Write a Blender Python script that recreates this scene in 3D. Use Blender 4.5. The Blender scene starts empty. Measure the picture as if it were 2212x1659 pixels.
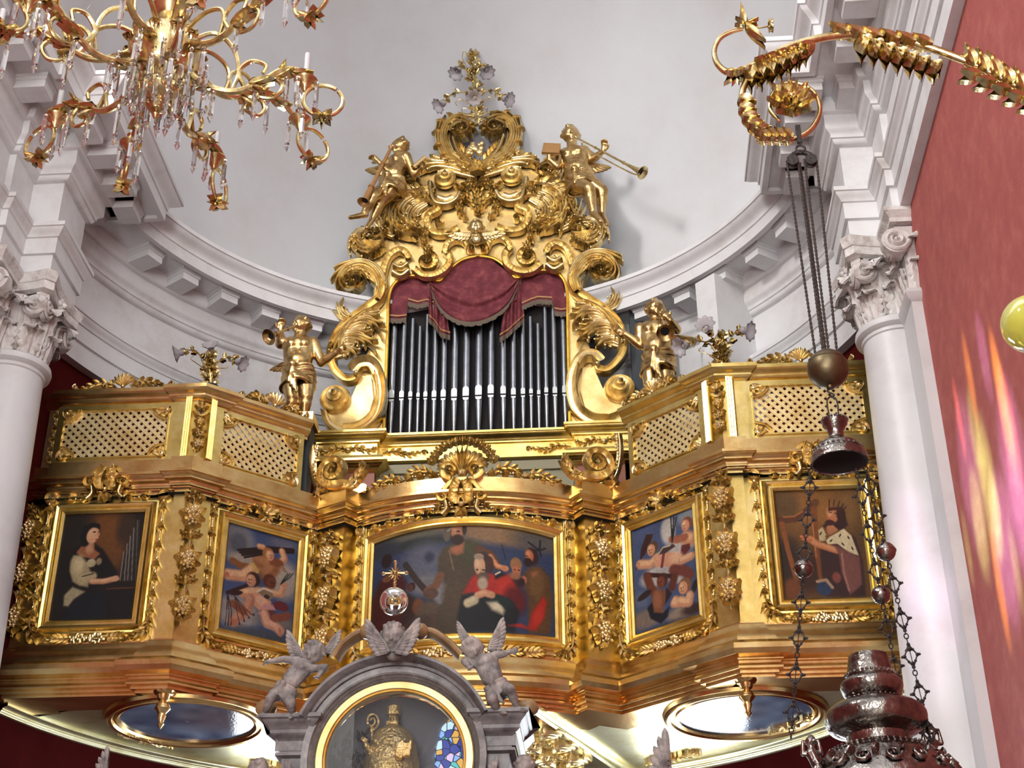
import bpy, math, random
import numpy as np
from mathutils import Vector, Matrix
PI = math.pi
sc = bpy.context.scene
COL = sc.collection
random.seed(7)

# ------------------------------------------------------------------ camera
F_PX = 3261.0
CAM = np.array([1.25, 0.0, 0.0])
_p, _y, _r = math.radians(29.95), math.radians(3.72), math.radians(-0.29)
_fw = np.array([-math.sin(_y)*math.cos(_p), math.cos(_y)*math.cos(_p), math.sin(_p)])
_r0 = np.array([math.cos(_y), math.sin(_y), 0.0]); _u0 = np.cross(_r0, _fw)
_rt = _r0*math.cos(_r) + _u0*math.sin(_r); _up = -_r0*math.sin(_r) + _u0*math.cos(_r)
cd = bpy.data.cameras.new('camera'); cam = bpy.data.objects.new('camera', cd); COL.objects.link(cam)
cd.sensor_width = 36.0; cd.lens = F_PX*36.0/2212.0; cd.clip_end = 200; cd.clip_start = .05
cam.matrix_world = Matrix(((_rt[0], _up[0], -_fw[0], CAM[0]), (_rt[1], _up[1], -_fw[1], CAM[1]),
                           (_rt[2], _up[2], -_fw[2], CAM[2]), (0, 0, 0, 1)))
sc.camera = cam

def _ray(px, py): return (px-1106.0)*_rt - (py-829.5)*_up + F_PX*_fw
def atY(px, py, Y):            # the point of the place at depth Y that the photo shows there
    d = _ray(px, py); return CAM + d*(Y/d[1])
def atZ(px, py, Z):
    d = _ray(px, py); return CAM + d*(Z/d[2])
def atX(px, py, X):
    d = _ray(px, py); return CAM + d*((X-CAM[0])/d[0])

# ------------------------------------------------------------------ view, world, big lights
sc.view_settings.view_transform = 'Standard'; sc.view_settings.look = 'None'
sc.view_settings.gamma = 1.0; sc.view_settings.use_curve_mapping = False
sc.view_settings.exposure = 0.58
sc.cycles.use_denoising = True
sc.cycles.max_bounces = 5; sc.cycles.diffuse_bounces = 3; sc.cycles.glossy_bounces = 3
sc.cycles.transmission_bounces = 5; sc.cycles.transparent_max_bounces = 8
sc.cycles.caustics_reflective = False; sc.cycles.caustics_refractive = False
sc.cycles.sample_clamp_indirect = 4.0
W = bpy.data.worlds.new('world'); sc.world = W; W.use_nodes = True
def wnodes():
    nt = W.node_tree; n = nt.nodes; l = nt.links; n.clear()
    out = n.new('ShaderNodeOutputWorld'); bg = n.new('ShaderNodeBackground'); l.new(bg.outputs[0], out.inputs[0])
    tc = n.new('ShaderNodeTexCoord'); sep = n.new('ShaderNodeSeparateXYZ'); l.new(tc.outputs['Generated'], sep.inputs[0])
    ramp = n.new('ShaderNodeValToRGB'); l.new(sep.outputs[2], ramp.inputs[0])
    mr = n.new('ShaderNodeMapRange'); mr.inputs[1].default_value = -1; mr.inputs[2].default_value = 1
    l.new(sep.outputs[2], mr.inputs[0]); l.new(mr.outputs[0], ramp.inputs[0])
    e = ramp.color_ramp.elements
    e[0].position = 0.0; e[0].color = (.20, .18, .16, 1); e[1].position = 1.0; e[1].color = (.62, .61, .63, 1)
    for p, c in ((.46, (.22, .20, .18)), (.55, (.44, .41, .38)), (.66, (.68, .65, .61)), (.80, (.62, .61, .61))):
        x = e.new(p); x.color = (*c, 1)
    l.new(ramp.outputs[0], bg.inputs[0]); bg.inputs[1].default_value = 1.65
wnodes()
def area(name, loc, tgt, size, power, color=(1, 1, 1), sy=None):
    L = bpy.data.lights.new(name, 'AREA'); o = bpy.data.objects.new(name, L); COL.objects.link(o)
    L.energy = power; L.color = color; L.size = size
    if sy: L.shape = 'RECTANGLE'; L.size_y = sy
    o.location = loc; o.rotation_euler = (Vector(tgt)-Vector(loc)).to_track_quat('-Z', 'Y').to_euler(); return o
# daylight through the church's high windows (left clerestory, right clerestory, west front), plus an added low fill
area('daylight_left_window', (-5.0, 1.0, 12.5), (0.6, 13.5, 8.8), 1.2, 620, (1, .97, .93), 2.4)
area('daylight_right_window', (4.5, -2.0, 10.0), (-0.5, 13, 6.5), 1.8, 260, (1, .98, .96), 2.4)
area('daylight_west_window', (0.2, -7.0, 7.5), (0, 12, 5.0), 2.4, 380, (1, .98, .95), 3.2)
area('low_west_fill', (-1.5, -6.0, 2.2), (0, 12.5, 6.5), 3.0, 560, (1, .98, .95), 3.6)  # added fill area low behind the camera, lifts the dim apse and gallery front

# ------------------------------------------------------------------ properties
def tag(o, label=None, cat=None, group=None, kind=None):
    if label: o['label'] = label
    if cat: o['category'] = cat
    if group: o['group'] = group
    if kind: o['kind'] = kind
    return o
def empty(name, loc=(0, 0, 0), label=None, cat=None, group=None):
    o = bpy.data.objects.new(name, None); COL.objects.link(o); o.location = [float(c) for c in loc]
    o.empty_display_size = .1
    return tag(o, label, cat, group)

# ------------------------------------------------------------------ materials
def mat(name, color, rough=.5, metal=0.0, bump=0.0, bscale=30.0, var=None, vscale=4.0, vdet=6.0, **kw):
    m = bpy.data.materials.new(name); m.use_nodes = True; nt = m.node_tree; n = nt.nodes; l = nt.links
    b = n['Principled BSDF']; b.inputs['Base Color'].default_value = (*color, 1)
    b.inputs['Roughness'].default_value = rough; b.inputs['Metallic'].default_value = metal
    for k, v in kw.items(): b.inputs[k].default_value = v
    tc = n.new('ShaderNodeTexCoord')
    if var:
        nz = n.new('ShaderNodeTexNoise'); nz.inputs['Scale'].default_value = vscale; nz.inputs['Detail'].default_value = vdet
        nz.inputs['Roughness'].default_value = .65
        l.new(tc.outputs['Object'], nz.inputs['Vector']); r = n.new('ShaderNodeValToRGB'); l.new(nz.outputs[0], r.inputs[0])
        k = len(var); e = r.color_ramp.elements
        e[0].position = .32; e[0].color = (*var[0], 1); e[1].position = .68; e[1].color = (*var[-1], 1)
        for i in range(1, k-1):
            x = e.new(.32+.36*i/(k-1)); x.color = (*var[i], 1)
        l.new(r.outputs[0], b.inputs['Base Color'])
    if bump:
        nb = n.new('ShaderNodeTexNoise'); nb.inputs['Scale'].default_value = bscale; nb.inputs['Detail'].default_value = 4
        l.new(tc.outputs['Object'], nb.inputs['Vector']); bp = n.new('ShaderNodeBump')
        bp.inputs['Strength'].default_value = bump; bp.inputs['Distance'].default_value = .02
        l.new(nb.outputs[0], bp.inputs['Height']); l.new(bp.outputs[0], b.inputs['Normal'])
    return m
M = {}
M['plaster'] = mat('dome_plaster', (.66, .67, .70), .85, var=[(.61, .605, .61), (.655, .665, .69), (.68, .695, .725)], vscale=.8)
M['stone'] = mat('white_stone', (.70, .70, .71), .75, bump=.12, bscale=14, var=[(.58, .55, .54), (.70, .70, .71), (.75, .755, .77)], vscale=1.6)
M['capstone'] = mat('carved_stone', (.62, .6, .58), .8, bump=.6, bscale=22, var=[(.36, .30, .27), (.62, .59, .57), (.72, .70, .69)], vscale=7)
M['column'] = mat('column_marble', (.62, .62, .63), .42, bump=.03, bscale=8, var=[(.52, .50, .50), (.61, .61, .62), (.64, .645, .655)], vscale=1.2, vdet=9)
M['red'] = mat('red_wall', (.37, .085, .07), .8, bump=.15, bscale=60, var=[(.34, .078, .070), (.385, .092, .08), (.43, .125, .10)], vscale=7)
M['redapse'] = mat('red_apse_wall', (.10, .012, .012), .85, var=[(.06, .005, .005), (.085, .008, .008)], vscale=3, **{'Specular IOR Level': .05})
GV = [(.60, .42, .12), (.77, .575, .19), (.86, .69, .30)]
M['gold'] = mat('burnished_gold_leaf', (.8, .5, .16), .30, 1.0, bump=.10, bscale=9, var=GV, vscale=5)
M['goldred'] = mat('warm_gold_leaf', (.8, .45, .15), .26, 1.0, bump=.10, bscale=9, var=[(.62, .36, .13), (.78, .52, .21), (.86, .64, .31)], vscale=4)
M['goldorn'] = mat('gilded_carving', (.8, .56, .26), .36, 1.0, bump=.08, bscale=40, var=[(.56, .40, .17), (.82, .65, .34), (.92, .80, .50)], vscale=9)
M['goldplate'] = mat('matte_gold_board', (.80, .60, .27), .42, 1.0, bump=.15, bscale=7, var=[(.60, .40, .14), (.80, .59, .26), (.86, .68, .34)], vscale=4)
M['goldpale'] = mat('pale_gold_lattice', (.80, .62, .32), .45, .85, bump=.08, bscale=30, var=[(.66, .46, .18), (.82, .64, .32), (.88, .74, .44)], vscale=5)
M['goldsof'] = mat('greenish_gold_soffit', (.62, .55, .30), .36, 1.0, bump=.12, bscale=8, var=[(.55, .48, .26), (.70, .66, .42), (.76, .73, .52)], vscale=3)
M['goldfig'] = mat('aged_gilt_figure', (.62, .38, .13), .30, 1.0, bump=.12, bscale=30, var=[(.30, .18, .07), (.56, .38, .16), (.72, .54, .27)], vscale=7)
M['brass'] = mat('bright_gilt_metal', (.74, .58, .28), .24, 1.0, bump=.05, bscale=60, var=[(.40, .31, .15), (.68, .54, .26), (.88, .75, .45)], vscale=14)
M['tinlight'] = mat('burnished_pipe_mouth', (.46, .48, .50), .38, .9)
M['tin'] = mat('pipe_metal', (.30, .32, .36), .30, 1.0, bump=.03, bscale=20, var=[(.25, .27, .31), (.34, .36, .40)], vscale=10)
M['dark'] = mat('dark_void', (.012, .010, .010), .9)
M['darkgreen'] = mat('dark_case_wood', (.03, .038, .045), .6)
M['olive'] = mat('olive_painted_wood', (.26, .235, .14), .55)
M['bole'] = mat('red_brown_wood', (.28, .085, .045), .5)

# ------------------------------------------------------------------ mesh building
class MB:
    def __init__(s): s.v = []; s.f = []; s.n = 0
    def add(s, V, Fc, X=None):
        V = np.asarray(V, float).reshape(-1, 3)
        if callable(X): V = X(V)
        elif X is not None: V = V @ X[0].T + X[1]
        s.v.append(V); k = s.n
        s.f.extend([tuple(i+k for i in f) for f in Fc]); s.n += len(V); return s
    def build(s, name, m, parent=None, smooth=38, loc=None):
        V = np.concatenate(s.v) if s.v else np.zeros((0, 3))
        off = np.array(loc if loc is not None else (parent.location if parent is not None and parent.parent is None else (0, 0, 0)), float)
        if parent is not None and parent.parent is not None: off = np.array(parent.parent.location)
        me = bpy.data.meshes.new(name); me.from_pydata((V-off).tolist(), [], s.f); me.materials.append(m)
        if smooth:
            me.polygons.foreach_set('use_smooth', [True]*len(me.polygons))
            me.set_sharp_from_angle(angle=math.radians(smooth))
        me.update(); o = bpy.data.objects.new(name, me); COL.objects.link(o)
        if parent is not None:
            o.parent = parent
        elif loc is not None: o.location = [float(c) for c in loc]
        return o
def gridf(nu, nv, wrapu=False, wrapv=False):
    F = []
    for i in range(nu if wrapu else nu-1):
        for j in range(nv if wrapv else nv-1):
            a = i*nv+j; b = ((i+1) % nu)*nv+j; c = ((i+1) % nu)*nv+(j+1) % nv; d = i*nv+(j+1) % nv
            F.append((a, b, c, d))
    return F
def frame(o, ux, uy, uz):      # local axes -> world
    return (np.column_stack([ux, uy, uz]).astype(float), np.asarray(o, float))
def box(c0, c1):
    x0, y0, z0 = c0; x1, y1, z1 = c1
    V = [(x0, y0, z0), (x1, y0, z0), (x1, y1, z0), (x0, y1, z0), (x0, y0, z1), (x1, y0, z1), (x1, y1, z1), (x0, y1, z1)]
    return V, [(0, 3, 2, 1), (4, 5, 6, 7), (0, 1, 5, 4), (1, 2, 6, 5), (2, 3, 7, 6), (3, 0, 4, 7)]
def prism(poly, z0, z1):       # poly in local xy, extruded along z
    n = len(poly); V = [(x, y, z0) for x, y in poly]+[(x, y, z1) for x, y in poly]
    F = [tuple(range(n-1, -1, -1)), tuple(range(n, 2*n))]+[(i, (i+1) % n, (i+1) % n+n, i+n) for i in range(n)]
    return V, F
def lathe(prof, n=32, c=(0, 0, 0), a0=0, a1=2*PI):
    full = abs(a1-a0-2*PI) < 1e-6; k = n if full else n+1
    V = [(c[0]+r*math.cos(a0+(a1-a0)*i/n), c[1]+r*math.sin(a0+(a1-a0)*i/n), c[2]+z) for i in range(k) for r, z in prof]
    return V, gridf(k, len(prof), wrapu=full)
def sphere(c, r, n=10, m=7, s=(1, 1, 1)):
    V = []
    for i in range(n):
        for j in range(m):
            t = PI*j/(m-1); a = 2*PI*i/n
            V.append((c[0]+s[0]*r*math.sin(t)*math.cos(a), c[1]+s[1]*r*math.sin(t)*math.sin(a), c[2]+s[2]*r*math.cos(t)))
    return V, gridf(n, m, wrapu=True)
def spline(pts, n=40, closed=False):   # Catmull-Rom through the points, any dimension
    P = np.asarray(pts, float); N = len(P)
    if closed: Q = np.vstack([P[-1], P, P[0], P[1]]); seg = N
    else: Q = np.vstack([2*P[0]-P[1], P, 2*P[-1]-P[-2]]); seg = N-1
    out = []
    for k in range(n if closed else n+1):
        t = seg*k/n; i = min(int(t), seg-1); u = t-i
        a, b, c, d = Q[i], Q[i+1], Q[i+2], Q[i+3]
        out.append(.5*((2*b)+(-a+c)*u+(2*a-5*b+4*c-d)*u*u+(-a+3*b-3*c+d)*u**3))
    return np.array(out)
def tube(path, r, n=8, cap=True, flat=1.0):
    P = np.asarray(path, float); k = len(P); R = np.broadcast_to(np.asarray(r, float), (k,))
    T = np.gradient(P, axis=0); T /= np.linalg.norm(T, axis=1)[:, None]+1e-12
    ref = np.array([0, 0, 1.0]) if abs(T[0][2]) < .9 else np.array([1.0, 0, 0])
    nrm = np.cross(T[0], ref); nrm /= np.linalg.norm(nrm); V = []
    for i in range(k):
        nrm = nrm-T[i]*(nrm@T[i]); nrm /= np.linalg.norm(nrm)+1e-12; b = np.cross(T[i], nrm)
        for j in range(n):
            a = 2*PI*j/n; V.append(P[i]+R[i]*(math.cos(a)*nrm+math.sin(a)*b*flat))
    F = gridf(k, n, wrapv=True)
    if cap: F += [tuple(range(n)), tuple(range(k*n-1, (k-1)*n-1, -1))]
    return V, F
def sweep(path, prof, side=1, closed=False, cap=False):
    """path in plan (x,y); profile (e,z), e measured outward (to the right of travel when side=1); mitred"""
    P = np.asarray(path, float); n = len(P); V = []
    for i in range(n):
        a = P[i]-P[i-1] if (i > 0 or closed) else P[1]-P[0]
        b = P[(i+1) % n]-P[i] if (i < n-1 or closed) else P[-1]-P[-2]
        a = a/np.linalg.norm(a); b = b/np.linalg.norm(b)
        na = np.array([a[1], -a[0]])*side; nb = np.array([b[1], -b[0]])*side
        m = na+nb; m = m/max(1e-6, (m@na))
        for e, z in prof: V.append((P[i][0]+m[0]*e, P[i][1]+m[1]*e, z))
    F = gridf(n, len(prof), wrapu=closed)
    if cap: F += [tuple(range(len(prof))), tuple(range(n*len(prof)-1, (n-1)*len(prof)-1, -1))]
    return V, F
def curve_prof(pts, n=5):      # (e,z,'c') marks an arc-ish smooth run through the next point
    out = []
    for i, p in enumerate(pts):
        if len(p) == 3 and i+1 < len(pts):
            q = pts[i+1]; k = p[2]
            for j in range(n):
                t = j/n
                if k == 'o': e = p[0]+(q[0]-p[0])*math.sin(t*PI/2); z = p[1]+(q[1]-p[1])*(1-math.cos(t*PI/2))
                elif k == 'v': e = p[0]+(q[0]-p[0])*(1-math.cos(t*PI/2)); z = p[1]+(q[1]-p[1])*math.sin(t*PI/2)
                elif k == 't': e = p[0]+(q[0]-p[0])*t+abs(q[1]-p[1])*.62*math.sin(t*PI); z = p[1]+(q[1]-p[1])*(1-math.cos(t*PI))/2
                else: s = t*t*(3-2*t); e = p[0]+(q[0]-p[0])*s; z = p[1]+(q[1]-p[1])*t
                out.append((e, z))
        else: out.append((p[0], p[1]))
    return out
# ================================================================== THE SETTING
YC, RF = 10.55, 3.90                  # axis of the apse and its frieze radius
ZS = 7.30                             # underside of the entablature
ENT = curve_prof([(-.12, ZS), (.02, ZS), (.02, 7.50), (.045, 7.505), (.045, 7.665), (.06, 7.67, 's'), (.105, 7.745), (.118, 7.75), (.118, 7.79),
       (.0, 7.80), (.0, 8.29), (.02, 8.295, 'o'), (.06, 8.34), (.075, 8.345), (.075, 8.37, 's'), (.12, 8.43), (.12, 8.56), (.14, 8.565, 'o'), (.18, 8.62),
       (.18, 8.715), (.50, 8.715), (.50, 8.675), (.555, 8.675), (.555, 8.80), (.57, 8.805), (.57, 8.83, 's'), (.665, 8.93), (.68, 8.935), (.68, 8.98), (.10, 9.03), (.10, 9.4)])
def modillion(mb, c, ang, w=.20):
    """a bracket block hanging under the corona; ang = direction it faces"""
    ux = np.array([math.cos(ang), math.sin(ang), 0]); uy = np.array([-math.sin(ang), math.cos(ang), 0]); uz = np.array([0, 0, 1.])
    X = frame(c, ux, uy, uz)
    mb.add(*box((.0, -w/2, -.14), (.27, w/2, 0)), X)
    for i, (g, z0, z1) in enumerate(((.022, -.035, 0), (.011, -.065, -.035))):
        mb.add(*box((.0, -w/2-g, z0), (.27+g, w/2+g, z1)), X)
def entablature(name, path, side, mods, label=None):
    mb = MB(); mb.add(*sweep(path, ENT, side)); o = mb.build(name, M['stone'], smooth=32); tag(o, kind='structure')
    for (x, y, a) in mods:
        q = MB(); modillion(q, (x, y, 8.716), a); q.build('modillion', M['stone'], o)
    return o
XF0, XF1, XF2 = 3.76, 3.70, 3.42
for sx, nm in ((-1, 'trim_1'), (1, 'trim_2')):
    path = [(sx*XF0, -6), (sx*XF0, 5.2), (sx*XF1, 5.2), (sx*XF1, 5.63), (sx*XF2, 5.63), (sx*XF2, 6.22), (sx*XF1, 6.22), (sx*XF1, 6.65), (sx*XF0, 6.65),
            (sx*XF0, 10.05), (sx*XF1, 10.05), (sx*XF1, 10.48), (sx*XF2, 10.48), (sx*XF2, 11.07), (sx*3.95, 11.07)]
    fa = PI if sx > 0 else 0
    mods = []
    for y in (10.56, 10.99): mods.append((sx*(XF2-.17), y, fa))
    for y in (9.62, 9.10, 8.58, 8.06, 7.54, 7.02): mods.append((sx*(XF0-.17), y, fa))
    mods += [(sx*3.50, 11.07+.17, PI/2), (sx*3.50, 10.48-.17, -PI/2), (sx*3.16, 11.07+.17, PI/2), (sx*3.16, 10.48-.17, -PI/2)]
    entablature(nm, path, 1 if sx < 0 else -1, mods)
arc = [(RF*math.sin(a), YC+RF*math.cos(a)) for a in np.linspace(-math.radians(83), math.radians(83), 97)]
mods = []
for k in range(8):
    for s in (-1, 1):
        a = s*math.radians(6.1+8.15*k); r = RF-.17
        mods.append((r*math.sin(a), YC+r*math.cos(a), math.atan2(-math.cos(a), -math.sin(a))))
entablature('trim_3', arc, 1, mods)
# frieze pilaster strips rising behind the organ
# apse wall below (red), with the thin gold line, and the half dome above
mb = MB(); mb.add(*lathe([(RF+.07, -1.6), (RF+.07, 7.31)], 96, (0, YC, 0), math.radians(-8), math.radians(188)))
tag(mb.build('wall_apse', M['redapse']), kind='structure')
mb = MB(); mb.add(*lathe([(RF+.065, 3.05), (RF+.055, 3.055), (RF+.055, 3.075), (RF+.065, 3.08)], 48, (0, YC, 0), math.radians(-5), math.radians(42)))
tag(mb.build('trim_4', M['goldred']), kind='structure')
mb = MB(); mb.add(*lathe([(RF+.065, 3.05), (RF+.055, 3.055), (RF+.055, 3.075), (RF+.065, 3.08)], 48, (0, YC, 0), math.radians(138), math.radians(185)))
tag(mb.build('trim_5', M['goldred']), kind='structure')
RD = 3.82; V = []; nu, nv = 64, 22
for i in range(nu+1):
    a = PI*i/nu
    for j in range(nv+1):
        t = PI/2*j/nv; V.append((RD*math.cos(a)*math.cos(t), YC+RD*math.sin(a)*math.cos(t), 9.02+RD*math.sin(t)))
mb = MB(); mb.add(V, gridf(nu+1, nv+1))
V = []
for i, y in enumerate(np.linspace(YC, 7.6, 8)):
    for j in range(33):
        t = PI*j/32; V.append((RD*math.cos(t), y, 9.02+RD*math.sin(t)))
mb.add(V, gridf(8, 33)); tag(mb.build('ceiling', M['plaster'], smooth=60), kind='structure')
# side walls of the choir
for sx, nm in ((-1, 'wall_left'), (1, 'wall_right')):
    mb = MB(); x0 = 3.82*sx; x1 = 4.3*sx; mb.add(*box((min(x0, x1), -2.0, -1.6), (max(x0, x1), 10.30, ZS)))
    tag(mb.build(nm, M['red'], smooth=0), kind='structure')
mb = MB(); mb.add(*box((-9, -9, -1.8), (9, 16, -1.6))); tag(mb.build('floor', mat('floor_marble', (.34, .31, .28), .4), smooth=0), kind='structure')

a = math.radians(45.5); c = np.array([math.sin(a), math.cos(a)])*RF+np.array([0, YC]); mb = MB(); X = frame((c[0], c[1], 0), (math.cos(a), -math.sin(a), 0), (0, 0, 1), (-math.sin(a), -math.cos(a), 0))
mb.add(*box((-.13, 5.9, -.1), (.13, 8.60, .56)), X); tag(mb.build('trim_6', M['stone'], smooth=0), kind='structure')      # pier beside the cabinet
# ------------------------------------------------------------------ columns
def leafstrip(mb, base, out, up, H, Wd, curl, X=None, lob=4, n=14):
    """an acanthus leaf standing on base, leaning out and curling forward at the tip"""
    out = np.asarray(out, float); up = np.asarray(up, float); side = np.cross(up, out); V = []; m = 9
    for i in range(n+1):
        t = i/n; s = t*H
        if t < .62: o = .05*H*math.sin(t/.62*PI/2)+.10*H*t; z = s; ta = 0
        else:
            q = (t-.62)/.38*PI*curl; R = .38*H/(PI*curl); o = .05*H+.062*H+R*(1-math.cos(q)); z = .62*H+R*math.sin(q)
        w = Wd*(.62+.38*math.sin(t*PI*.92))*(1 if t < .9 else 1-((t-.9)/.1)**2*.75)
        sr = .72+.28*abs(math.sin(PI*lob*t+.3))
        for j in range(m):
            v = -1+2*j/(m-1); rid = .03*H*math.cos(v*PI*3)*(1-abs(v)*.5)
            V.append(np.asarray(base)+side*(v*w*(sr if abs(v) > .6 else 1))+out*(o+rid-.10*Wd*v*v)+up*(z-.10*H*abs(v)*t))
    F = gridf(n+1, m); mb.add(V, F, X)
    B = [p-out*.02 for p in V]; mb.add(B, F, X)
def spiral_relief(mb, X, r, turns=2.2, rw=.30, hgt=.3, n=60, rend=.10, flip=1, m=5):
    """raised volute ribbon in the local xy plane, centre 0, outer radius r, starting at angle 0"""
    V = []
    for i in range(n+1):
        t = i/n; rr = r*(1-(1-rend)*t**.8); a = flip*2*PI*turns*t; w = r*rw*(1-.75*t); h = r*hgt*(.6+.5*t)
        for j in range(m):
            s = j/(m-1); q = rr-w*s; V.append((q*math.cos(a), q*math.sin(a), h*math.sin(PI*(.08+.84*s))))
    mb.add(V, gridf(n+1, m), X)
    mb.add(*sphere((0, 0, 0), r*.17, 12, 7, (1, 1, 1.6)), X)
def column(sx):
    cx, cy = sx*3.72, 10.775
    root = empty('column', (cx, cy, -1.6), 'white marble column with carved leafy capital on the %s of the gilded gallery' % ('left' if sx < 0 else 'right'), 'column')
    pr = [(.50, -1.6), (.50, -.3), (.45, -.28), (.45, -.1), (.40, -.05), (.44, 0), (.40, .06), (.36, .10)]
    for i in range(16):
        t = i/15; pr.append((.357-.085*t**1.5, .12+t*(6.46-.12)))
    sm = MB(); sm.add(*lathe(pr, 56, (cx, cy, 0))); sm.build('shaft', M['column'], root)
    am = MB(); am.add(*lathe(curve_prof([(.27, 6.44), (.285, 6.45), (.285, 6.48), (.30, 6.485), (.325, 6.505), (.33, 6.53), (.325, 6.555), (.30, 6.575), (.26, 6.58)]), 56, (cx, cy, 0))); am.build('astragal', M['column'], root)
    cap = MB()
    cap.add(*lathe([(.25, 6.56), (.245, 6.8), (.26, 7.0), (.31, 7.14)], 40, (cx, cy, 0)))
    for row, (z, H, Wd, r, k) in enumerate(((6.575, .34, .115, .265, 8), (6.60, .56, .12, .262, 8))):
        for i in range(k):
            a = 2*PI*(i+.5*row)/k; o = np.array([math.cos(a), math.sin(a), 0])
            leafstrip(cap, np.array([cx, cy, z])+o*r, o, (0, 0, 1), H, Wd, .78, lob=5, n=18)
    s = .41; q = []
    for i in range(4):           # concave-sided abacus with cut corners
        a0 = PI/4+i*PI/2; a1 = a0+PI/2; mid = (a0+a1)/2
        c0 = np.array([math.cos(a0), math.sin(a0)])*s*1.30; d = np.array([-math.sin(a0), math.cos(a0)])
        c1 = np.array([math.cos(a1), math.sin(a1)])*s*1.30; e = np.array([-math.sin(a1), math.cos(a1)])
        p0 = c0+d*.05; p1 = c1-e*.05; m_ = np.array([math.cos(mid), math.sin(mid)])*s*.74
        q.append(c0-d*.05)
        for t in np.linspace(0, 1, 9): q.append((1-t)**2*p0+2*t*(1-t)*m_+t*t*p1)
    ab = MB()
    Q = np.array(q)
    prof = [(.80, 7.11), (.93, 7.125), (.93, 7.20), (.955, 7.205), (1.0, 7.26), (1.0, 7.295), (.7, 7.298)]
    V = [(cx+x*e, cy+y*e, z) for x, y in Q for e, z in prof]; ab.add(V, gridf(len(Q), len(prof), wrapu=True)); ab.build('abacus', M['capstone'], root)
    vm = MB()
    for i in range(4):           # corner volutes, one spiral on each side of the corner
        a = PI/4+i*PI/2; o = np.array([math.cos(a), math.sin(a), 0]); t = np.array([-math.sin(a), math.cos(a), 0]); up = np.array([0, 0, 1.])
        for sd in (-1, 1):
            fa = a+sd*PI/4; nrm = np.array([math.cos(fa), math.sin(fa), 0]); c = np.array([cx, cy, 6.985])+o*.40+nrm*.045; ax = o-nrm*np.dot(o, nrm); ax = ax/np.linalg.norm(ax); c = c-ax*.04
            X = frame(c, ax, np.cross(nrm, ax), nrm); spiral_relief(vm, X, .118, 2.3, .34, .30, flip=-1 if np.dot(np.cross(nrm, ax), up) > 0 else 1)
            vm.add(*lathe([(.0, 0), (.105, 0), (.105, -.045), (0, -.045)], 24), X)
        pts = [np.array([cx, cy, 6.72])+o*.27, np.array([cx, cy, 6.93])+o*.31, np.array([cx, cy, 7.08])+o*.36, np.array([cx, cy, 7.085])+o*.43]
        vm.add(*tube(spline(pts, 12), np.linspace(.03, .05, 13), 8))
    vm.build('volute', M['capstone'], root)
    for i in range(4):           # flower in the middle of each abacus side
        a = i*PI/2; o = np.array([math.cos(a), math.sin(a), 0]); t = np.array([-math.sin(a), math.cos(a), 0]); up = np.array([0, 0, 1.])
        X = frame(np.array([cx, cy, 7.17])+o*.33, t, up, o)
        for k in range(6): cap.add(*sphere((.045*math.cos(k*PI/3), .045*math.sin(k*PI/3), 0), .032, 8, 6), X)
        cap.add(*sphere((0, 0, .03), .03, 8, 6), X)
    cap.build('capital', M['capstone'], root)
    return root
for sx in (-1, 1): column(sx)
def pilaster(sx):
    x0, x1 = sx*3.735, sx*3.97; ya, yb = 10.13, 10.76
    root = empty('pilaster', (sx*3.8, 10.4, -1.6), 'flat white stone pilaster on the red wall behind the %s column' % ('left' if sx < 0 else 'right'), 'pilaster')
    a, b = min(x0, x1), max(x0, x1)
    mb = MB(); mb.add(*box((a, ya, -1.6), (b, yb, 6.5))); mb.build('shaft', M['column'], root, smooth=0)
    path = [(sx*3.97, ya), (sx*3.735, ya), (sx*3.735, yb), (sx*3.97, yb)]
    mb = MB(); mb.add(*sweep(path, [(0, 6.46), (.03, 6.49), (.045, 6.53), (.03, 6.57), (0, 6.58)], -1 if sx > 0 else 1)); mb.build('astragal', M['column'], root)
    cap = MB(); cap.add(*sweep(path, [(0, 6.57), (.0, 7.0), (.06, 7.14)], -1 if sx > 0 else 1))
    for row, (z, H, Wd) in enumerate(((6.575, .34, .11), (6.60, .56, .11))):
        for k in range(3 if row == 0 else 2):
            y = ya+.12+.2*k+(.1 if row else 0); leafstrip(cap, (sx*3.735, y, z), (-sx, 0, 0), (0, 0, 1), H, Wd, .78, lob=5, n=18)
        leafstrip(cap, (sx*3.84, ya, z), (0, -1, 0), (0, 0, 1), H, Wd*.9, .78, lob=5, n=18)
    cap.build('capital', M['capstone'], root)
    ab = MB(); ab.add(*sweep(path, [(.0, 7.15), (.09, 7.17), (.09, 7.21), (.13, 7.26), (.13, 7.295), (0, 7.298)], -1 if sx > 0 else 1)); ab.build('abacus', M['capstone'], root)
    vm = MB()
    c = np.array([sx*3.63, ya-.05, 6.985])
    for nrm, c in (((0, -1, 0), (sx*3.67, ya-.10, 6.985)), ((-sx, 0, 0), (sx*3.62, ya, 6.985))):
        nrm = np.array(nrm, float); ax = np.cross((0, 0, 1.), nrm)
        X = frame(c, ax, np.cross(nrm, ax), nrm); spiral_relief(vm, X, .125, 2.3, .34, .30, flip=-sx)
        vm.add(*lathe([(.0, 0), (.115, 0), (.115, -.1), (0, -.1)], 24), X)
    vm.build('volute', M['capstone'], root)
for sx in (-1, 1): pilaster(sx)
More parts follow.
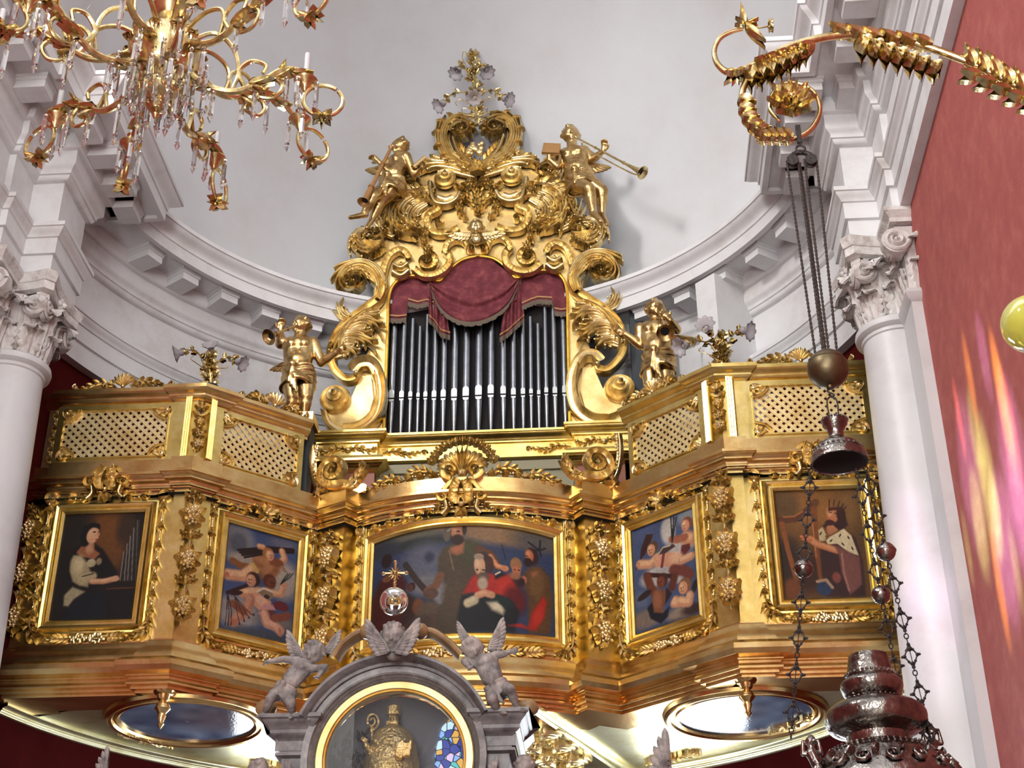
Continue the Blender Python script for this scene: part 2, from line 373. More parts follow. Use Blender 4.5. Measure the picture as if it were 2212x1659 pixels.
# ================================================================== CARVED ORNAMENT (local x right, y up, z out of the board)
def leaflet(mb, X, b, d, L, Wd, H, bend=0., nu=7, lift=.25, z0=0.0):
    d = np.asarray(d, float)/np.linalg.norm(d); pz = np.array([-d[1], d[0]]); V = []
    for i in range(nu+1):
        t = i/nu; c = np.asarray(b)+d*L*t+pz*bend*L*t*t
        w = Wd*max(.06, math.sin(PI*min(1, t**.75+.06)))
        for j in range(5):
            v = (-1, -.55, 0, .55, 1)[j]
            h = (0, .95, .55, .95, 0)[j]*(.35+.65*math.sin(PI*min(1, t*.85+.1)))+lift*t*t*2
            V.append((c[0]+pz[0]*v*w, c[1]+pz[1]*v*w, z0+H*h-(0 if 0 < j < 4 else .02)))
    mb.add(V, gridf(nu+1, 5), X)
def feather(mb, X, b, d, L, Wd, H, z0=0.0):
    d = np.asarray(d, float)/np.linalg.norm(d); pz = np.array([-d[1], d[0]]); V = []
    for i in range(8):
        t = i/7; c = np.asarray(b)+d*L*t; w = Wd*(.55+.45*math.sin(PI*min(1, t*.7+.1)))*math.sqrt(max(0, 1-max(0, (t-.72)/.285)**2))
        for j in range(5):
            v = (-1, -.5, 0, .5, 1)[j]; V.append((c[0]+pz[0]*v*w, c[1]+pz[1]*v*w, z0+H*(0, .7, 1, .7, 0)[j]*(1-.5*t)))
    mb.add(V, gridf(8, 5), X)
def plume(mb, X, pts, W, H, k=4, z=0.0, curl=1.0, sgn=0):
    """flowing acanthus of parallel ridges that peel off and curl at their tips"""
    k = max(2, k-1)
    P = spline(pts, 40)[:, :2]; T = np.gradient(P, axis=0); T /= np.linalg.norm(T, axis=1)[:, None]+1e-9; N = np.column_stack([-T[:, 1], T[:, 0]])
    for j in range(-k, k+1):
        if sgn and j*sgn < 0: continue
        e = 1-.13*abs(j)*(1+.15*((j*7) % 3)); m_ = max(8, int(40*e)); s = 1 if j > 0 else -1; Q = []
        for i in range(m_+1):
            t = i/m_; q = P[min(40, i)]+N[min(40, i)]*(j/k)*W*(math.sin(PI*min(1, .12+.75*i/40))**.7)
            if t > .7 and j: a = (t-.7)/.3; q = q+N[min(40, i)]*s*W*.55*a*a*curl-T[min(40, i)]*W*.35*a*a*curl
            Q.append(tuple(q))
        h = H*(1.05-.5*abs(j)/k)
        strip(mb, X, Q[::2]+[Q[-1]], lambda t: W/k*.66*(.55+.6*math.sin(PI*min(1, t*.8+.15)))*(1 if t < .85 else 1-(t-.85)*4), lambda t: h*(.7+.5*t*t), n=24, z=z)
        if j: mb.add(*sphere((Q[-1][0], Q[-1][1], z+h*1.0), W/k*.42, 6, 5), X)
def strip(mb, X, pts, Wd, H, n=30, kind='round', z=0.0, ribs=0):
    P = spline(pts, n)[:, :2] if len(pts[0]) == 2 else spline(pts, n)
    P2 = P[:, :2]; T = np.gradient(P2, axis=0); T /= np.linalg.norm(T, axis=1)[:, None]+1e-9; N = np.column_stack([-T[:, 1], T[:, 0]])
    PR = {'round': [(-1, 0), (-.8, .6), (-.4, .93), (0, 1), (.4, .93), (.8, .6), (1, 0)],
          'flute': [(-1, 0), (-1, .8), (-.86, 1), (-.7, .8), (-.35, .45), (0, .35), (.35, .45), (.7, .8), (.86, 1), (1, .8), (1, 0)],
          'cove': [(-1, 0), (-1, .5), (-.9, .62), (-.6, .5), (0, .55), (.5, .8), (.8, 1), (1, .9), (1, 0)]}[kind]
    V = []
    for i in range(n+1):
        t = i/n; w = Wd(t) if callable(Wd) else Wd; h = H(t) if callable(H) else H; r = .85+.15*math.cos(2*PI*ribs*t) if ribs else 1
        for s, q in PR: V.append((P2[i][0]+N[i][0]*s*w, P2[i][1]+N[i][1]*s*w, z+h*q*(r if 0 < q < .99 else 1)))
    mb.add(V, gridf(n+1, len(PR)), X)
def spiral_pts(c, r, a0, turns, sgn=1, n=22, rend=.12):
    return [(c[0]+r*(1-(1-rend)*(i/n)**.85)*math.cos(a0+sgn*2*PI*turns*i/n), c[1]+r*(1-(1-rend)*(i/n)**.85)*math.sin(a0+sgn*2*PI*turns*i/n)) for i in range(n+1)]
def volute(mb, X, c, r, a0, turns=1.6, sgn=1, Wd=.2, H=.05, lead=None, kind='flute', ribs=0, z=0):
    """a C-scroll ending in a curl; lead = extra points before the spiral"""
    S = spiral_pts(c, r, a0, turns, sgn); pts = (list(lead) if lead else [])+S; k = len(lead)/len(pts) if lead else 0
    strip(mb, X, pts, lambda t: r*Wd*(1 if t < k else 1-.75*((t-k)/(1-k))), lambda t: H*(1+.5*max(0, t-k)), n=16+3*len(pts), kind=kind, ribs=ribs, z=z)
    mb.add(*sphere((c[0], c[1], z+H*.9), r*.17, 10, 6, (1, 1, .8)), X)
def acanthus(mb, X, pts, L, H, n=9, Wd=.30, spread=1.0, spine=.10, side=(1, -1), z=0.0, env=None, curl=.35):
    """spine with leaflets sweeping forward on both sides"""
    P = spline(pts, 60)[:, :2]; T = np.gradient(P, axis=0); T /= np.linalg.norm(T, axis=1)[:, None]+1e-9
    e = env or (lambda t: math.sin(PI*(.18+.74*t))**.8)
    strip(mb, X, pts, lambda t: L*spine*(1.2-.8*t), lambda t: H*1.05*(1.1-.5*t), n=30, z=z)
    for s in side:
        for i in range(n):
            t = (i+.5+(0 if s > 0 else .35))/(n+.4); k = min(60, int(t*60)); l = L*e(t); a = s*spread*(1.05-.35*t)
            d = np.array([T[k][0]*math.cos(a)-T[k][1]*math.sin(a), T[k][0]*math.sin(a)+T[k][1]*math.cos(a)])
            leaflet(mb, X, P[k], d, l, l*Wd, H*(.75+.25*((i*7) % 3)/2), bend=-s*curl, z0=z)
    d = T[-1]; leaflet(mb, X, P[-1], d, L*e(1)*1.1, L*e(1)*Wd, H, z0=z)
def curl_leaf(mb, X, c, r, a0, turns, sgn, L, H, n=10, z=0, side=None):
    """acanthus running round a spiral, leaflets on its outer side"""
    S = spiral_pts(c, r, a0, turns, sgn, 16, .22)
    acanthus(mb, X, S, L, H, n=n, spread=.85, side=side or (-sgn,), z=z, spine=.16, env=lambda t: 1-.55*t)
    acanthus(mb, X, S, L*.5, H*1.1, n=max(4, n-3), spread=.7, side=(sgn,), z=z, spine=.1, env=lambda t: 1-.6*t)
    mb.add(*sphere((c[0], c[1], z+H*.6), r*.18, 9, 6), X)
def shell(mb, X, c, R, H, ribs=9, a=1.15, rot=0.0, z=0):
    nu = ribs*4; V = []; m = 7
    for i in range(nu+1):
        th = -a+2*a*i/nu+rot; sc_ = .86+.14*abs(math.cos(PI*ribs*(i/nu-.5)))
        for j in range(m):
            t = .08+.92*j/(m-1); rr = R*t*(sc_ if j > 3 else 1)*(1-.10*abs(th-rot)/a)
            h = H*(.25+.75*math.sin(PI*.62*t))*(.66+.34*abs(math.cos(PI*ribs*(i/nu-.5))))
            if j == m-1: h = 0
            V.append((c[0]+rr*math.sin(th), c[1]+rr*math.cos(th), z+h))
    mb.add(V, gridf(nu+1, m), X); mb.add(*sphere((c[0], c[1], z+H*.5), R*.14, 9, 6), X)
def rosette(mb, X, c, R, H, k=6, z=0, rot=0.):
    for i in range(k):
        a = 2*PI*i/k+rot; leaflet(mb, X, (c[0]+.15*R*math.cos(a), c[1]+.15*R*math.sin(a)), (math.cos(a), math.sin(a)), R*.85, R*.36, H, lift=.4, nu=5, z0=z)
    mb.add(*sphere((c[0], c[1], z+H*.8), R*.22, 9, 6), X)
def disc(mb, X, c, R, H, z=0):
    pr = [(0, H), (.25*R, H), (.3*R, H*.6), (.45*R, H*.5), (.52*R, H*.9), (.6*R, H*.6), (.75*R, H*.5), (.85*R, H*1.0), (R, H*.8), (R*1.02, 0)]
    V, Fc = lathe(pr, 22); V = [(x+c[0], y+c[1], w+z) for x, y, w in V]; mb.add(V, Fc, X)
rnd = random.Random(3)
def cluster(mb, X, c, R, H, n=9, z=0):
    """a bunch of fruit with leaves round it"""
    V, Fc = sphere((0, 0, 0), R*.55, 12, 8, (1, 1, H/R)); mb.add([(x+c[0], y+c[1], w+z) for x, y, w in V], Fc, X)
    for i in range(7):
        a = 2*PI*i/7+.3; leaflet(mb, X, (c[0]+.25*R*math.cos(a), c[1]+.25*R*math.sin(a)), (math.cos(a), math.sin(a)), R*.80, R*.42, H*.9, bend=.2, nu=5, z0=z)
    for i in range(n):
        a = i*2.4; q = R*.55*math.sqrt(i/n); mb.add(*sphere((c[0]+q*math.cos(a), c[1]+q*math.sin(a), z+H*(.95-.35*i/n)), R*.23*(1-.25*rnd.random()), 8, 6), X)
def grapes(mb, X, a, b, R, H, n=16, z=0):
    for i in range(n):
        t = rnd.random(); s = (rnd.random()-.5)*2*R*(math.sin(PI*(.1+.85*t)))
        d = np.array(b)-np.array(a); d2 = np.array([-d[1], d[0]])/np.linalg.norm(d)
        p = np.array(a)+d*t+d2*s; mb.add(*sphere((p[0], p[1], z+H*.55), R*.42, 7, 5), X)
def husks(mb, X, pts, n, R, H, z=0, grp=None):
    """bell-flower chain along a line"""
    P = spline(pts, 40)[:, :2]; T = np.gradient(P, axis=0); T /= np.linalg.norm(T, axis=1)[:, None]+1e-9
    strip(mb, X, pts, R*.16, H*.45, n=30, z=z)
    for i in range(n):
        t = (i+.5)/n; k = int(t*40); d = T[k]
        for a in (-.55, 0, .55):
            dd = (d[0]*math.cos(a)-d[1]*math.sin(a), d[0]*math.sin(a)+d[1]*math.cos(a)); leaflet(mb, X, P[k]-d*R*.8, dd, R*1.75, R*.42, H*(1 if a == 0 else .8), nu=5, z0=z)
        mb.add(*sphere((P[k][0]-d[0]*R*1.15, P[k][1]-d[1]*R*1.15, z+H*.5), R*.36, 8, 5), X)
        mb.add(*sphere((P[k][0]+d[0]*R*1.25, P[k][1]+d[1]*R*1.25, z+H*.35), R*.26, 7, 5), X)
def piece_along(mb, X, a, b, wid, H):     # a husked leaf between two points
    acanthus(mb, X, [a, tuple((np.array(a)+np.array(b))/2), b], wid, H, n=4)
UP = np.array([0, 0, 1.])
def facing(o, nx, ny):
    """frame on a vertical board through o whose outward normal is (nx,ny)"""
    uz = np.array([nx, ny, 0.]); uz /= np.linalg.norm(uz); ux = np.cross(UP, uz); return frame(o, ux, UP, uz)

# ------------------------------------------------------------------ painted canvases
class Paint:
    def __init__(s, w, h, nx, bg):
        s.nx = nx; s.ny = int(nx*h/w); s.w = w; s.h = h; gx, gy = np.meshgrid((np.arange(s.nx+1))/s.nx, (np.arange(s.ny+1))/s.ny)
        s.x, s.y = gx, gy; s.a = h/w; s.c = np.zeros((s.ny+1, s.nx+1, 3)); s.c[:] = np.array(bg)
        rs = np.random.RandomState(int(w*1000)); n = rs.rand(14, 14); s.nz = sum(s._up(rs.rand(k, k))/j for j, k in ((1, 5), (2, 11), (4, 25)))/1.75
    def quad(s, tl, tr, br, bl):
        s.Q = [np.array(p, float) for p in (tl, tr, br, bl)]; s.W = (np.linalg.norm(s.Q[1]-s.Q[0])+np.linalg.norm(s.Q[2]-s.Q[3]))/2; s.H = (np.linalg.norm(s.Q[3]-s.Q[0])+np.linalg.norm(s.Q[2]-s.Q[1]))/2; return s
    def uv(s, p):
        u = v = .5; a, b, c, d = s.Q
        for _ in range(6):
            f = a*(1-u)*(1-v)+b*u*(1-v)+c*u*v+d*(1-u)*v-np.array(p, float); fu = (b-a)*(1-v)+(c-d)*v; fv = (d-a)*(1-u)+(c-b)*u
            e = np.linalg.solve(np.column_stack([fu, fv]), f); u -= e[0]; v -= e[1]
        return (u, v)
    def E(s, x, y, rx, ry, col, rot=0, soft=.25, k=1, hi=None): u, v = s.uv((x, y)); return s.el(u, v, rx/s.W, ry/s.H, col, rot, soft, k, hi)
    def L(s, pts, w, col, soft=.4, k=1): return s.line([s.uv(p) for p in pts], w/s.W, col, soft, k)
    def B(s, pts, w, col, hi=None): return s.limb([s.uv(p) for p in pts], w/s.W, col, hi)
    def G(s, pts, col, soft=.012, k=1): return s.poly([s.uv(p) for p in pts], col, soft, k)
    def Hd(s, x, y, r, skin, hair, look=1, beard=None, sk2=None): u, v = s.uv((x, y)); return s.head(u, v, r/s.W, skin, hair, look, beard, sk2)
    def _up(s, n):
        k = n.shape[0]-1; u = s.x*k; v = s.y*k; i = np.minimum(u.astype(int), k-1); j = np.minimum(v.astype(int), k-1); fu = u-i; fv = v-j
        fu = fu*fu*(3-2*fu); fv = fv*fv*(3-2*fv); return n[j, i]*(1-fu)*(1-fv)+n[j, i+1]*fu*(1-fv)+n[j+1, i]*(1-fu)*fv+n[j+1, i+1]*fu*fv
    def mix(s, m, col, k=1): m = np.clip(m, 0, 1)[..., None]*k; s.c = s.c*(1-m)+np.array(col)*m; return s
    def el(s, cx, cy, rx, ry, col, rot=0, soft=.25, k=1, hi=None):
        dx = s.x-cx; dy = (s.y-cy)*s.a; ca, sa = math.cos(rot), math.sin(rot); u = (dx*ca+dy*sa)/rx; v = (-dx*sa+dy*ca)/(ry*s.a)
        d = np.sqrt(u*u+v*v)+(s.nz-.5)*.22; s.mix((1-d)/soft+.5, col, k)
        if hi is not None: s.mix((1-np.sqrt((u+.3)**2+(v+.3)**2)/.8)/.9, hi, .8*k)
        return s
    def line(s, pts, w, col, soft=.4, k=1):
        m = np.full(s.x.shape, 9.)
        for (x0, y0), (x1, y1) in zip(pts[:-1], pts[1:]):
            ax, ay, bx, by = x0, y0*s.a, x1, y1*s.a; dx, dy = bx-ax, by-ay; t = np.clip(((s.x-ax)*dx+(s.y*s.a-ay)*dy)/(dx*dx+dy*dy+1e-9), 0, 1)
            m = np.minimum(m, np.hypot(s.x-ax-t*dx, s.y*s.a-ay-t*dy))
        return s.mix((1-m/w)/soft+.5, col, k)
    def limb(s, pts, w, col, hi=None):
        s.line(pts, w, col, .5)
        if hi is not None: s.line([(x-.25*w, y-.3*w/s.a) for x, y in pts], w*.5, hi, .9, .7)
        return s
    def poly(s, pts, col, soft=.012, k=1):
        P = [(x, y*s.a) for x, y in pts]; d = np.full(s.x.shape, 9.); ins = np.zeros(s.x.shape, bool); Y = s.y*s.a
        for i in range(len(P)):
            ax, ay = P[i]; bx, by = P[(i+1) % len(P)]; dx, dy = bx-ax, by-ay; t = np.clip(((s.x-ax)*dx+(Y-ay)*dy)/(dx*dx+dy*dy+1e-9), 0, 1)
            d = np.minimum(d, np.hypot(s.x-ax-t*dx, Y-ay-t*dy)); c = ((ay > Y) != (by > Y)) & (s.x < (bx-ax)*(Y-ay)/(by-ay+1e-12)+ax); ins ^= c
        return s.mix(np.where(ins, d, -d)/soft+.5, col, k)
    def head(s, cx, cy, r, skin, hair, look=1, beard=None, sk2=None):
        s.el(cx-look*r*.18, cy-r*.18/s.a, r*1.12, r*1.15/s.a, hair, 0, .2)
        s.el(cx+look*r*.12, cy+r*.08/s.a, r*.80, r*.98/s.a, skin, 0, .22, hi=sk2)
        dk = tuple(c*.25 for c in skin)
        for q in (.10, .52): s.el(cx+look*r*q, cy-r*.02/s.a, r*.13, r*.07/s.a, dk, 0, .6)
        s.line([(cx+look*r*.36, cy), (cx+look*r*.46, cy+.3*r/s.a)], r*.05, tuple(c*.55 for c in skin), .8)
        s.el(cx+look*r*.32, cy+r*.52/s.a, r*.20, r*.06/s.a, (skin[0]*.6, skin[1]*.25, skin[2]*.25), 0, .6)
        if beard: s.el(cx+look*r*.25, cy+r*.95/s.a, r*.62, r*.62/s.a, beard, 0, .35)
        return s
    def mesh(s, name, X, m, parent, arch=None):
        """y=0 at the top edge; local x centred, y up from 0"""
        rs = np.random.RandomState(9); k = .88+.2*s.nz+.10*(s._up(rs.rand(60, 60))-.5)+.10*(s._up(rs.rand(131, 131))-.5); C_ = (s.c/255.0*k[..., None]*np.array([.93, .90, .84]))**2.2*.85
        V = []
        for j in range(s.ny+1):
            for i in range(s.nx+1):
                u = (s.x[j, i]-.5)*s.w; v = (1-s.y[j, i])*s.h
                if arch: v = v*(1+arch(u)/s.h)
                V.append((u, v, 0.0))
        mb = MB(); F = [(a, d, c, b) for a, b, c, d in gridf(s.ny+1, s.nx+1)]; mb.add(V, F, X); o = mb.build(name, m, parent, smooth=0)
        at = o.data.color_attributes.new('paint', 'FLOAT_COLOR', 'POINT'); a = np.ones((len(V), 4)); a[:, :3] = np.clip(C_, 0, 1).reshape(-1, 3)
        at.data.foreach_set('color', a.ravel()); return o
def paintmat(name, rough=.6, spec=.3):
    m = bpy.data.materials.new(name); m.use_nodes = True; n = m.node_tree.nodes; l = m.node_tree.links; b = n['Principled BSDF']
    a = n.new('ShaderNodeVertexColor'); a.layer_name = 'paint'; l.new(a.outputs[0], b.inputs['Base Color']); b.inputs['Roughness'].default_value = rough; b.inputs['Specular IOR Level'].default_value = spec
    tc = n.new('ShaderNodeTexCoord'); nb = n.new('ShaderNodeTexNoise'); nb.inputs['Scale'].default_value = 60; l.new(tc.outputs['Object'], nb.inputs['Vector'])
    bp = n.new('ShaderNodeBump'); bp.inputs['Strength'].default_value = .15; bp.inputs['Distance'].default_value = .01; l.new(nb.outputs[0], bp.inputs['Height']); l.new(bp.outputs[0], b.inputs['Normal'])
    return m
M['canvas'] = paintmat('oil_on_canvas')
FRP = [(-.0, .0), (.0, .03), (.015, .045), (.03, .03), (.045, .03), (.055, .05), (.075, .06), (.09, .045), (.10, .02), (.115, .015), (.125, .0)]
def picture_frame(name, X, w, h, parent, m, arch=None, scl=1.0, n=1):
    """moulded frame round a w x h opening, local x centred, y from 0 to h; arch(x) lifts the top edge"""
    a = arch or (lambda x: 0)
    top = [(w/2-w*i/max(1, n), h+a(w/2-w*i/max(1, n))) for i in range(n+1)]; bot = [(-w/2+w*i/n, 0) for i in range(n+1)]
    P = top+bot; mb = MB(); Q = np.array(P); N = len(Q); V = []
    for i in range(N):
        p, q, r = Q[i-1], Q[i], Q[(i+1) % N]; d0 = (q-p)/np.linalg.norm(q-p); d1 = (r-q)/np.linalg.norm(r-q)
        n0 = np.array([d0[1], -d0[0]]); n1 = np.array([d1[1], -d1[0]]); mm = n0+n1; mm /= mm@n0
        for e, z in FRP: V.append((q[0]+mm[0]*(e*scl), q[1]+mm[1]*(e*scl), z*scl))
    mb.add(V, gridf(N, len(FRP), wrapu=True), X); return mb.build(name, m, parent, smooth=30)
# ================================================================== THE GILDED GALLERY
def half(sx):
    c0 = (2.338, 11.66); d = (-.759, .651); P = []
    def on(t, e): return (c0[0]+d[0]*t-.651*e, c0[1]+d[1]*t-.759*e)
    P = [(3.86, 11.74), (3.63, 11.74), (3.63, 11.66), (2.515, 11.66), (2.515, 11.61), (c0[0]-.37*.05, 11.61), on(.27, .05), on(.27, 0), (1.36, 12.50), (1.08, 12.34), (.983, 12.47)]
    return [(sx*x, y) for x, y in P]
vec_ = lambda *a: np.array(a, float)
BC, BR = (0, 14.20), 1.99
bow = [(BR*math.sin(a), BC[1]-BR*math.cos(a)) for a in np.linspace(.5165, -.5165, 25)]
GPATH = half(1)[:-1]+bow+half(-1)[:-1][::-1]
gal = empty('organ_gallery', (0, 11.6, 3.93), 'carved gilded balcony with lattice screens and five paintings in front of the organ pipes', 'balcony')
SIDE = 1   # travelling from +x to -x the outward side (towards the camera) is ...
SIDE = -1
mb = MB(); mb.add(*sweep(GPATH, [(-.05, 5.83), (-.05, 4.40)], SIDE)); mb.build('body', M['gold'], gal, smooth=25)
mb = MB(); mb.add(*sweep(GPATH, curve_prof([(-.30, 6.10), (.0, 6.10), (.0, 5.955), (.07, 5.95), (.07, 5.925), (.06, 5.92, 's'), (.035, 5.895), (.03, 5.89), (.03, 5.875), (.01, 5.87, 'o'), (-.01, 5.845), (-.015, 5.84), (-.015, 5.825), (-.03, 5.82, 's'), (-.05, 5.79), (-.06, 5.78)]), SIDE)); mb.build('cornice', M['goldred'], gal, smooth=30)
mb = MB(); mb.add(*sweep(GPATH, curve_prof([(-.05, 4.43), (-.03, 4.425), (-.03, 4.405), (.0, 4.40), (.01, 4.385, 's'), (.09, 4.225), (.10, 4.215, 't'), (.13, 4.07), (.12, 4.065), (.12, 4.055), (.10, 4.05), (.10, 4.03, 's'), (.115, 4.00), (.115, 3.985), (.08, 3.98), (.08, 3.955), (.05, 3.95), (.05, 3.93), (-.3, 3.93)]), SIDE)); mb.build('base_moulding', M['goldred'], gal, smooth=30)
# underside and floor of the balcony, back to the apse wall
ins = [(x, y) for x, y in GPATH]; back = [((RF-.01)*math.sin(a), YC+(RF-.01)*math.cos(a)) for a in np.linspace(math.radians(-72), math.radians(72), 33)]
for nm, z, m, dd in (('soffit', 3.935, M['goldsof'], .05), ('deck', 5.75, M['dark'], .0)):
    mb = MB(); n = len(ins)
    B = []
    for x, y in ins:
        a = math.atan2(x, y-YC); r = RF+.06; B.append((r*math.sin(a), YC+r*math.cos(a)))
    V = [(x, y+.0, z) for x, y in ins]+[(x, y, z) for x, y in B]
    mb.add(V, [(i, i+1, n+i+1, n+i) for i in range(n-1)]); mb.build(nm, m, gal, smooth=0)
# soffit border rib where it meets the wall
mb = MB(); mb.add(*sweep([((RF+.06)*math.sin(a), YC+(RF+.06)*math.cos(a)) for a in np.linspace(math.radians(-72), math.radians(72), 61)], curve_prof([(0, 3.86), (.02, 3.865, 's'), (.04, 3.885), (.05, 3.89), (.05, 3.90, 's'), (.10, 3.92), (.10, 3.935)]), 1)); mb.build('wall_cornice', M['goldsof'], gal)
def X_outer(sx, z=0): return facing((sx*3.065, 11.71, z), 0, -1)
def X_bay(sx, z=0):
    t = .772; c = np.array([sx*(2.338-.759*t+.651*.05), 11.66+.651*t+.759*.05, z]); return facing(c, -sx*.651, -.759)
def X_bow(z=0, r=BR-.05):
    def f(V):
        V = np.asarray(V, float); a = V[:, 0]/r; R = r+V[:, 2]; return np.column_stack([R*np.sin(a), BC[1]-R*np.cos(a), V[:, 1]+z])
    return f
def surround(name, X, w, h, wide=False, arch=None, bowtop=True):
    """husk chains round a picture, with discs in the upper corners and fruit below"""
    a = arch or (lambda x: 0); ox = w/2+.20 if not wide and False else w/2+(.17 if wide else .158); top = h+.20; R = .043
    for s in (-1, 1):
        mb = MB(); disc(mb, X, (s*ox, top-.035), .055, .05); mb.build('corner_disc', M['goldorn'], gal)
        mb = MB(); husks(mb, X, [(s*ox, top-.09), (s*ox, h*.5), (s*ox, .0)], 7, R*1.05, .055)
        acanthus(mb, X, [(s*ox, .03), (s*(ox-.01), -.06), (s*(ox-.05), -.12), (s*(ox-.14), -.165)], .10, .06, n=4); mb.build('husk_chain', M['goldorn'], gal)
        mb = MB()
        if wide: husks(mb, X, [(s*.18, top+.015+a(.2)), (s*.35, top-.04+a(.35)), (s*.6, top-.05+a(.6)), (s*(ox-.07), top-.04)], 6, R*.9, .06)
        else: husks(mb, X, [(s*.10, top+.03), (s*.16, top-.035), (s*.24, top-.05), (s*(ox-.07), top-.04)], 3, R*.9, .055)
        mb.build('husk_swag', M['goldorn'], gal)
        mb = MB()
        if wide:
            grapes(mb, X, (s*.32, -.165), (s*.02, -.165), .045, .06, 34); piece_along(mb, X, (s*.32, -.165), (s*.52, -.165), .10, .05); piece_along(mb, X, (s*.52, -.165), (s*.70, -.155), .10, .05); strip(mb, X, [(s*.02, -.165), (s*.4, -.168), (s*(ox-.12), -.16)], .012, .03)
        else: grapes(mb, X, (s*.15, -.165), (s*.005, -.165), .042, .06, 24); piece_along(mb, X, (s*.14, -.165), (s*.30, -.165), .09, .05); strip(mb, X, [(s*.01, -.165), (s*.2, -.168), (s*(ox-.13), -.165)], .012, .03)
        mb.build('fruit_spray', M['goldorn'], gal)
def bow_scroll(name, X, y, s=1.0):
    mb = MB()
    for q in (-1, 1):
        volute(mb, X, (q*.15*s, y-.03*s), .05*s, PI/2 if q > 0 else PI/2, 1.5, -q, .4, .05, lead=[(q*.02*s, y+.09*s), (q*.08*s, y+.10*s)], kind='flute')
        strip(mb, X, [(q*.02*s, y+.10*s), (q*.05*s, y+.03*s), (q*.06*s, y-.06*s), (q*.03*s, y-.10*s)], .04*s, .10*s, kind='flute', ribs=7)
        strip(mb, X, [(q*.13*s, y-.07*s), (q*.12*s, y-.14*s), (q*.16*s, y-.19*s)], .022*s, .05*s)
    for k in (-.5, 0, .5): leaflet(mb, X, (0, y-.12*s), (math.sin(k), -math.cos(k)), .11*s, .03*s, .06*s)
    mb.add(*sphere((0, y-.11*s, .05), .025*s), X)
    return mb.build(name, M['goldorn'], gal)
def blossom_top(name, X, y):
    mb = MB(); rosette(mb, X, (0, y), .085, .06, 7)
    for s in (-1, 1):
        strip(mb, X, [(0, y-.04), (s*.07, y-.10), (s*.13, y-.08)], .02, .05); leaflet(mb, X, (s*.06, y+.03), (s, .5), .09, .03, .05)
    return mb.build(name, M['goldorn'], gal)
def fruit_drop(name, X, z0, z1, n=3):
    mb = MB(); L = (z1-z0)/n
    rosette(mb, X, (-.045, z1-.06), .055, .05, 5); rosette(mb, X, (.045, z1-.06), .055, .05, 5); rosette(mb, X, (0, z1-.01), .05, .05, 5)
    strip(mb, X, [(0, z0+.05), (0, (z0+z1)/2), (0, z1)], .012, .03)
    for i in range(n):
        y = z1-.22-i*L*.97; cluster(mb, X, (0, y), .115, .09, 12); cluster(mb, X, (0, y-.07), .085, .09, 9)
        if i < n-1:
            for s in (-1, 1):
                rosette(mb, X, (s*.062, y-.185), .042, .045, 5); leaflet(mb, X, (s*.01, y-.19), (s, .15), .06, .025, .05)
            leaflet(mb, X, (0, y-.15), (0, -1), .1, .03, .05)
    return mb.build(name, M['goldorn'], gal)
for sx in (-1, 1):
    surround('picture_garland', X_outer(sx, 4.62), .70, .98); surround('picture_garland', X_bay(sx, 4.62), .70, .98)
    bow_scroll('bow_scroll', facing((sx*3.065, 11.64, 0), 0, -1), 5.90)
    blossom_top('blossom', X_bay(sx, 0), 5.78)
    # corner pier garland hangs on the fold; the two inner piers and the outermost pier
    nrm = np.array([-sx*.34, -.94]); fruit_drop('fruit_garland', facing((sx*2.275, 11.64, 0), nrm[0], nrm[1]), 4.47, 5.75)
    pc = np.array([sx*1.205, 12.455]); fruit_drop('fruit_garland', facing((pc[0], pc[1], 0), sx*.496, -.868), 4.47, 5.68, 3)
    fruit_drop('fruit_garland', facing((sx*3.755, 11.78, 0), 0, -1), 4.47, 5.72)
arc_t = lambda x: 0.075*(1-(x/.82)**2)
def surround_c():
    return surround('picture_garland', X_bow(4.62), 1.62, .93, True, arc_t)
surround_c(); bow_scroll('bow_scroll', X_bow(0, BR+.02), 5.92, 1.1)
# fluted strips at the corners of the bow
for sx in (-1, 1):
    mb = MB()
    for k in range(3): strip(mb, X_bow(0), [(sx*(.965+.0-.02*k), 4.45), (sx*(.965-.02*k), 5.0), (sx*(.965-.02*k), 5.76)], .009, .02, n=4)
    mb.build('reeded_strip', M['gold'], gal)
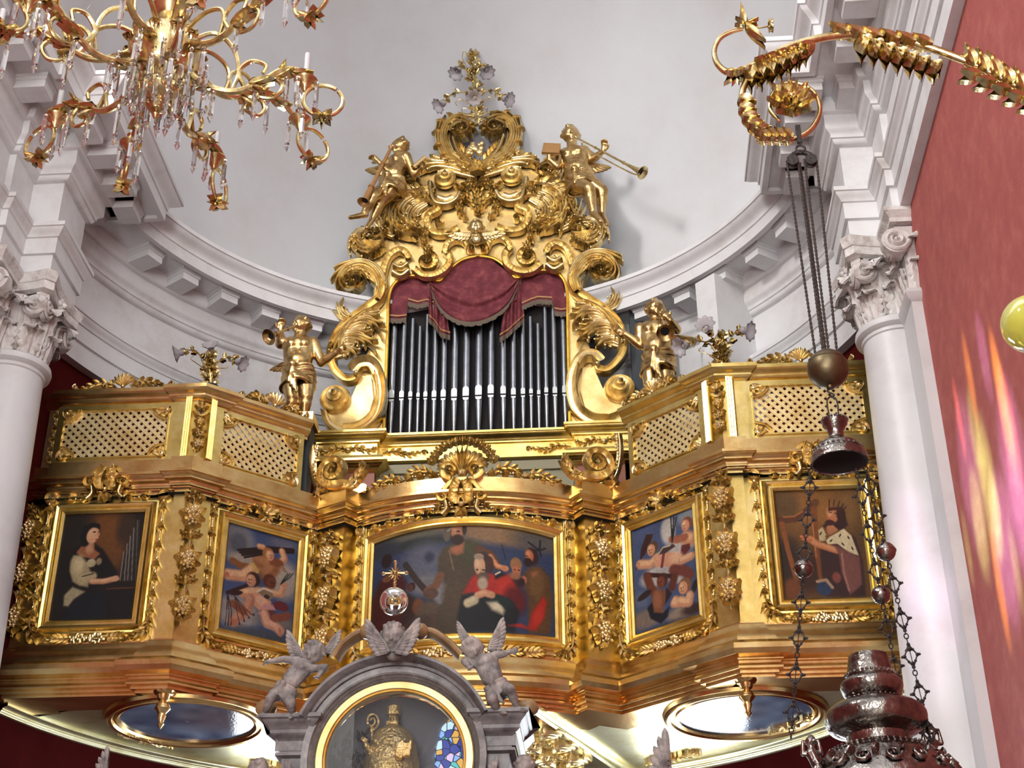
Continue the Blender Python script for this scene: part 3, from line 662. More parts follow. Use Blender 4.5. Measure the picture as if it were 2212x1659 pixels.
# ---------------- lattice screens
def lattice(X, w, h, nm='lattice_screen', flip=1):
    """frame of w x h with crossing diagonal laths and carved corners"""
    root = MB(); t = .035
    for (a, b, c, d) in ((-w/2-.05, -.05, w/2+.05, 0), (-w/2-.05, h, w/2+.05, h+.05), (-w/2-.05, 0, -w/2, h), (w/2, 0, w/2+.05, h)):
        root.add(*box((a, b, -.02), (c, d, .025)), X)
    for (a, b, c, d) in ((-w/2, 0, w/2, .014), (-w/2, h-.014, w/2, h), (-w/2, 0, -w/2+.014, h), (w/2-.014, 0, w/2, h)):
        root.add(*box((a, b, -.02), (c, d, .04)), X)
    fr = root.build(nm, M['gold'], gal, smooth=0)
    lm = MB(); p = .077; bw = .024
    for s, z in ((1, -.004), (-1, .006)):
        k0 = int(-(w+h)/p)-2
        for k in range(k0, -k0):
            # line y = s*(x - c); clip to the rectangle
            c = k*p*1.0
            pts = []
            for x in (-w/2, w/2):
                y = s*(x-c)
                if 0 <= y <= h: pts.append((x, y))
            for y in (0, h):
                x = c+s*y
                if -w/2 < x < w/2: pts.append((x, y))
            if len(pts) < 2: continue
            a, b = np.array(pts[0]), np.array(pts[1])
            if np.linalg.norm(a-b) < .03: continue
            d = (b-a)/np.linalg.norm(b-a); q = np.array([-d[1], d[0]])*bw/2*1.25
            V = [(*(a-q), z), (*(b-q), z), (*(b+q), z), (*(a+q), z), (*(a-q), z+.01), (*(b-q), z+.01), (*(b+q), z+.01), (*(a+q), z+.01)]
            lm.add(V, box((0, 0, 0), (1, 1, 1))[1], X)
    lm.build('lattice', M['goldpale'], fr, smooth=0)
    for sx in (-1, 1):
        for sy in (0, 1):
            cm = MB()
            c = (sx*w/2, sy*h); yy = 1 if sy == 0 else -1
            strip(cm, X, [(c[0]-sx*.15, c[1]), (c[0]-sx*.14, c[1]+yy*.05), (c[0]-sx*.09, c[1]+yy*.10), (c[0]-sx*.0, c[1]+yy*.125)], .013, .045, n=12, kind='flute')
            for a in (.25, .75, 1.25): leaflet(cm, X, c, (-sx*math.cos(a), yy*math.sin(a)), .12, .035, .04, z0=.012)
            cm.add(*[(q if i else [(x, y, z) for x, y, z in q]) for i, q in enumerate(sphere((c[0]-sx*.03, c[1]+yy*.03, .03), .022, 8, 5))], X)
            cm.build('corner_carving', M['goldorn'], fr)
    return fr
LZ = 6.145; LH = .50
for sx in (-1, 1):
    lattice(facing((sx*3.09, 11.72, LZ), 0, -1), .98, LH, 'lattice_screen', sx)
    lattice(facing((sx*(2.338-.759*.66+.651*.06), 11.66+.651*.66+.759*.06, LZ), -sx*.651, -.759), .80, LH, 'lattice_screen', sx)
    X = X_bay(sx, LZ)
    # end bracket scroll sweeping down from the screen to the centre
    mb = MB(); e = -sx
    volute(mb, X, (e*.475, .44), .04, PI/2, 1.2, e*1, .4, .05, kind='round')
    strip(mb, X, [(e*.45, .47), (e*.44, .36), (e*.45, .22), (e*.50, .08), (e*.60, .0)], .030, .05, n=24, kind='cove')
    for i in range(9): mb.add(*sphere((e*(.445+.013*math.sin(i)), .40-.035*i, .05), .013, 7, 5), X)
    volute(mb, X, (e*.63, -.035), .075, -PI/2, 1.7, -e, .28, .05, lead=[(e*.50, .06), (e*.56, -.08)], kind='flute')
    rosette(mb, X, (e*.50, -.03), .05, .05, 6)
    mb.build('end_scroll', M['goldorn'], gal)
    # carved pier between the two screens
    c = np.array([sx*2.31, 11.665, 0]); nrm = (-sx*.34, -.94); Xp = facing(c, *nrm)
    mb = MB(); mb.add(*sweep([(sx*2.56, 11.74), (sx*2.56, 11.665), (sx*2.325, 11.665), (sx*(2.325-.759*.24), 11.665+.651*.24), (sx*(2.325-.759*.24+.03), 11.665+.651*.24+.04)], [(-.02, 6.68), (.0, 6.68), (0, 6.09)], -sx))
    for s in (-1, 1):
        for k in (0, 1, 2): mb.add(*box((s*.095-.010+s*.018*k, 6.10, -.06), (s*.095+.006+s*.018*k, 6.70, .03-.012*k)), Xp)
    mb.build('screen_pier', M['gold'], gal, smooth=0)
    mb = MB(); Xq = (Xp[0], Xp[1]+Xp[0]@np.array([0, 0, .005]))
    cluster(mb, Xq, (0, 6.23), .06, .05); cluster(mb, Xq, (0, 6.33), .055, .05); cluster(mb, Xq, (0, 6.46), .05, .045); rosette(mb, Xq, (0, 6.60), .065, .045, 6); leaflet(mb, Xq, (0, 6.40), (0, 1), .1, .035, .05)
    for s in (-1, 1): leaflet(mb, Xq, (0, 6.52), (s, .4), .08, .03, .04); leaflet(mb, Xq, (0, 6.38), (s, -.3), .07, .025, .04)
    mb.build('pier_garland', M['goldorn'], gal)
    # outer end strip of the screen
    Xo = facing((sx*3.68, 11.78, 0), 0, -1); mb = MB(); mb.add(*box((-.07, 6.10, -.05), (.07, 6.74, .0)), Xo); husks(mb, Xo, [(0, 6.70), (0, 6.4), (0, 6.15)], 5, .03, .04); mb.build('end_pier', M['goldorn'], gal)
    # cornice of the screens
    P = [(sx*3.86, 11.80), (sx*3.58, 11.80), (sx*3.58, 11.74), (sx*2.56, 11.74), (sx*2.56, 11.70), (sx*2.305, 11.70)]
    d = np.array([-.759*sx, .651]); c1 = np.array([sx*2.305, 11.70])
    P += [tuple(c1+d*.24), tuple(c1+d*.24+np.array([sx*.651, .759])*.04), tuple(c1+d*1.10+np.array([sx*.651, .759])*.04)]
    mb = MB(); mb.add(*sweep(P, curve_prof([(-.14, 6.66), (.0, 6.66), (.0, 6.69), (.015, 6.695, 's'), (.05, 6.73), (.055, 6.735), (.055, 6.75, 's'), (.10, 6.79), (.105, 6.795), (.105, 6.83), (.09, 6.84), (-.14, 6.845)]), -sx, cap=True)); mb.build('screen_cornice', M['goldred' if sx < 0 else 'gold'], gal, smooth=30)
    # crests with shells
    for X, w in ((facing((sx*3.065, 11.70, 6.84), 0, -1), .50), (facing((*(c1+d*.70), 6.84), -sx*.651, -.759), .38)):
        mb = MB(); shell(mb, X, (0, .03), .15, .06, 7, 1.25)
        for s in (-1, 1):
            acanthus(mb, X, [(s*.07, .03), (s*.16, .07), (s*w*.55, .06), (s*w*.78, .015)], .075, .045, n=5)
            volute(mb, X, (s*w*.88, .035), .033, PI/2, 1.2, -s, .4, .04, kind='round'); volute(mb, X, (s*.15, .035), .035, PI/2, 1.3, -s, .35, .045, kind='round')
        mb.add(*box((-w, -.01, -.03), (w, .012, .015)), X); mb.build('shell_crest', M['goldorn'], gal)
# centre crest: large shell with flower garland
Xc = X_bow(6.09, BR-.04); mb = MB()
for s in (-1, 1):
    shell(mb, Xc, (s*.012, .05), .27, .085, 6, .68, rot=s*.66)
    volute(mb, Xc, (s*.105, .065), .085, -PI/2, 1.4, s, .34, .07, z=.03)
    husks(mb, Xc, [(s*.20, .05), (s*.45, .06), (s*.68, .02), (s*.86, .0)], 6, .036, .06)
    acanthus(mb, Xc, [(s*.24, .03), (s*.34, .11), (s*.44, .12), (s*.52, .08)], .08, .05, n=5)
    acanthus(mb, Xc, [(s*.55, .02), (s*.66, .08), (s*.78, .06), (s*.93, .01)], .08, .05, n=6)
for i in range(13):
    a = -1.25+2.5*i/12; rosette(mb, Xc, (.29*math.sin(a), .10+.27*math.cos(a)), .045, .05, 5, z=.02, rot=i)
for i in range(13):
    a = -1.3+2.6*(i+.5)/13; leaflet(mb, Xc, (.28*math.sin(a), .10+.26*math.cos(a)), (math.sin(a), math.cos(a)), .075, .03, .05)
[leaflet(mb, Xc, (0, .05), (math.sin(q), math.cos(q)), .27, .03, .10) for q in (-.18, 0, .18)]; mb.add(*box((-.90, -.01, -.02), (.90, .02, .02)), Xc); mb.build('centre_crest', M['goldorn'], gal)
# twin scrolls over the inner piers
for sx in (-1, 1):
    Xp = facing((sx*1.22, 12.45, 6.10), sx*.35, -.93); mb = MB()
    volute(mb, Xp, (-sx*.02, .20), .15, -PI/2, 2.0, sx, .30, .08, lead=[(-sx*.24, .0), (-sx*.12, .04)], kind='flute', ribs=20)
    acanthus(mb, Xp, [(sx*.16, .0), (sx*.10, .08), (sx*.14, .18), (sx*.20, .22)], .11, .06, n=5)
    acanthus(mb, Xp, [(-sx*.10, .0), (-sx*.22, .06), (-sx*.30, .14), (-sx*.31, .22)], .10, .05, n=5)
    volute(mb, Xp, (-sx*.22, .05), .05, 0, 1.4, sx, .35, .05, kind='round')
    mb.build('scroll_crest', M['goldorn'], gal)
# carving on the underside
XS = frame((0, 0, 3.934), (1, 0, 0), (0, -1, 0), (0, 0, -1))
def S_(px, py): q = atZ(px, py, 3.934); return (q[0], -q[1])
for sx in (-1, 1):
    def SM(*pts): return [(sx*S_(*q)[0], S_(*q)[1]) for q in pts]
    mb = MB()
    for a in (20.5, 22.0): 
        a = math.radians(a)*sx; u = vec_(math.sin(a), math.cos(a)); p0 = np.array([0, YC])+u*(RF-.02); p1 = np.array([0, YC])+u*1.62; strip(mb, XS, [(p0[0], -p0[1]), ((p0[0]+p1[0])/2, -(p0[1]+p1[1])/2), (p1[0], -p1[1])], .022, .035, n=6, kind='flute')
    for a in (4.5, 6.0):
        a = math.radians(a)*sx; u = vec_(math.sin(a), math.cos(a)); p0 = np.array([0, YC])+u*(RF-.02); p1 = np.array([0, YC])+u*2.0; strip(mb, XS, [(p0[0], -p0[1]), ((p0[0]+p1[0])/2, -(p0[1]+p1[1])/2), (p1[0], -p1[1])], .03, .05, n=6, kind='flute')
    mb.build('soffit_rib', M['goldsof'], gal)
    mb = MB()
    for t, W_ in ((.30, .11), (.52, .13), (.76, .12)):
        a = math.radians(13.5)*sx; r_ = 1.95+(RF-2.0)*t; c = (r_*math.sin(a), -(YC+r_*math.cos(a)))
        for q in (-1, 1):
            plume(mb, XS, [(c[0]-q*.02, c[1]), (c[0]+q*.10, c[1]+.03), (c[0]+q*.20, c[1]+.13), (c[0]+q*.12, c[1]+.22), (c[0]+q*.05, c[1]+.17)], W_*.55, .08, 3)
            volute(mb, XS, (c[0]+q*.16, c[1]-.08), .07, q, 1.5, q, .3, .06)
        rosette(mb, XS, c, .09, .07, 7)
    mb.build('soffit_carving', M['goldorn'], gal)
    for a, r_ in ((30, 3.62), (52, 3.55)):
        mb = MB(); a = math.radians(a)*sx; c = (r_*math.sin(a), -(YC+r_*math.cos(a))); d_ = vec_(math.cos(a), math.sin(a))*sx
        for q in (-1, 1): acanthus(mb, XS, [(c[0], c[1]), (c[0]+q*d_[0]*.12, c[1]+q*d_[1]*.12+.02), (c[0]+q*d_[0]*.26, c[1]+q*d_[1]*.26)], .10, .05, n=5)
        rosette(mb, XS, c, .07, .05, 6); mb.build('soffit_spray', M['goldorn'], gal)
# pendants under the two outer corners
for sx in (-1, 1):
    c = atZ(*((352, 1500) if sx < 0 else (1612, 1475)), 3.90); mb = MB()
    mb.add(*lathe(curve_prof([(0, .0), (.09, .0), (.08, -.02), (.06, -.03), (.05, -.06, 's'), (.03, -.08), (.055, -.11, 's'), (.065, -.14), (.03, -.18), (.035, -.2), (.02, -.25), (.028, -.265), (.0, -.31)]), 20, (c[0], c[1]+.03, 3.93)))
    mb.build('pendant', M['goldred'], gal)
# ================================================================== THE ORGAN
YO = 13.60
org = empty('organ_case', (0, YO, 5.8), 'gilded baroque organ case with carved leafy crest and grey metal pipes', 'organ')
XO = frame((0, YO, 0), (1, 0, 0), UP, (0, -1, 0))
def E(px, py):
    p = atY(px, py, YO); return (p[0]-.012, p[2])
def mir(s, pts): return [(s*E(*p)[0], E(*p)[1]) for p in pts]
def er(px): return px*13.6/.93/F_PX*.98       # pixels of the photo to metres on the organ front
def Xz(z): return frame((0, YO-z, 0), (1, 0, 0), UP, (0, -1, 0))
# board round the pipes
inn = [(1234, 936), (1229, 700), (1228, 640), (1218, 605), (1190, 588), (1150, 592), (1118, 604), (1100, 585), (1070, 563), (1030, 556)]
out = [(1300, 930), (1290, 800), (1262, 700), (1262, 600), (1272, 530), (1246, 450), (1208, 405), (1170, 372), (1110, 352), (1030, 345)]
I = spline([E(*p) for p in inn], 36); O = spline([E(*p) for p in out], 36); I[-1][0] = 0; O[-1][0] = 0
mb = MB()
for s in (-1, 1):
    V = []
    for k in range(37):
        a, b = I[k]*np.array([s, 1]), O[k]*np.array([s, 1])
        V += [(a[0], a[1], -.25), (a[0], a[1], .0), (b[0], b[1], 0), (b[0], b[1], -.45)]
    mb.add(V, gridf(37, 4), XO)
mb.build('front_board', M['goldplate'], org, smooth=25)
mb = MB()
for s in (-1, 1):
    strip(mb, XO, [(s*(a[0]+.0), a[1]+.012) for a in I], .016, .035, n=60, kind='flute')
mb.build('opening_moulding', M['gold'], org)
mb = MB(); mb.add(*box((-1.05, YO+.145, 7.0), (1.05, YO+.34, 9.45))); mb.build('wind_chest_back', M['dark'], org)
# base with pedestals
BP = [(1.60, 14.05), (1.60, 13.47), (1.0, 13.47), (1.0, 13.58), (-1.0, 13.58), (-1.0, 13.47), (-1.60, 13.47), (-1.60, 14.05)]
mb = MB(); mb.add(*sweep(BP, curve_prof([(-.5, 7.27), (.10, 7.26), (.10, 7.235), (.085, 7.23, 's'), (.03, 7.17), (.025, 7.165), (.025, 7.15), (0, 7.145), (0, 7.00), (.02, 6.995), (.02, 6.98), (-.02, 6.97)]), -1)); mb.build('base_cornice', M['gold'], org, smooth=30)
for sx in (-1, 1):
    q = [(sx*1.60, 14.05), (sx*1.60, 13.47), (sx*1.0, 13.47), (sx*1.0, 13.75)]
    mb = MB(); mb.add(*sweep(q, curve_prof([(.0, 6.99), (.07, 6.98), (.075, 6.955, 's'), (.10, 6.93), (.12, 6.925), (.12, 6.90), (.09, 6.895, 's'), (.03, 6.85), (.02, 6.84), (-.03, 6.83)]), -sx)); mb.build('pedestal_cornice', M['gold'], org, smooth=30)
    mb = MB(); mb.add(*box((min(sx*1.02, sx*1.50), 13.50, 5.75), (max(sx*1.02, sx*1.50), 14.0, 6.85))); pd = mb.build('pedestal', M['bole'], org, smooth=0)
    mb = MB(); X = facing((sx*1.20, 13.50, 6.55), 0, -1)
    mb.add(*prism([(-.11, .13), (-.08, .15), (.0, .14), (.08, .15), (.11, .13), (.10, 0), (.11, -.13), (.04, -.15), (-.04, -.15), (-.11, -.13), (-.10, 0)], 0, .02), X); mb.build('gold_tablet', M['goldplate'], pd, smooth=0)
    mb = MB(); X = facing((sx*1.30, 13.47, 7.07), 0, -1)
    for s in (-1, 1):
        acanthus(mb, X, [(0, 0), (s*.10, .02), (s*.22, -.02), (s*.28, .01)], .06, .035, n=6)
    mb.add(*sphere((0, 0, .02), .035, 10, 6, (1, .7, .6)), X)
    X2 = facing((sx*.70, 13.58, 7.07), 0, -1)
    acanthus(mb, X2, [(sx*.26, 0), (sx*.12, .02), (0, -.02), (-sx*.14, .01)], .06, .035, n=7)
    volute(mb, X2, (-sx*.17, .0), .03, 0, 1.2, 1, .4, .03, kind='round')
    mb.build('frieze_carving', M['goldorn'], org)
mb = MB(); mb.add(*box((-1.02, 13.62, 5.75), (1.02, 14.0, 6.99))); lc = mb.build('lower_case', M['olive'], org, smooth=0)
mb = MB()
for x0, x1 in ((-.98, -.08), (.08, .98)):
    for (a, b, c, d) in ((x0, 6.85, x1, 6.95), (x0, 6.2, x0+.09, 6.85), (x1-.09, 6.2, x1, 6.85)): mb.add(*box((a, b, 0), (c, d, .03)), facing((0, 13.62, 0), 0, -1))
mb.build('panel_frame', M['olive'], lc, smooth=0)
# ---- pipes
PX = [548, 608, 660, 706, 750, 802, 857, 922, 992, 1068, 1141, 1215, 1276, 1333, 1381, 1427, 1472, 1524, 1583]
PD = [45, 38, 32, 27, 32, 38, 42, 48, 52, 55, 50, 45, 40, 36, 30, 28, 32, 38, 42]
PT = [500, 480, 525, 570, 500, 470, 440, 420, 400, 390, 400, 430, 470, 500, 512, 553, 455, 460, 480]
PM = [1010, 1005, 1000, 1000, 1000, 1003, 1003, 1004, 1000, 995, 985, 985, 990, 985, 980, 985, 975, 980, 978]
for i, (px, d, t, pm) in enumerate(zip(PX, PD, PT, PM)):
    yy = YO+.085; X_, zt = atY(650+px/2.765+.6, 500+t/2.765, yy)[[0, 2]]; zm = atY(650+px/2.765, 500+pm/2.765, yy)[2]; x = atY(650+px/2.765, 500+pm/2.765, yy)[0]-.01
    r = er(d/2.765)/2; mh = r*2.4; zb = 7.24; mb = MB()
    mb.add(*lathe([(.012, zb), (.016, zb+.01), (r*.96, zm-.02), (r, zm-.01), (r, zm+.0)], 20, (x, yy, 0)))
    pr = [(r, zm+.012), (r, zt-.02), (r*.97, zt), (r*.85, zt)]
    mb.add(*lathe(pr, 20, (x, yy, 0))); p = mb.build('organ_pipe', M['tin'], org, smooth=50)
    p['label'] = 'organ pipe %s' % ('near the middle' if 6 < i < 12 else 'towards the side')
    del p['label']
    m2 = MB(); X = facing((x, yy-r*.72, zm), 0, -1)      # flattened mouth: raised leaf shield above the cut-up, lower lip below it
    w = r*.80
    m2.add(*prism([(-w, .014), (w, .014), (w, mh), (w*.7, mh*1.22), (0, mh*1.32), (-w*.7, mh*1.22), (-w, mh)], -.01, r*.34), X)
    m2.add(*prism([(-w, -.004), (-w*.8, -mh*.32), (0, -mh*.42), (w*.8, -mh*.32), (w, -.004)], -.01, r*.34), X)
    m2.build('mouth_shield', M['tinlight'], p, smooth=0)
    m3 = MB(); m3.add(*box((-w*.95, -.006, -.01), (w*.95, .016, r*.28)), X); m3.build('mouth_slot', M['dark'], p, smooth=0)
# ---- carving, both halves mirrored
def cone_scroll(mb, X, c, r, h):
    pr = [(r*1.0, 0), (r*1.04, h*.25), (r*.96, h*.42), (r*.80, h*.30), (r*.72, h*.45), (r*.58, h*.75), (r*.56, h*.85), (r*.44, h*.80), (r*.36, h*.95), (r*.30, h*1.15), (r*.2, h*1.12), (r*.15, h*1.3), (r*.08, h*1.42), (0, h*1.46)]
    V, Fc = lathe(pr, 26); mb.add([(x+c[0]+.10*r*w/h, y+c[1]-.15*r*w/h, w) for x, y, w in V], Fc, X)
def mk(name, fn, m='goldorn'):
    for s in (-1, 1):
        mb = MB(); fn(mb, s); mb.build(name, M[m], org)
def top_heart(mb, s):
    X = Xz(.05); c = mir(s, [(1072, 292)])[0]; L = mir(s, [(1031, 378), (1062, 362), (1095, 338), (1112, 305), (1108, 278)])
    plume(mb, Xz(.04), mir(s, [(1034, 380), (1066, 362), (1098, 340), (1114, 306), (1108, 276), (1084, 264), (1062, 274), (1062, 292)]), .075, .13, 4)
    strip(mb, X, L, .035, .09, n=30, kind='cove'); strip(mb, X, [(p[0]*.72, p[1]) for p in L[:4]], .022, .10, n=20)
    curl_leaf(mb, X, c, er(34), (-.2 if s > 0 else PI+.2), 1.15, s, .15, .10, 11); curl_leaf(mb, Xz(.10), c, er(22), (PI/2), 1.0, s, .09, .09, 7)
    for k, (px, py) in enumerate([(1068, 268), (1090, 264), (1108, 272), (1116, 290), (1115, 315), (1104, 335)]):
        p = mir(s, [(px, py)])[0]; leaflet(mb, X, p, (s*(.3+.15*k), 1.2-.35*k), .11, .035, .09, bend=-s*.4)
    acanthus(mb, X, mir(s, [(1034, 372), (1058, 352), (1072, 335), (1080, 318)]), .13, .08, n=6, side=(s, -s))
def top_palm(mb, s):
    X = Xz(.05)
    acanthus(mb, X, mir(s, [(1040, 378), (1062, 372), (1085, 358), (1105, 358)]), .11, .09, n=6)
    acanthus(mb, Xz(.02), mir(s, [(1092, 362), (1115, 350), (1140, 352), (1165, 365)]), .15, .08, n=7)
    plume(mb, Xz(.04), mir(s, [(1040, 384), (1066, 372), (1090, 362), (1120, 356), (1150, 358), (1176, 372)]), .075, .09, 3)
    for k in range(4):
        a = .3+.5*k; leaflet(mb, Xz(.1), mir(s, [(1034, 382)])[0], (s*math.cos(a-.9), math.sin(a-.9)), .12, .035, .08)
def cones(mb, s):
    X = Xz(.04); c = mir(s, [(1108, 388)])[0]; cone_scroll(mb, X, c, er(28), .16)
    strip(mb, X, mir(s, [(1075, 425), (1085, 440), (1105, 447), (1128, 440), (1138, 415), (1140, 395)]), .035, .10, n=24, kind='round')
    strip(mb, X, mir(s, [(1090, 430), (1105, 434), (1122, 428)]), .05, .07, n=12)
def side_curls(mb, s):
    X = Xz(.03); c = mir(s, [(1188, 378)])[0]
    plume(mb, Xz(.02), mir(s, [(1130, 412), (1160, 404), (1185, 404), (1206, 392), (1212, 372), (1196, 358), (1180, 364)]), .07, .12, 3)
    plume(mb, Xz(.03), mir(s, [(1140, 420), (1170, 412), (1202, 424), (1220, 452), (1216, 484), (1196, 506), (1176, 512)]), .13, .14, 5)
    plume(mb, Xz(.01), mir(s, [(1150, 430), (1176, 440), (1188, 462), (1178, 486), (1158, 500)]), .10, .11, 4)
    plume(mb, Xz(.03), mir(s, [(1212, 500), (1236, 480), (1248, 455), (1240, 430)]), .07, .10, 3)
    curl_leaf(mb, X, c, er(26), (PI if s > 0 else 0), 1.3, -s, .12, .10, 11)
    acanthus(mb, X, mir(s, [(1142, 405), (1160, 405), (1180, 402), (1205, 392), (1214, 375)]), .10, .08, n=7)
    acanthus(mb, X, mir(s, [(1145, 425), (1170, 412), (1200, 418), (1218, 440), (1222, 470), (1208, 500)]), .20, .12, n=11, curl=.5)
    curl_leaf(mb, Xz(.08), mir(s, [(1160, 420)])[0], er(15), 0, 1.0, s, .09, .08, 7)
    acanthus(mb, Xz(.05), mir(s, [(1225, 440), (1222, 465), (1205, 490), (1185, 500), (1172, 512)]), .15, .10, n=8, curl=.6)
    acanthus(mb, Xz(.02), mir(s, [(1195, 430), (1205, 455), (1195, 480), (1175, 495)]), .15, .09, n=8)
    acanthus(mb, Xz(.02), mir(s, [(1175, 440), (1180, 465), (1168, 485), (1150, 500)]), .10, .07, n=6)
def ribbed(mb, s):
    X = Xz(.03)
    strip(mb, X, mir(s, [(1160, 425), (1138, 430), (1122, 440), (1122, 455), (1142, 465), (1144, 485), (1128, 505), (1100, 508), (1076, 500)]), er(9), .09, n=50, kind='flute', ribs=22)
    volute(mb, X, mir(s, [(1120, 482)])[0], er(11), 0, 1.2, s, .4, .08)
    strip(mb, X, mir(s, [(1054, 545), (1062, 530), (1082, 522), (1100, 530), (1106, 548)]), er(8), .08, n=34, kind='flute', ribs=14)
    volute(mb, X, mir(s, [(1048, 546)])[0], er(11), PI/2, 1.4, -s, .4, .08)
    c = mir(s, [(1144, 566)])[0]
    volute(mb, X, c, er(26), PI*.5, 1.7, s, .36, .08, lead=mir(s, [(1106, 548), (1100, 568), (1110, 588)])[:0], ribs=20)
    strip(mb, X, mir(s, [(1104, 545), (1094, 560), (1100, 580), (1122, 594), (1150, 594), (1172, 578)]), er(9), .08, n=36, kind='flute', ribs=16)
    volute(mb, X, mir(s, [(1146, 562)])[0], er(12), 0, 1.3, s, .4, .09)
def low_corner(mb, s):
    X = Xz(.03)
    strip(mb, X, mir(s, [(1240, 600), (1238, 575), (1228, 548), (1208, 535), (1192, 540), (1184, 552)]), er(9), .08, n=34, kind='flute', ribs=14)
    cone_scroll(mb, X, mir(s, [(1200, 568)])[0], er(16), .10)
    strip(mb, X, mir(s, [(1184, 580), (1200, 590), (1218, 580)]), er(8), .08, n=14); strip(mb, X, mir(s, [(1186, 566), (1200, 574), (1216, 566)]), er(7), .09, n=14)
def wreath(mb, s):
    """big curled leaf bundle on the shoulder"""
    c = mir(s, [(1270, 512)])[0]; X = Xz(.02); r = er(38)
    for q in range(4): plume(mb, Xz(.04+.03*q), [(c[0]+s*r*1.0*math.cos(t)*(1-.16*q), c[1]+r*(1.0-.16*q)*math.sin(t)) for t in np.linspace(2.5-.3*q, -2.2+.5*q, 9)], .065, .12, 3)
    for k in range(12):
        a = -2.6+k*.36; aa = a if s > 0 else PI-a
        S = [(c[0]+r*q*math.cos(aa+s*(1-q)*1.3), c[1]+r*q*math.sin(aa+s*(1-q)*1.3)) for q in (.35, .6, .85, 1.05)]
        acanthus(mb, X, S, .09, .11, n=4, Wd=.34)
    V, Fc = sphere((0, 0, 0), r*.92, 20, 12, (1, 1, .55)); mb.add([(x+c[0], y+c[1], z) for x, y, z in V], Fc, X)
    for k in range(9):
        a = PI*1.05+k*.27; aa = a if s > 0 else PI-a
        S = [(c[0]+r*q*math.cos(aa+s*(1-q)*.9)*.98, c[1]+r*q*math.sin(aa+s*(1-q)*.9)*.98) for q in (.2, .5, .8, 1.02)]
        strip(mb, Xz(.02), S, .02, .16, n=12, z=.0)
    curl_leaf(mb, Xz(.10), mir(s, [(1256, 500)])[0], er(18), 0, 1.1, s, .08, .08, 8)
def blooms(mb, s):
    for px, py, q in ((1148, 500, .05), (1150, 520, .055), (1140, 540, .05), (1232, 450, .05), (1240, 470, .05), (1236, 490, .045), (1070, 430, .05), (1075, 455, .045), (1054, 400, .05), (1146, 552, .04)):
        p = mir(s, [(px, py)])[0]; rosette(mb, Xz(.05), p, q, .06, 5, rot=px)
        for a in (-1.9, -1.2): leaflet(mb, Xz(.05), p, (math.cos(a), math.sin(a)), .09, .025, .05)
def centre_leaves(mb, s):
    for pts, l in (([(1036, 470), (1046, 445), (1062, 430), (1060, 408)], .09), ([(1030, 468), (1034, 440), (1030, 415), (1031, 392)], .08), ([(1058, 480), (1072, 462), (1075, 440), (1068, 420)], .08), ([(1034, 412), (1052, 405), (1072, 410), (1085, 405)], .08)):
        acanthus(mb, Xz(.03), mir(s, pts), l, .07, n=6)
for nm, fn in (('crest_heart_scroll', top_heart), ('crest_palm', top_palm), ('crest_snail_scroll', cones), ('crest_acanthus', side_curls), ('ribbed_scroll', ribbed), ('corner_scroll', low_corner), ('leaf_wreath', wreath), ('flower_sprays', blooms), ('centre_leaves', centre_leaves)): mk(nm, fn)
mb = MB(); c = E(1030, 337)
for k in range(16): mb.add(*sphere((c[0]+(rnd.random()-.5)*.16, c[1]+(rnd.random()-.5)*.16, .1), .025+.02*rnd.random(), 7, 5), Xz(.02))
mb.build('crest_cartouche', M['goldpale'], org)
def side_stem(mb, s):
    X = Xz(.02); cT = mir(s, [(1301, 598)])[0]
    strip(mb, X, mir(s, [(1262, 590), (1243, 612), (1248, 638), (1275, 658), (1305, 678), (1335, 706), (1350, 746), (1344, 780), (1319, 807), (1298, 808), (1288, 796)]), lambda t: er(13-5*t), .12, n=60, kind='flute')
    mb.add(*[(v, f) for v, f in [sphere((*mir(s, [(1293, 797)])[0], .10), er(7), 10, 7)]][0], X)
    plume(mb, Xz(.04), mir(s, [(1250, 640), (1244, 606), (1262, 574), (1292, 562), (1322, 574), (1332, 600), (1318, 620), (1300, 618)]), .085, .14, 4)
    plume(mb, Xz(.05), mir(s, [(1322, 700), (1296, 684), (1270, 684), (1250, 700), (1240, 722)]), .10, .12, 4)
    plume(mb, Xz(.05), mir(s, [(1342, 730), (1316, 714), (1288, 718), (1264, 736), (1250, 756)]), .10, .12, 4)
    plume(mb, Xz(.05), mir(s, [(1346, 752), (1326, 742), (1304, 748), (1290, 766)]), .07, .10, 3)
    plume(mb, Xz(.05), mir(s, [(1300, 676), (1322, 668), (1332, 650), (1322, 636)]), .055, .10, 3)
    plume(mb, Xz(.03), mir(s, [(1262, 660), (1290, 672), (1322, 700), (1340, 740), (1338, 772)]), .055, .16, 3)
    curl_leaf(mb, X, cT, er(34), (PI if s > 0 else 0), 1.35, -s, .14, .12, 16); curl_leaf(mb, Xz(.08), cT, er(20), (PI if s > 0 else 0), 1.0, -s, .09, .10, 8)
    for k in range(14):
        a = 2.6-k*.27; aa = a if s > 0 else PI-a; p = (cT[0]+er(33)*math.cos(aa), cT[1]+er(33)*math.sin(aa)); leaflet(mb, X, p, (math.cos(aa-s*.8), math.sin(aa-s*.8)), .11, .038, .10, bend=-s*.5)
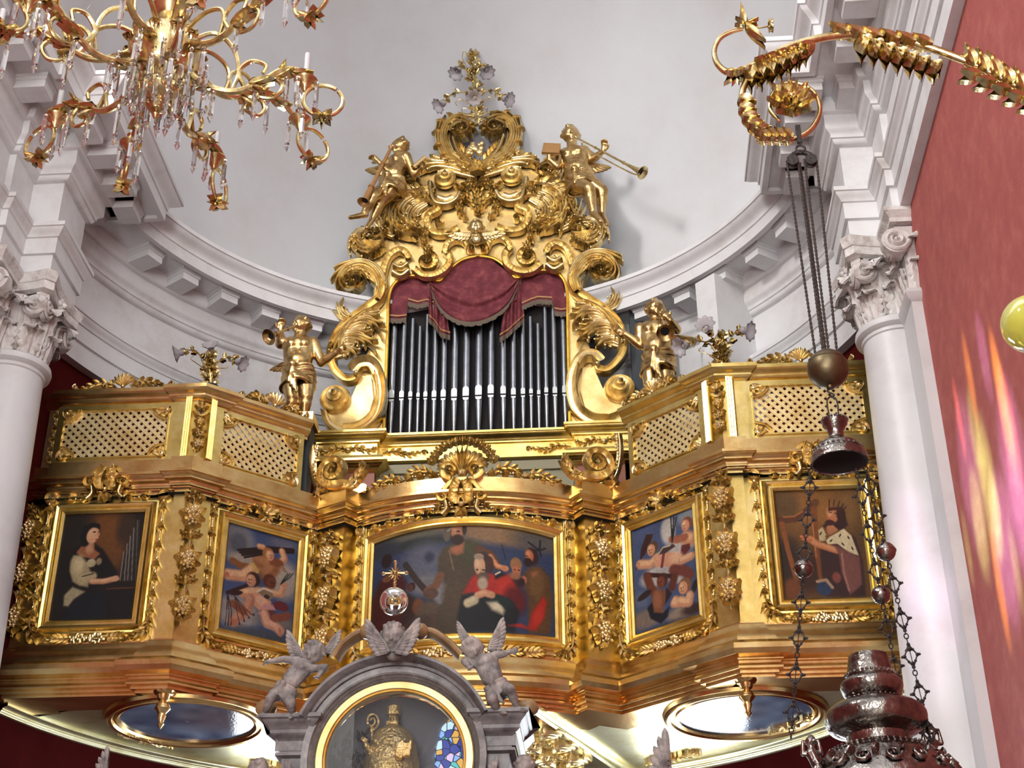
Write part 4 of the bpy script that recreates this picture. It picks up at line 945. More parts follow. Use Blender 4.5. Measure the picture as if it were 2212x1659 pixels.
def side_low(mb, s):
    X = Xz(.02)
    strip(mb, X, mir(s, [(1301, 790), (1286, 776), (1262, 778), (1244, 806), (1238, 847), (1248, 890), (1279, 916), (1319, 921), (1350, 903), (1364, 872)]), lambda t: er(14 if t < .8 else 14-40*(t-.8)), .15, n=70, kind='cove')
    strip(mb, Xz(.03), mir(s, [(1252, 800), (1247, 847), (1257, 885), (1284, 908), (1319, 912)]), er(3), .15, n=40, ribs=24)
    V = mir(s, [(1262, 800), (1256, 850), (1268, 890), (1300, 910), (1345, 900), (1362, 860), (1345, 830), (1305, 845), (1285, 800)]); q = MB(); q.add(*prism(V, -.25, .04), X); q.build('volute_panel', M['goldplate'], org, smooth=0)
    cone_scroll(mb, Xz(.03), mir(s, [(1340, 847)])[0], er(36), .22)
mk('side_scroll', side_stem); mk('side_volute', side_low)
# winged angel head at the middle of the crest comes with the figures
# ---- red curtain over the pipes
M['velvet'] = mat('red_damask', (.15, .02, .03), .8, bump=.3, bscale=40, var=[(.085, .008, .014), (.14, .018, .028), (.24, .055, .06)], vscale=9, vdet=8)
M['fringe'] = mat('dull_fringe', (.14, .11, .08), .9, bump=.6, bscale=90)
M['braid'] = mat('gold_braid', (.42, .22, .09), .6)
cur = empty('red_curtain', (0, YO, 8.3), 'red damask curtain draped in swags over the top of the organ pipes', 'curtain')
def Y_(px, py, d): p = atY(px, py, YO+d); return (p[0]-.012, p[1], p[2])
def cloth(name, top, bot, fold, nu=48, nv=14, d0=.03, amp=.018, fr=True, mirror=False):
    T_ = spline(top, nu); B_ = spline(bot, nu) if not isinstance(bot[0][0], tuple) else np.array([b for b in bot]); V = []; ed = []
    for i in range(nu+1):
        for j in range(nv+1):
            t = j/nv; px = T_[i][0]*(1-t)+B_[i][0]*t; py = T_[i][1]*(1-t)+B_[i][1]*t
            V.append(Y_(px, py, d0-amp*fold(i/nu, t)))
        ed.append(len(V)-1)
    mb = MB(); mb.add(V, gridf(nu+1, nv+1)); o = mb.build(name, M['velvet'], cur, smooth=60)
    if fr:
        W_ = []
        for i, e in enumerate(ed):
            x, y, z = V[e]; q = .045+.008*math.sin(i*2.1)+.004*math.sin(i*5.); W_ += [(x, y-.012, z+.012), (x, y-.016, z-.01), (x+.002*math.sin(i*3), y-.008, z-q)]
        mb = MB(); mb.add(W_, gridf(nu+1, 3)); mb.build('fringe', M['fringe'], o)
        W_ = []
        for i, e in enumerate(ed): x, y, z = V[e]; W_ += [(x, y-.01, z+.062), (x, y-.014, z+.052), (x, y-.01, z+.042)]
        mb = MB(); mb.add(W_, gridf(nu+1, 3)); mb.build('braid', M['braid'], o)
    return o
def lin(pts): return pts
def stepline(P, n=48):         # evenly resampled polyline
    P = np.array(P, float); L = np.r_[0, np.cumsum(np.linalg.norm(np.diff(P, axis=0), axis=1))]; t = np.linspace(0, L[-1], n+1); return [tuple((np.interp(q, L, P[:, 0]), np.interp(q, L, P[:, 1]))) for q in t]
def cloth2(name, top, bot, fold, **k):
    n = k.get('nu', 48); global spline; sp = spline; spline = lambda p, m: np.array(stepline(p, m)); r = cloth(name, top, bot, fold, **k); spline = sp; return r
f0 = lambda u, t: .5*math.sin(u*14)*t
cloth2('left_valance', [(840, 700), (842, 640), (860, 612), (890, 600), (925, 598), (960, 600)], [(840, 690), (862, 692), (880, 690), (884, 655), (905, 661), (925, 656), (945, 664)], f0)
cloth2('right_valance', [(1100, 600), (1140, 598), (1185, 586), (1215, 600), (1226, 640), (1228, 690)][:6], [(1130, 664), (1150, 655), (1165, 650), (1195, 652), (1200, 675), (1215, 678), (1228, 676)], f0)
cloth2('centre_back', [(925, 612), (955, 585), (1000, 562), (1030, 556), (1065, 562), (1100, 588), (1128, 606)], [(925, 640), (960, 660), (1000, 680), (1030, 685), (1070, 680), (1100, 660), (1128, 640)], lambda u, t: 0, fr=False, d0=.0)
sw = lambda u, t: math.sin(t*9.5+1.5*abs(u-.5))*(.6+.4*math.sin(PI*u))*1.4+2.2*math.sin(PI*u)*t
cloth('swag', [(928, 612), (975, 626), (1030, 640), (1085, 625), (1125, 600)], [(930, 616), (955, 668), (995, 695), (1045, 694), (1095, 664), (1128, 604)], sw, nv=26, d0=-.01, amp=.022)
tl = lambda u, t: 1.5*math.sin(u*18)
cloth2('left_tail', [(930, 612), (940, 640), (955, 655), (968, 680)], [(928, 690), (940, 700), (955, 722), (975, 728)], tl, d0=.0, amp=.015)
cloth2('right_tail', [(1092, 660), (1105, 640), (1118, 622), (1132, 604)], [(1082, 733), (1100, 722), (1118, 705), (1135, 690)], tl, d0=.0, amp=.015)
# dark timber casing behind the organ on the right
mb = MB(); mb.add(*box((1.62, 13.62, 5.75), (2.02, 13.9, 8.75))); o = mb.build('back_case', M['darkgreen'], None, smooth=0, loc=(1.8, 13.75, 5.75)); tag(o, 'dark painted timber cabinet behind the trumpeting cherub on the right', 'cabinet')
# ================================================================== THE PAINTINGS
def painting(label, X, w, h, pt, gp, arch=None, n=1):
    o = empty('painting', X if not callable(X) and False else (X[1] if not callable(X) else tuple(X(np.array([[0, 0, 0.]]))[0])), label, 'painting', gp)
    pt.mesh('canvas', frame2(X, .012), M['canvas'], o, arch); picture_frame('frame', frame2(X, .003), w, h, o, M['gold'], arch, 1.0, n); return o
def frame2(X, d):
    if callable(X): return lambda V: X(np.asarray(V, float)+np.array([0, 0, d]))
    return (X[0], X[1]+X[0]@np.array([0, 0, d]))
GP = 'oil paintings set in the gallery front'
SK = (196, 140, 112); SK2 = (232, 196, 160); BR_ = (60, 36, 24)
# 1 woman at a small organ
p = Paint(.70, .98, 130, (30, 22, 20)).quad((348, 105), (1462, 82), (1250, 1575), (90, 1590))
p.E(900, 330, 330, 330, (118, 74, 34), soft=.9).E(950, 650, 260, 330, (104, 66, 32), soft=.8).E(1200, 320, 150, 230, (58, 42, 32), soft=.8).E(420, 300, 280, 300, (36, 28, 24), soft=.8)
p.G([(430, 640), (560, 500), (620, 420), (700, 480), (860, 600), (960, 760), (1060, 920), (1040, 1000), (640, 1160), (420, 1180), (330, 1000)], (24, 18, 18), .03)
p.G([(620, 480), (740, 500), (740, 600), (820, 660), (740, 740), (560, 700), (480, 640)], (150, 96, 66), .02).B([(660, 470), (670, 610)], 60, (176, 126, 98), (200, 150, 120))
p.E(690, 340, 130, 120, (20, 14, 16)).E(620, 430, 80, 130, (20, 14, 16)); p.E(722, 400, 92, 118, (206, 158, 128), rot=.15, soft=.15, hi=(232, 190, 158))
p.E(742, 352, 24, 12, (40, 24, 22)).E(806, 352, 12, 10, (40, 24, 22)).E(770, 462, 26, 9, (140, 50, 44)).L([(790, 370), (802, 420)], 5, (150, 96, 72)).G([(600, 330), (720, 280), (826, 300), (826, 240), (740, 215), (640, 260)], (20, 14, 16), .02)
p.G([(400, 760), (440, 680), (540, 690), (640, 790), (690, 930), (640, 1130), (520, 1110), (420, 1050), (385, 900)], (158, 144, 116), .03).E(500, 820, 90, 130, (198, 184, 150), soft=.9)
p.E(690, 790, 66, 60, (190, 180, 150), soft=.4).E(800, 770, 40, 50, (150, 130, 104), soft=.4).B([(560, 1020), (700, 980)], 70, (176, 162, 132)).L([(560, 980), (720, 940)], 9, (60, 46, 36))
p.B([(700, 1050), (860, 1050), (960, 1030), (1040, 1010)], 42, SK, SK2).E(1020, 1020, 60, 34, (206, 160, 130))
p.G([(290, 1380), (300, 1240), (420, 1120), (600, 1190), (440, 1290), (360, 1390)], (166, 156, 130), .03); p.G([(400, 1360), (620, 1190), (900, 1200), (980, 1420), (860, 1560), (250, 1570)], (22, 24, 34), .04)
for i, x in enumerate((1150, 1205, 1250, 1300, 1355)): p.L([(x, 640-112*i), (x-55+4*i, 1040)], 9, (122, 116, 112) if i < 4 else (92, 88, 86)); p.L([(x+26, 640-112*i), (x-26, 1040)], 14, (48, 44, 46))
p.L([(900, 1155), (1290, 1145)], 9, (96, 56, 30)).G([(890, 1170), (1290, 1165), (1260, 1560), (900, 1560)], (26, 20, 20), .02)
painting('painting of a woman in a white blouse playing a small organ, leftmost on the gallery', X_outer(-1, 4.62), .70, .98, p, GP)
# 2 cherubs with faggots and scourge
p = Paint(.70, .98, 130, (66, 82, 128)).quad((205, 85), (1085, 300), (985, 1620), (60, 1385))
p.E(330, 330, 190, 220, (150, 146, 150), soft=.7).E(330, 330, 140, 170, (84, 88, 104), soft=.8).E(420, 560, 240, 90, (158, 150, 146), soft=.6).E(900, 800, 200, 240, (168, 160, 158), soft=.6).E(300, 1200, 290, 210, (150, 146, 152), soft=.5).E(800, 1330, 260, 90, (120, 116, 120), soft=.8).E(600, 1500, 400, 90, (70, 78, 92), soft=.8).E(900, 330, 190, 80, (96, 100, 124), soft=.8)
p.B([(250, 560), (350, 620), (460, 640)], 42, (130, 84, 50)).B([(190, 730), (380, 750), (520, 650), (680, 620)], 70, SK, SK2).E(180, 730, 30, 32, (190, 110, 90)).B([(600, 560), (760, 640), (680, 720)], 100, (140, 92, 60), (176, 126, 90))
for d in (0, 26, 52): p.L([(320+d, 425+30*d/26), (700, 380+d), (1030, 400+d*.8)], 15, (38, 22, 22))
p.L([(400, 515), (640, 470)], 13, (38, 22, 22)).B([(590, 370), (640, 380)], 36, SK, SK2).B([(880, 430), (910, 520), (850, 600)], 44, (188, 134, 104), SK2).B([(850, 590), (760, 560)], 50, (120, 70, 48))
p.Hd(715, 480, 72, SK, (150, 104, 60), 1, sk2=SK2)
p.B([(500, 600), (560, 690)], 24, (190, 160, 96)).E(900, 660, 60, 26, (150, 120, 100), rot=.6)
p.B([(370, 960), (560, 950), (700, 960)], 62, SK, SK2).Hd(490, 800, 78, SK, BR_, -1, sk2=SK2).L([(180, 955), (420, 870)], 22, (52, 28, 30)).E(290, 960, 90, 30, (52, 26, 30), rot=-.3)
p.G([(480, 980), (640, 960), (740, 1080), (700, 1200), (600, 1200), (520, 1120)], (206, 152, 130), .02).E(600, 1050, 80, 60, (226, 178, 156), soft=.8)
p.B([(740, 960), (860, 980), (900, 870)], 42, SK, SK2).E(905, 865, 40, 30, SK).Hd(730, 830, 74, (110, 62, 44), (92, 48, 34), 1)
p.G([(560, 950), (640, 900), (740, 940), (770, 1020), (700, 1060), (620, 1000)], (140, 118, 100), .02).L([(560, 945), (640, 905), (750, 950)], 10, (222, 208, 196)).E(680, 1010, 36, 26, (60, 46, 44))
for d in (-30, 0, 34): p.L([(860, 850), (940+d, 770), (985+d, 715)], 7, (26, 40, 34))
p.B([(470, 1040), (420, 1180), (300, 1260), (250, 1310)], 62, (176, 120, 100), (206, 156, 134)).B([(250, 1090), (380, 1190)], 46, (130, 76, 56)).E(250, 1310, 32, 40, (176, 112, 94))
p.G([(560, 1230), (640, 1100), (760, 1110), (790, 1180), (700, 1190)], (196, 142, 146), .02).E(860, 1130, 100, 56, (104, 44, 50)).G([(590, 1180), (760, 1180), (840, 1300), (700, 1290)], (96, 56, 54), .03)
p.B([(650, 1230), (680, 1340), (800, 1390), (850, 1440)], 58, (200, 146, 126), (226, 180, 160)).B([(780, 1280), (900, 1270), (950, 1250)], 48, (130, 76, 62)).B([(845, 1420), (850, 1490)], 22, (186, 126, 106))
for a in (0, 1, 2): p.L([(180+4*a, 980), (170+30*a, 1180), (150+35*a, 1350)], 6, (56, 38, 40))
for a in range(4): p.L([(270, 1000), (300+60*a, 1200+10*a), (330+60*a, 1340-40*a)], 5, (70, 44, 44)).E(330+60*a, 1340-36*a, 12, 16, (70, 34, 36))
painting('painting of flying cherubs lifting dark sticks against blue sky, left angled panel', X_bay(-1, 4.62), .70, .98, p, GP)
# 4 cherubs with saw and comb
p = Paint(.70, .98, 130, (72, 86, 126)).quad((88, 378), (772, 105), (875, 1385), (135, 1612))
p.E(500, 380, 90, 170, (188, 186, 190), soft=.4).E(640, 560, 190, 110, (176, 172, 178), soft=.5).E(700, 200, 130, 100, (126, 134, 150), soft=.7).E(380, 920, 210, 120, (176, 176, 182), soft=.4).E(600, 960, 80, 60, (170, 168, 174), soft=.5)
p.E(260, 1420, 200, 110, (126, 112, 106), soft=.6).E(640, 1370, 160, 80, (140, 126, 116), soft=.6).E(500, 1540, 300, 80, (60, 58, 66), soft=.8).E(780, 1320, 120, 60, (60, 44, 44), soft=.7).E(200, 1200, 90, 100, (92, 106, 138), soft=.8)
p.Hd(695, 310, 62, (196, 136, 112), (120, 74, 56), -1, sk2=SK2).B([(760, 480), (700, 470)], 70, (186, 132, 104), SK2).B([(690, 460), (600, 490), (540, 480)], 38, (150, 92, 72)); p.G([(640, 660), (650, 560), (740, 540), (750, 600), (680, 690)], (92, 42, 44), .02)
for d in (-22, 0, 20): p.L([(545, 520), (555+d, 300), (560+1.5*d, 215)], 8, (34, 36, 34))
p.G([(180, 720), (190, 600), (250, 420), (330, 410), (320, 460), (240, 660)], (58, 34, 34), .012).L([(140, 830), (200, 690)], 12, (52, 30, 30))
p.B([(180, 780), (300, 780), (380, 700)], 48, SK, SK2).E(160, 780, 26, 28, SK).G([(330, 680), (460, 640), (620, 650), (670, 740), (650, 810), (480, 810), (360, 820)], (206, 152, 128), .02).E(590, 710, 80, 62, (222, 176, 150), soft=.7)
p.B([(660, 740), (760, 690)], 42, SK, SK2).B([(560, 850), (700, 870), (745, 920)], 52, (110, 60, 52)).L([(450, 660), (430, 810)], 16, (120, 56, 60)).Hd(315, 600, 62, SK, (90, 66, 50), -1, sk2=SK2)
p.G([(390, 670), (420, 580), (560, 540), (580, 570), (470, 650)], (66, 50, 48), .015).L([(385, 670), (440, 580), (520, 560)], 7, (190, 176, 164))
p.L([(240, 905), (580, 930)], 22, (58, 30, 28)).B([(260, 930), (310, 1070), (340, 1110)], 46, (104, 58, 44)).B([(570, 940), (550, 1050)], 44, (92, 50, 40)).Hd(425, 990, 58, (120, 66, 48), (74, 42, 34), -1)
p.G([(330, 1110), (480, 1080), (500, 1160), (450, 1290), (430, 1400), (330, 1340), (310, 1260)], (122, 76, 56), .03).E(380, 1200, 50, 110, (150, 98, 74), soft=.8).G([(480, 1060), (550, 1130), (470, 1260)], (40, 34, 44), .02)
p.G([(260, 1300), (320, 1230), (340, 1350), (440, 1360), (520, 1280), (500, 1400), (420, 1480), (300, 1420)], (30, 30, 42), .02).E(230, 1150, 90, 42, (48, 36, 40), rot=-.3).E(800, 1060, 30, 80, (40, 34, 40), rot=.4)
p.Hd(680, 1060, 66, SK, (126, 88, 64), -1, sk2=SK2).B([(590, 1210), (570, 1250), (690, 1240)], 42, SK, SK2).B([(750, 1160), (740, 1240), (650, 1220)], 46, SK, SK2)
painting('painting of cherubs with a saw and palm fronds against blue sky, right angled panel', X_bay(1, 4.62), .70, .98, p, GP)
# 5 crowned king with a harp
p = Paint(.70, .98, 130, (98, 68, 36)).quad((122, 180), (1290, 130), (1410, 1575), (262, 1590))
p.E(650, 400, 420, 320, (140, 96, 46), soft=.9).E(1150, 400, 150, 260, (122, 88, 48), soft=.8).E(300, 350, 180, 200, (96, 72, 42), soft=.7).E(300, 1100, 200, 300, (46, 34, 26), soft=.7).E(600, 1250, 300, 260, (60, 34, 24), soft=.8)
p.L([(200, 560), (300, 560), (450, 540), (560, 440), (700, 330)], 46, (92, 54, 30)).L([(220, 520), (400, 510), (520, 440)], 10, (168, 104, 56)).E(700, 320, 54, 50, (104, 64, 36)).E(220, 560, 46, 50, (92, 54, 32)).L([(680, 400), (690, 800), (760, 1330)], 42, (124, 72, 36)).L([(650, 560), (690, 1050)], 9, (176, 116, 66)).L([(230, 600), (310, 950), (420, 1330)], 34, (136, 80, 38)).E(380, 1450, 110, 140, (116, 66, 34), soft=.5)
p.G([(740, 900), (1000, 860), (1120, 700), (1240, 800), (1320, 1100), (1340, 1560), (820, 1560), (760, 1250)], (58, 34, 34), .03)
p.G([(870, 560), (1100, 480), (1140, 620), (1060, 690), (880, 700), (790, 640)], (52, 26, 22), .03); p.G([(840, 650), (900, 590), (1000, 680), (960, 740), (860, 760)], (178, 118, 84), .02)
p.E(930, 480, 84, 110, (176, 112, 78), rot=-.1, soft=.2, hi=(208, 150, 110)).E(1050, 480, 66, 110, (56, 28, 22)).E(890, 590, 66, 40, (64, 32, 24)).E(905, 452, 22, 10, (60, 30, 22)).E(970, 462, 18, 9, (60, 30, 22)).E(880, 545, 26, 9, (150, 74, 60)).L([(905, 460), (885, 500)], 6, (220, 164, 124)).G([(880, 380), (1060, 380), (1090, 430), (960, 420), (870, 440)], (70, 34, 26), .01)
for x0, y0, x1, y1 in ((890, 370, 893, 280), (950, 360, 965, 280), (1010, 370, 1040, 300), (1060, 390, 1090, 330), (1080, 420, 1130, 370)): p.L([(x0, y0), (x1, y1)], 9, (64, 34, 24))
p.G([(730, 690), (790, 650), (840, 760), (820, 830), (740, 840)], (204, 186, 150), .015).G([(830, 830), (900, 760), (1080, 670), (1180, 760), (1270, 1030), (1140, 990), (980, 870), (860, 880)], (222, 206, 174), .015)
for x, y, r in ((760, 735, .6), (1025, 760, .5), (1140, 790, -.4), (1060, 875, -.6), (1185, 930, -.2), (900, 830, .8)): p.E(x, y, 11, 26, (44, 30, 30), rot=r)
p.L([(1010, 700), (900, 760), (830, 770)], 12, (120, 84, 46)).B([(980, 960), (850, 920), (700, 870), (620, 810)], 50, (196, 126, 86), (220, 158, 116)).B([(640, 820), (560, 780), (490, 775)], 18, (196, 120, 84)).B([(620, 830), (500, 810)], 12, (180, 104, 72))
p.G([(930, 880), (1100, 960), (1280, 1050), (1300, 1400), (1130, 1540), (1030, 1250), (1000, 1010)], (120, 76, 72), .03).L([(1040, 1000), (1060, 1250), (1120, 1480)], 14, (156, 108, 100)).E(960, 1310, 60, 70, (130, 70, 66), soft=.5).E(790, 1450, 110, 100, (44, 58, 92), soft=.3).L([(700, 1360), (820, 1340), (900, 1440)], 22, (168, 140, 120))
painting('painting of a crowned king in ermine playing a harp, far right of the gallery', X_outer(1, 4.62), .70, .98, p, GP)
# 3 the central picture
p = Paint(1.64, .93, 260, (52, 64, 100)).quad((35, 190), (2150, 120), (2175, 1305), (5, 1280))
p.E(1600, 210, 640, 120, (138, 112, 86), soft=.7).E(500, 220, 480, 110, (92, 92, 84), soft=.8).E(1200, 130, 500, 60, (148, 120, 96), soft=.7).E(1950, 220, 260, 110, (84, 82, 84), soft=.9).E(600, 300, 420, 60, (46, 52, 56), soft=.8).E(650, 500, 260, 190, (96, 102, 126), soft=.8).E(700, 760, 220, 120, (116, 118, 130), soft=.7).E(150, 300, 200, 100, (50, 56, 70), soft=.8).E(720, 470, 60, 60, (54, 60, 84), soft=.9).E(880, 880, 110, 120, (130, 134, 148), soft=.4)
p.G([(0, 1300), (20, 820), (100, 640), (220, 560), (380, 600), (450, 720), (420, 820), (540, 900), (560, 1290)], (74, 28, 24), .03).E(190, 420, 70, 80, (40, 22, 24)).E(200, 620, 60, 40, (120, 78, 56)).L([(430, 510), (560, 690), (680, 820)], 34, (58, 48, 48)).Hd(500, 770, 44, (96, 56, 44), (60, 34, 30), -1)
p.E(480, 1030, 90, 180, (52, 34, 28), soft=.5).E(590, 980, 70, 90, (112, 68, 46), soft=.4).E(720, 1060, 150, 130, (92, 78, 66), soft=.5).E(680, 1180, 220, 100, (72, 60, 52), soft=.6).E(900, 1180, 160, 120, (86, 68, 52), soft=.6)
p.G([(830, 640), (820, 500), (870, 390), (1000, 330), (1160, 300), (1300, 360), (1420, 480), (1400, 620), (1280, 640), (1180, 900), (1060, 1280), (780, 1260), (830, 1050), (960, 820)], (78, 68, 54), .02).E(1180, 430, 140, 130, (70, 72, 50), soft=.6).E(1000, 900, 120, 260, (84, 72, 58), soft=.7)
p.B([(850, 680), (800, 780), (700, 830)], 46, (120, 84, 64)).E(740, 860, 90, 60, (92, 70, 58)).G([(960, 390), (1120, 330), (1110, 440), (1040, 470), (970, 440)], (160, 104, 78), .015)
p.E(1020, 200, 120, 100, (58, 44, 40), soft=.3).E(920, 230, 44, 90, (96, 90, 84)).E(1040, 215, 76, 90, (168, 118, 92), soft=.25, hi=(196, 146, 116)).E(1040, 300, 76, 60, (52, 38, 34), soft=.3).L([(930, 200), (1000, 145), (1100, 135)], 12, (150, 140, 130)).E(1050, 210, 26, 9, (60, 38, 34)).E(1120, 180, 26, 70, (52, 40, 38)).L([(950, 420), (1000, 620)], 10, (120, 100, 80))
p.B([(1280, 400), (1420, 450), (1500, 570)], 50, (92, 64, 46)).B([(1420, 470), (1500, 570), (1590, 590)], 28, (190, 126, 92), (214, 156, 120)).E(1590, 590, 44, 34, (196, 130, 96))
p.G([(1780, 660), (1860, 540), (2000, 500), (2120, 600), (2150, 900), (2120, 1280), (1860, 1280), (1860, 900)], (92, 66, 40), .02).E(1960, 700, 90, 160, (112, 82, 50), soft=.7).E(1900, 400, 80, 100, (52, 30, 26), soft=.3).E(1870, 400, 52, 70, (176, 104, 74), soft=.3, hi=(214, 150, 112)).E(1855, 480, 50, 50, (44, 26, 24)).E(1835, 410, 20, 8, (50, 28, 24)).G([(1900, 600), (1980, 560), (1920, 640)], (170, 106, 78), .02).E(1810, 690, 34, 44, (170, 104, 78)).E(1740, 720, 80, 60, (46, 30, 32))
p.L([(1550, 330), (1600, 500)], 6, (34, 36, 50)).E(1715, 530, 70, 80, (150, 110, 76), soft=.25).E(1720, 600, 52, 60, (180, 112, 84), soft=.3).E(1700, 590, 12, 7, (60, 34, 30)).E(1750, 590, 12, 7, (60, 34, 30)).E(1700, 660, 70, 40, (150, 104, 80), soft=.6)
for q in (((1990, 310), (1860, 245)), ((1990, 310), (2000, 190)), ((1990, 310), (2060, 265)), ((1990, 310), (2010, 370)), ((1990, 310), (1930, 320))): p.L(list(q), 12, (30, 34, 46))
p.G([(1110, 880), (1200, 720), (1280, 660), (1480, 660), (1620, 650), (1700, 760), (1800, 960), (1700, 1000), (1300, 880)], (172, 44, 36), .02).E(1600, 820, 110, 130, (190, 54, 42), soft=.7).E(1700, 930, 130, 160, (96, 24, 26), soft=.7)
p.G([(1100, 900), (1280, 870), (1300, 900), (1500, 900), (1680, 960), (1760, 1060), (1700, 1280), (1060, 1280), (1050, 1120)], (26, 30, 36), .02).E(1550, 950, 150, 60, (30, 46, 44), rot=.3, soft=.4)
p.E(1330, 540, 100, 110, (60, 44, 42), soft=.3).E(1300, 580, 66, 110, (196, 158, 130), rot=-.1, soft=.22, hi=(226, 196, 168)).E(1290, 480, 60, 34, (150, 136, 124)).E(1410, 560, 50, 90, (70, 44, 40)).E(1275, 625, 20, 9, (56, 34, 34)).E(1345, 625, 22, 9, (56, 34, 34)).L([(1290, 610), (1290, 660)], 8, (224, 180, 150)).E(1340, 700, 70, 50, (96, 80, 72), soft=.4).E(1335, 770, 60, 70, (176, 164, 150), soft=.5).G([(1470, 660), (1530, 630), (1600, 660), (1480, 720)], (24, 26, 30), .015).L([(1480, 665), (1530, 635)], 8, (220, 210, 196))
p.B([(1280, 900), (1360, 870), (1440, 890)], 40, (202, 148, 118), (226, 178, 148))
for d in (0, 22, 44): p.L([(1380, 860+d), (1460, 868+d)], 8, (204, 150, 120))
p.B([(1170, 980), (1240, 950)], 52, (196, 188, 160), (214, 206, 180)).G([(1380, 970), (1500, 960), (1590, 1050), (1570, 1100), (1440, 1050)], (200, 194, 172), .02).E(1500, 1010, 70, 30, (216, 210, 190), rot=.4, soft=.7)
p.G([(1620, 1210), (1780, 1180), (1860, 1220), (1900, 1050), (2040, 840), (2080, 900), (2050, 1080), (1950, 1250), (1800, 1230)], (168, 40, 32), .015).E(1980, 1080, 50, 110, (186, 52, 40), rot=.3, soft=.6)
painting('wide arched central painting of an old bearded man kneeling in a red cape', X_bow(4.62), 1.64, .93, p, GP, arc_t, 24)
# oval ceiling pictures under the gallery
def oval(sx, label):
    c = atZ(*((405, 1555) if sx < 0 else (1608, 1540)), 3.93); rx, ry = .56, .56
    o = empty('oval_painting', (c[0], c[1], 3.93), label, 'painting', 'oval pictures under the gallery')
    V = [(c[0], c[1], 3.915)]; col = [(120, 130, 150)]; rs = np.random.RandomState(5)
    nr, na = 26, 72; nzz = rs.rand(9, 9)
    def nz(x, y):
        u, v = (x*.5+.5)*7.99, (y*.5+.5)*7.99; i, j = int(u), int(v); u -= i; v -= j; return nzz[i, j]*(1-u)*(1-v)+nzz[i+1, j]*u*(1-v)+nzz[i, j+1]*(1-u)*v+nzz[i+1, j+1]*u*v if i < 8 and j < 8 else .5
    for i in range(1, nr+1):
        for j in range(na):
            a = 2*PI*j/na; x, y = math.cos(a)*i/nr, math.sin(a)*i/nr; V.append((c[0]+rx*x, c[1]+ry*y, 3.915)); n = nz(x, y); w = max(0, 1-((x+sx*.5)**2+(y+.1)**2)*1.3)
            k = np.array((58, 70, 92))*(1-n)+np.array((120, 132, 150))*n; k = k*(1-w*.5)+np.array((86, 60, 54))*w*.5; col.append(tuple(k))
    F = [(0, 1+j, 1+(j+1) % na) for j in range(na)]+[(1+(i-1)*na+j, 1+i*na+j, 1+i*na+(j+1) % na, 1+(i-1)*na+(j+1) % na) for i in range(1, nr) for j in range(na)]
    mb = MB(); mb.add(V, F); q = mb.build('canvas', M['glossy_canvas'], o, smooth=0)
    at = q.data.color_attributes.new('paint', 'FLOAT_COLOR', 'POINT'); A = np.ones((len(V), 4)); A[:, :3] = (np.array(col)/255)**2.2; at.data.foreach_set('color', A.ravel())
    mb = MB(); pr = [(0, 0), (0, -.03), (.02, -.045), (.035, -.03), (.05, -.03), (.065, -.05), (.09, -.055), (.105, -.035), (.12, -.03), (.13, 0)]
    V = [(c[0]+(rx+e)*math.cos(2*PI*i/96), c[1]+(ry+e)*math.sin(2*PI*i/96), 3.932+z) for i in range(96) for e, z in pr]; mb.add(V, gridf(96, len(pr), wrapu=True)); mb.build('frame', M['goldred'], o)
M['glossy_canvas'] = paintmat('varnished_canvas', .12, .6)
oval(-1, 'oval ceiling painting of clouds under the left wing of the gallery'); oval(1, 'oval ceiling painting of clouds under the right wing of the gallery')
# tall windows in the apse wall behind the altar, below the gallery (their daylight glints on its underside)
m = bpy.data.materials.new('window_daylight'); m.use_nodes = True; nt = m.node_tree; nt.nodes.clear(); em = nt.nodes.new('ShaderNodeEmission'); ou = nt.nodes.new('ShaderNodeOutputMaterial'); nt.links.new(em.outputs[0], ou.inputs[0]); em.inputs[0].default_value = (.86, .93, 1, 1); em.inputs[1].default_value = 7.5; M['pane'] = m
for k, a in enumerate((-27, 31)):
    a = math.radians(a); r = RF+.05; c = np.array([r*math.sin(a), YC+r*math.cos(a), 0]); X = facing((c[0], c[1], 0), -math.sin(a), -math.cos(a)); w = .80
    mb = MB(); mb.add(*prism([(-w, 1.0), (w, 1.0), (w, 3.35)]+[(w*math.cos(t), 3.35+.4*math.sin(t)) for t in np.linspace(.1, PI-.1, 12)]+[(-w, 3.35)], .0, .02), X)
    tag(mb.build('window_%d' % (k+1), M['pane'], smooth=0), kind='structure')
# ================================================================== FIGURES
def vec(*a): return np.array(a, float)
def nrm(v): v = np.asarray(v, float); return v/(np.linalg.norm(v)+1e-12)
def cap(mb, a, b, ra, rb, n=10):
    mb.add(*sphere(a, ra, n, 7)); mb.add(*sphere(b, rb, n, 7))
    a, b = np.asarray(a, float), np.asarray(b, float)
    if np.linalg.norm(a-b) > 1e-5: mb.add(*tube(np.array([a+(b-a)*t for t in (0, .5, 1)]), [ra, (ra+rb)/2, rb], n))
def fused(name, mb, vox, m, parent, loc=None, smooth_it=3):
    """close a set of overlapping volumes into one continuous surface"""
    o = mb.build(name, m, parent, smooth=0, loc=loc)
    md = o.modifiers.new('r', 'REMESH'); md.mode = 'VOXEL'; md.voxel_size = vox; md.use_smooth_shade = True
    s = o.modifiers.new('s', 'SMOOTH'); s.iterations = smooth_it; s.factor = .5
    dg = bpy.context.evaluated_depsgraph_get(); dg.update(); me = bpy.data.meshes.new_from_object(o.evaluated_get(dg)); o.modifiers.clear(); old = o.data; o.data = me
    me.name = name; me.materials.clear(); me.materials.append(m); me.polygons.foreach_set('use_smooth', [True]*len(me.polygons)); bpy.data.meshes.remove(old); return o
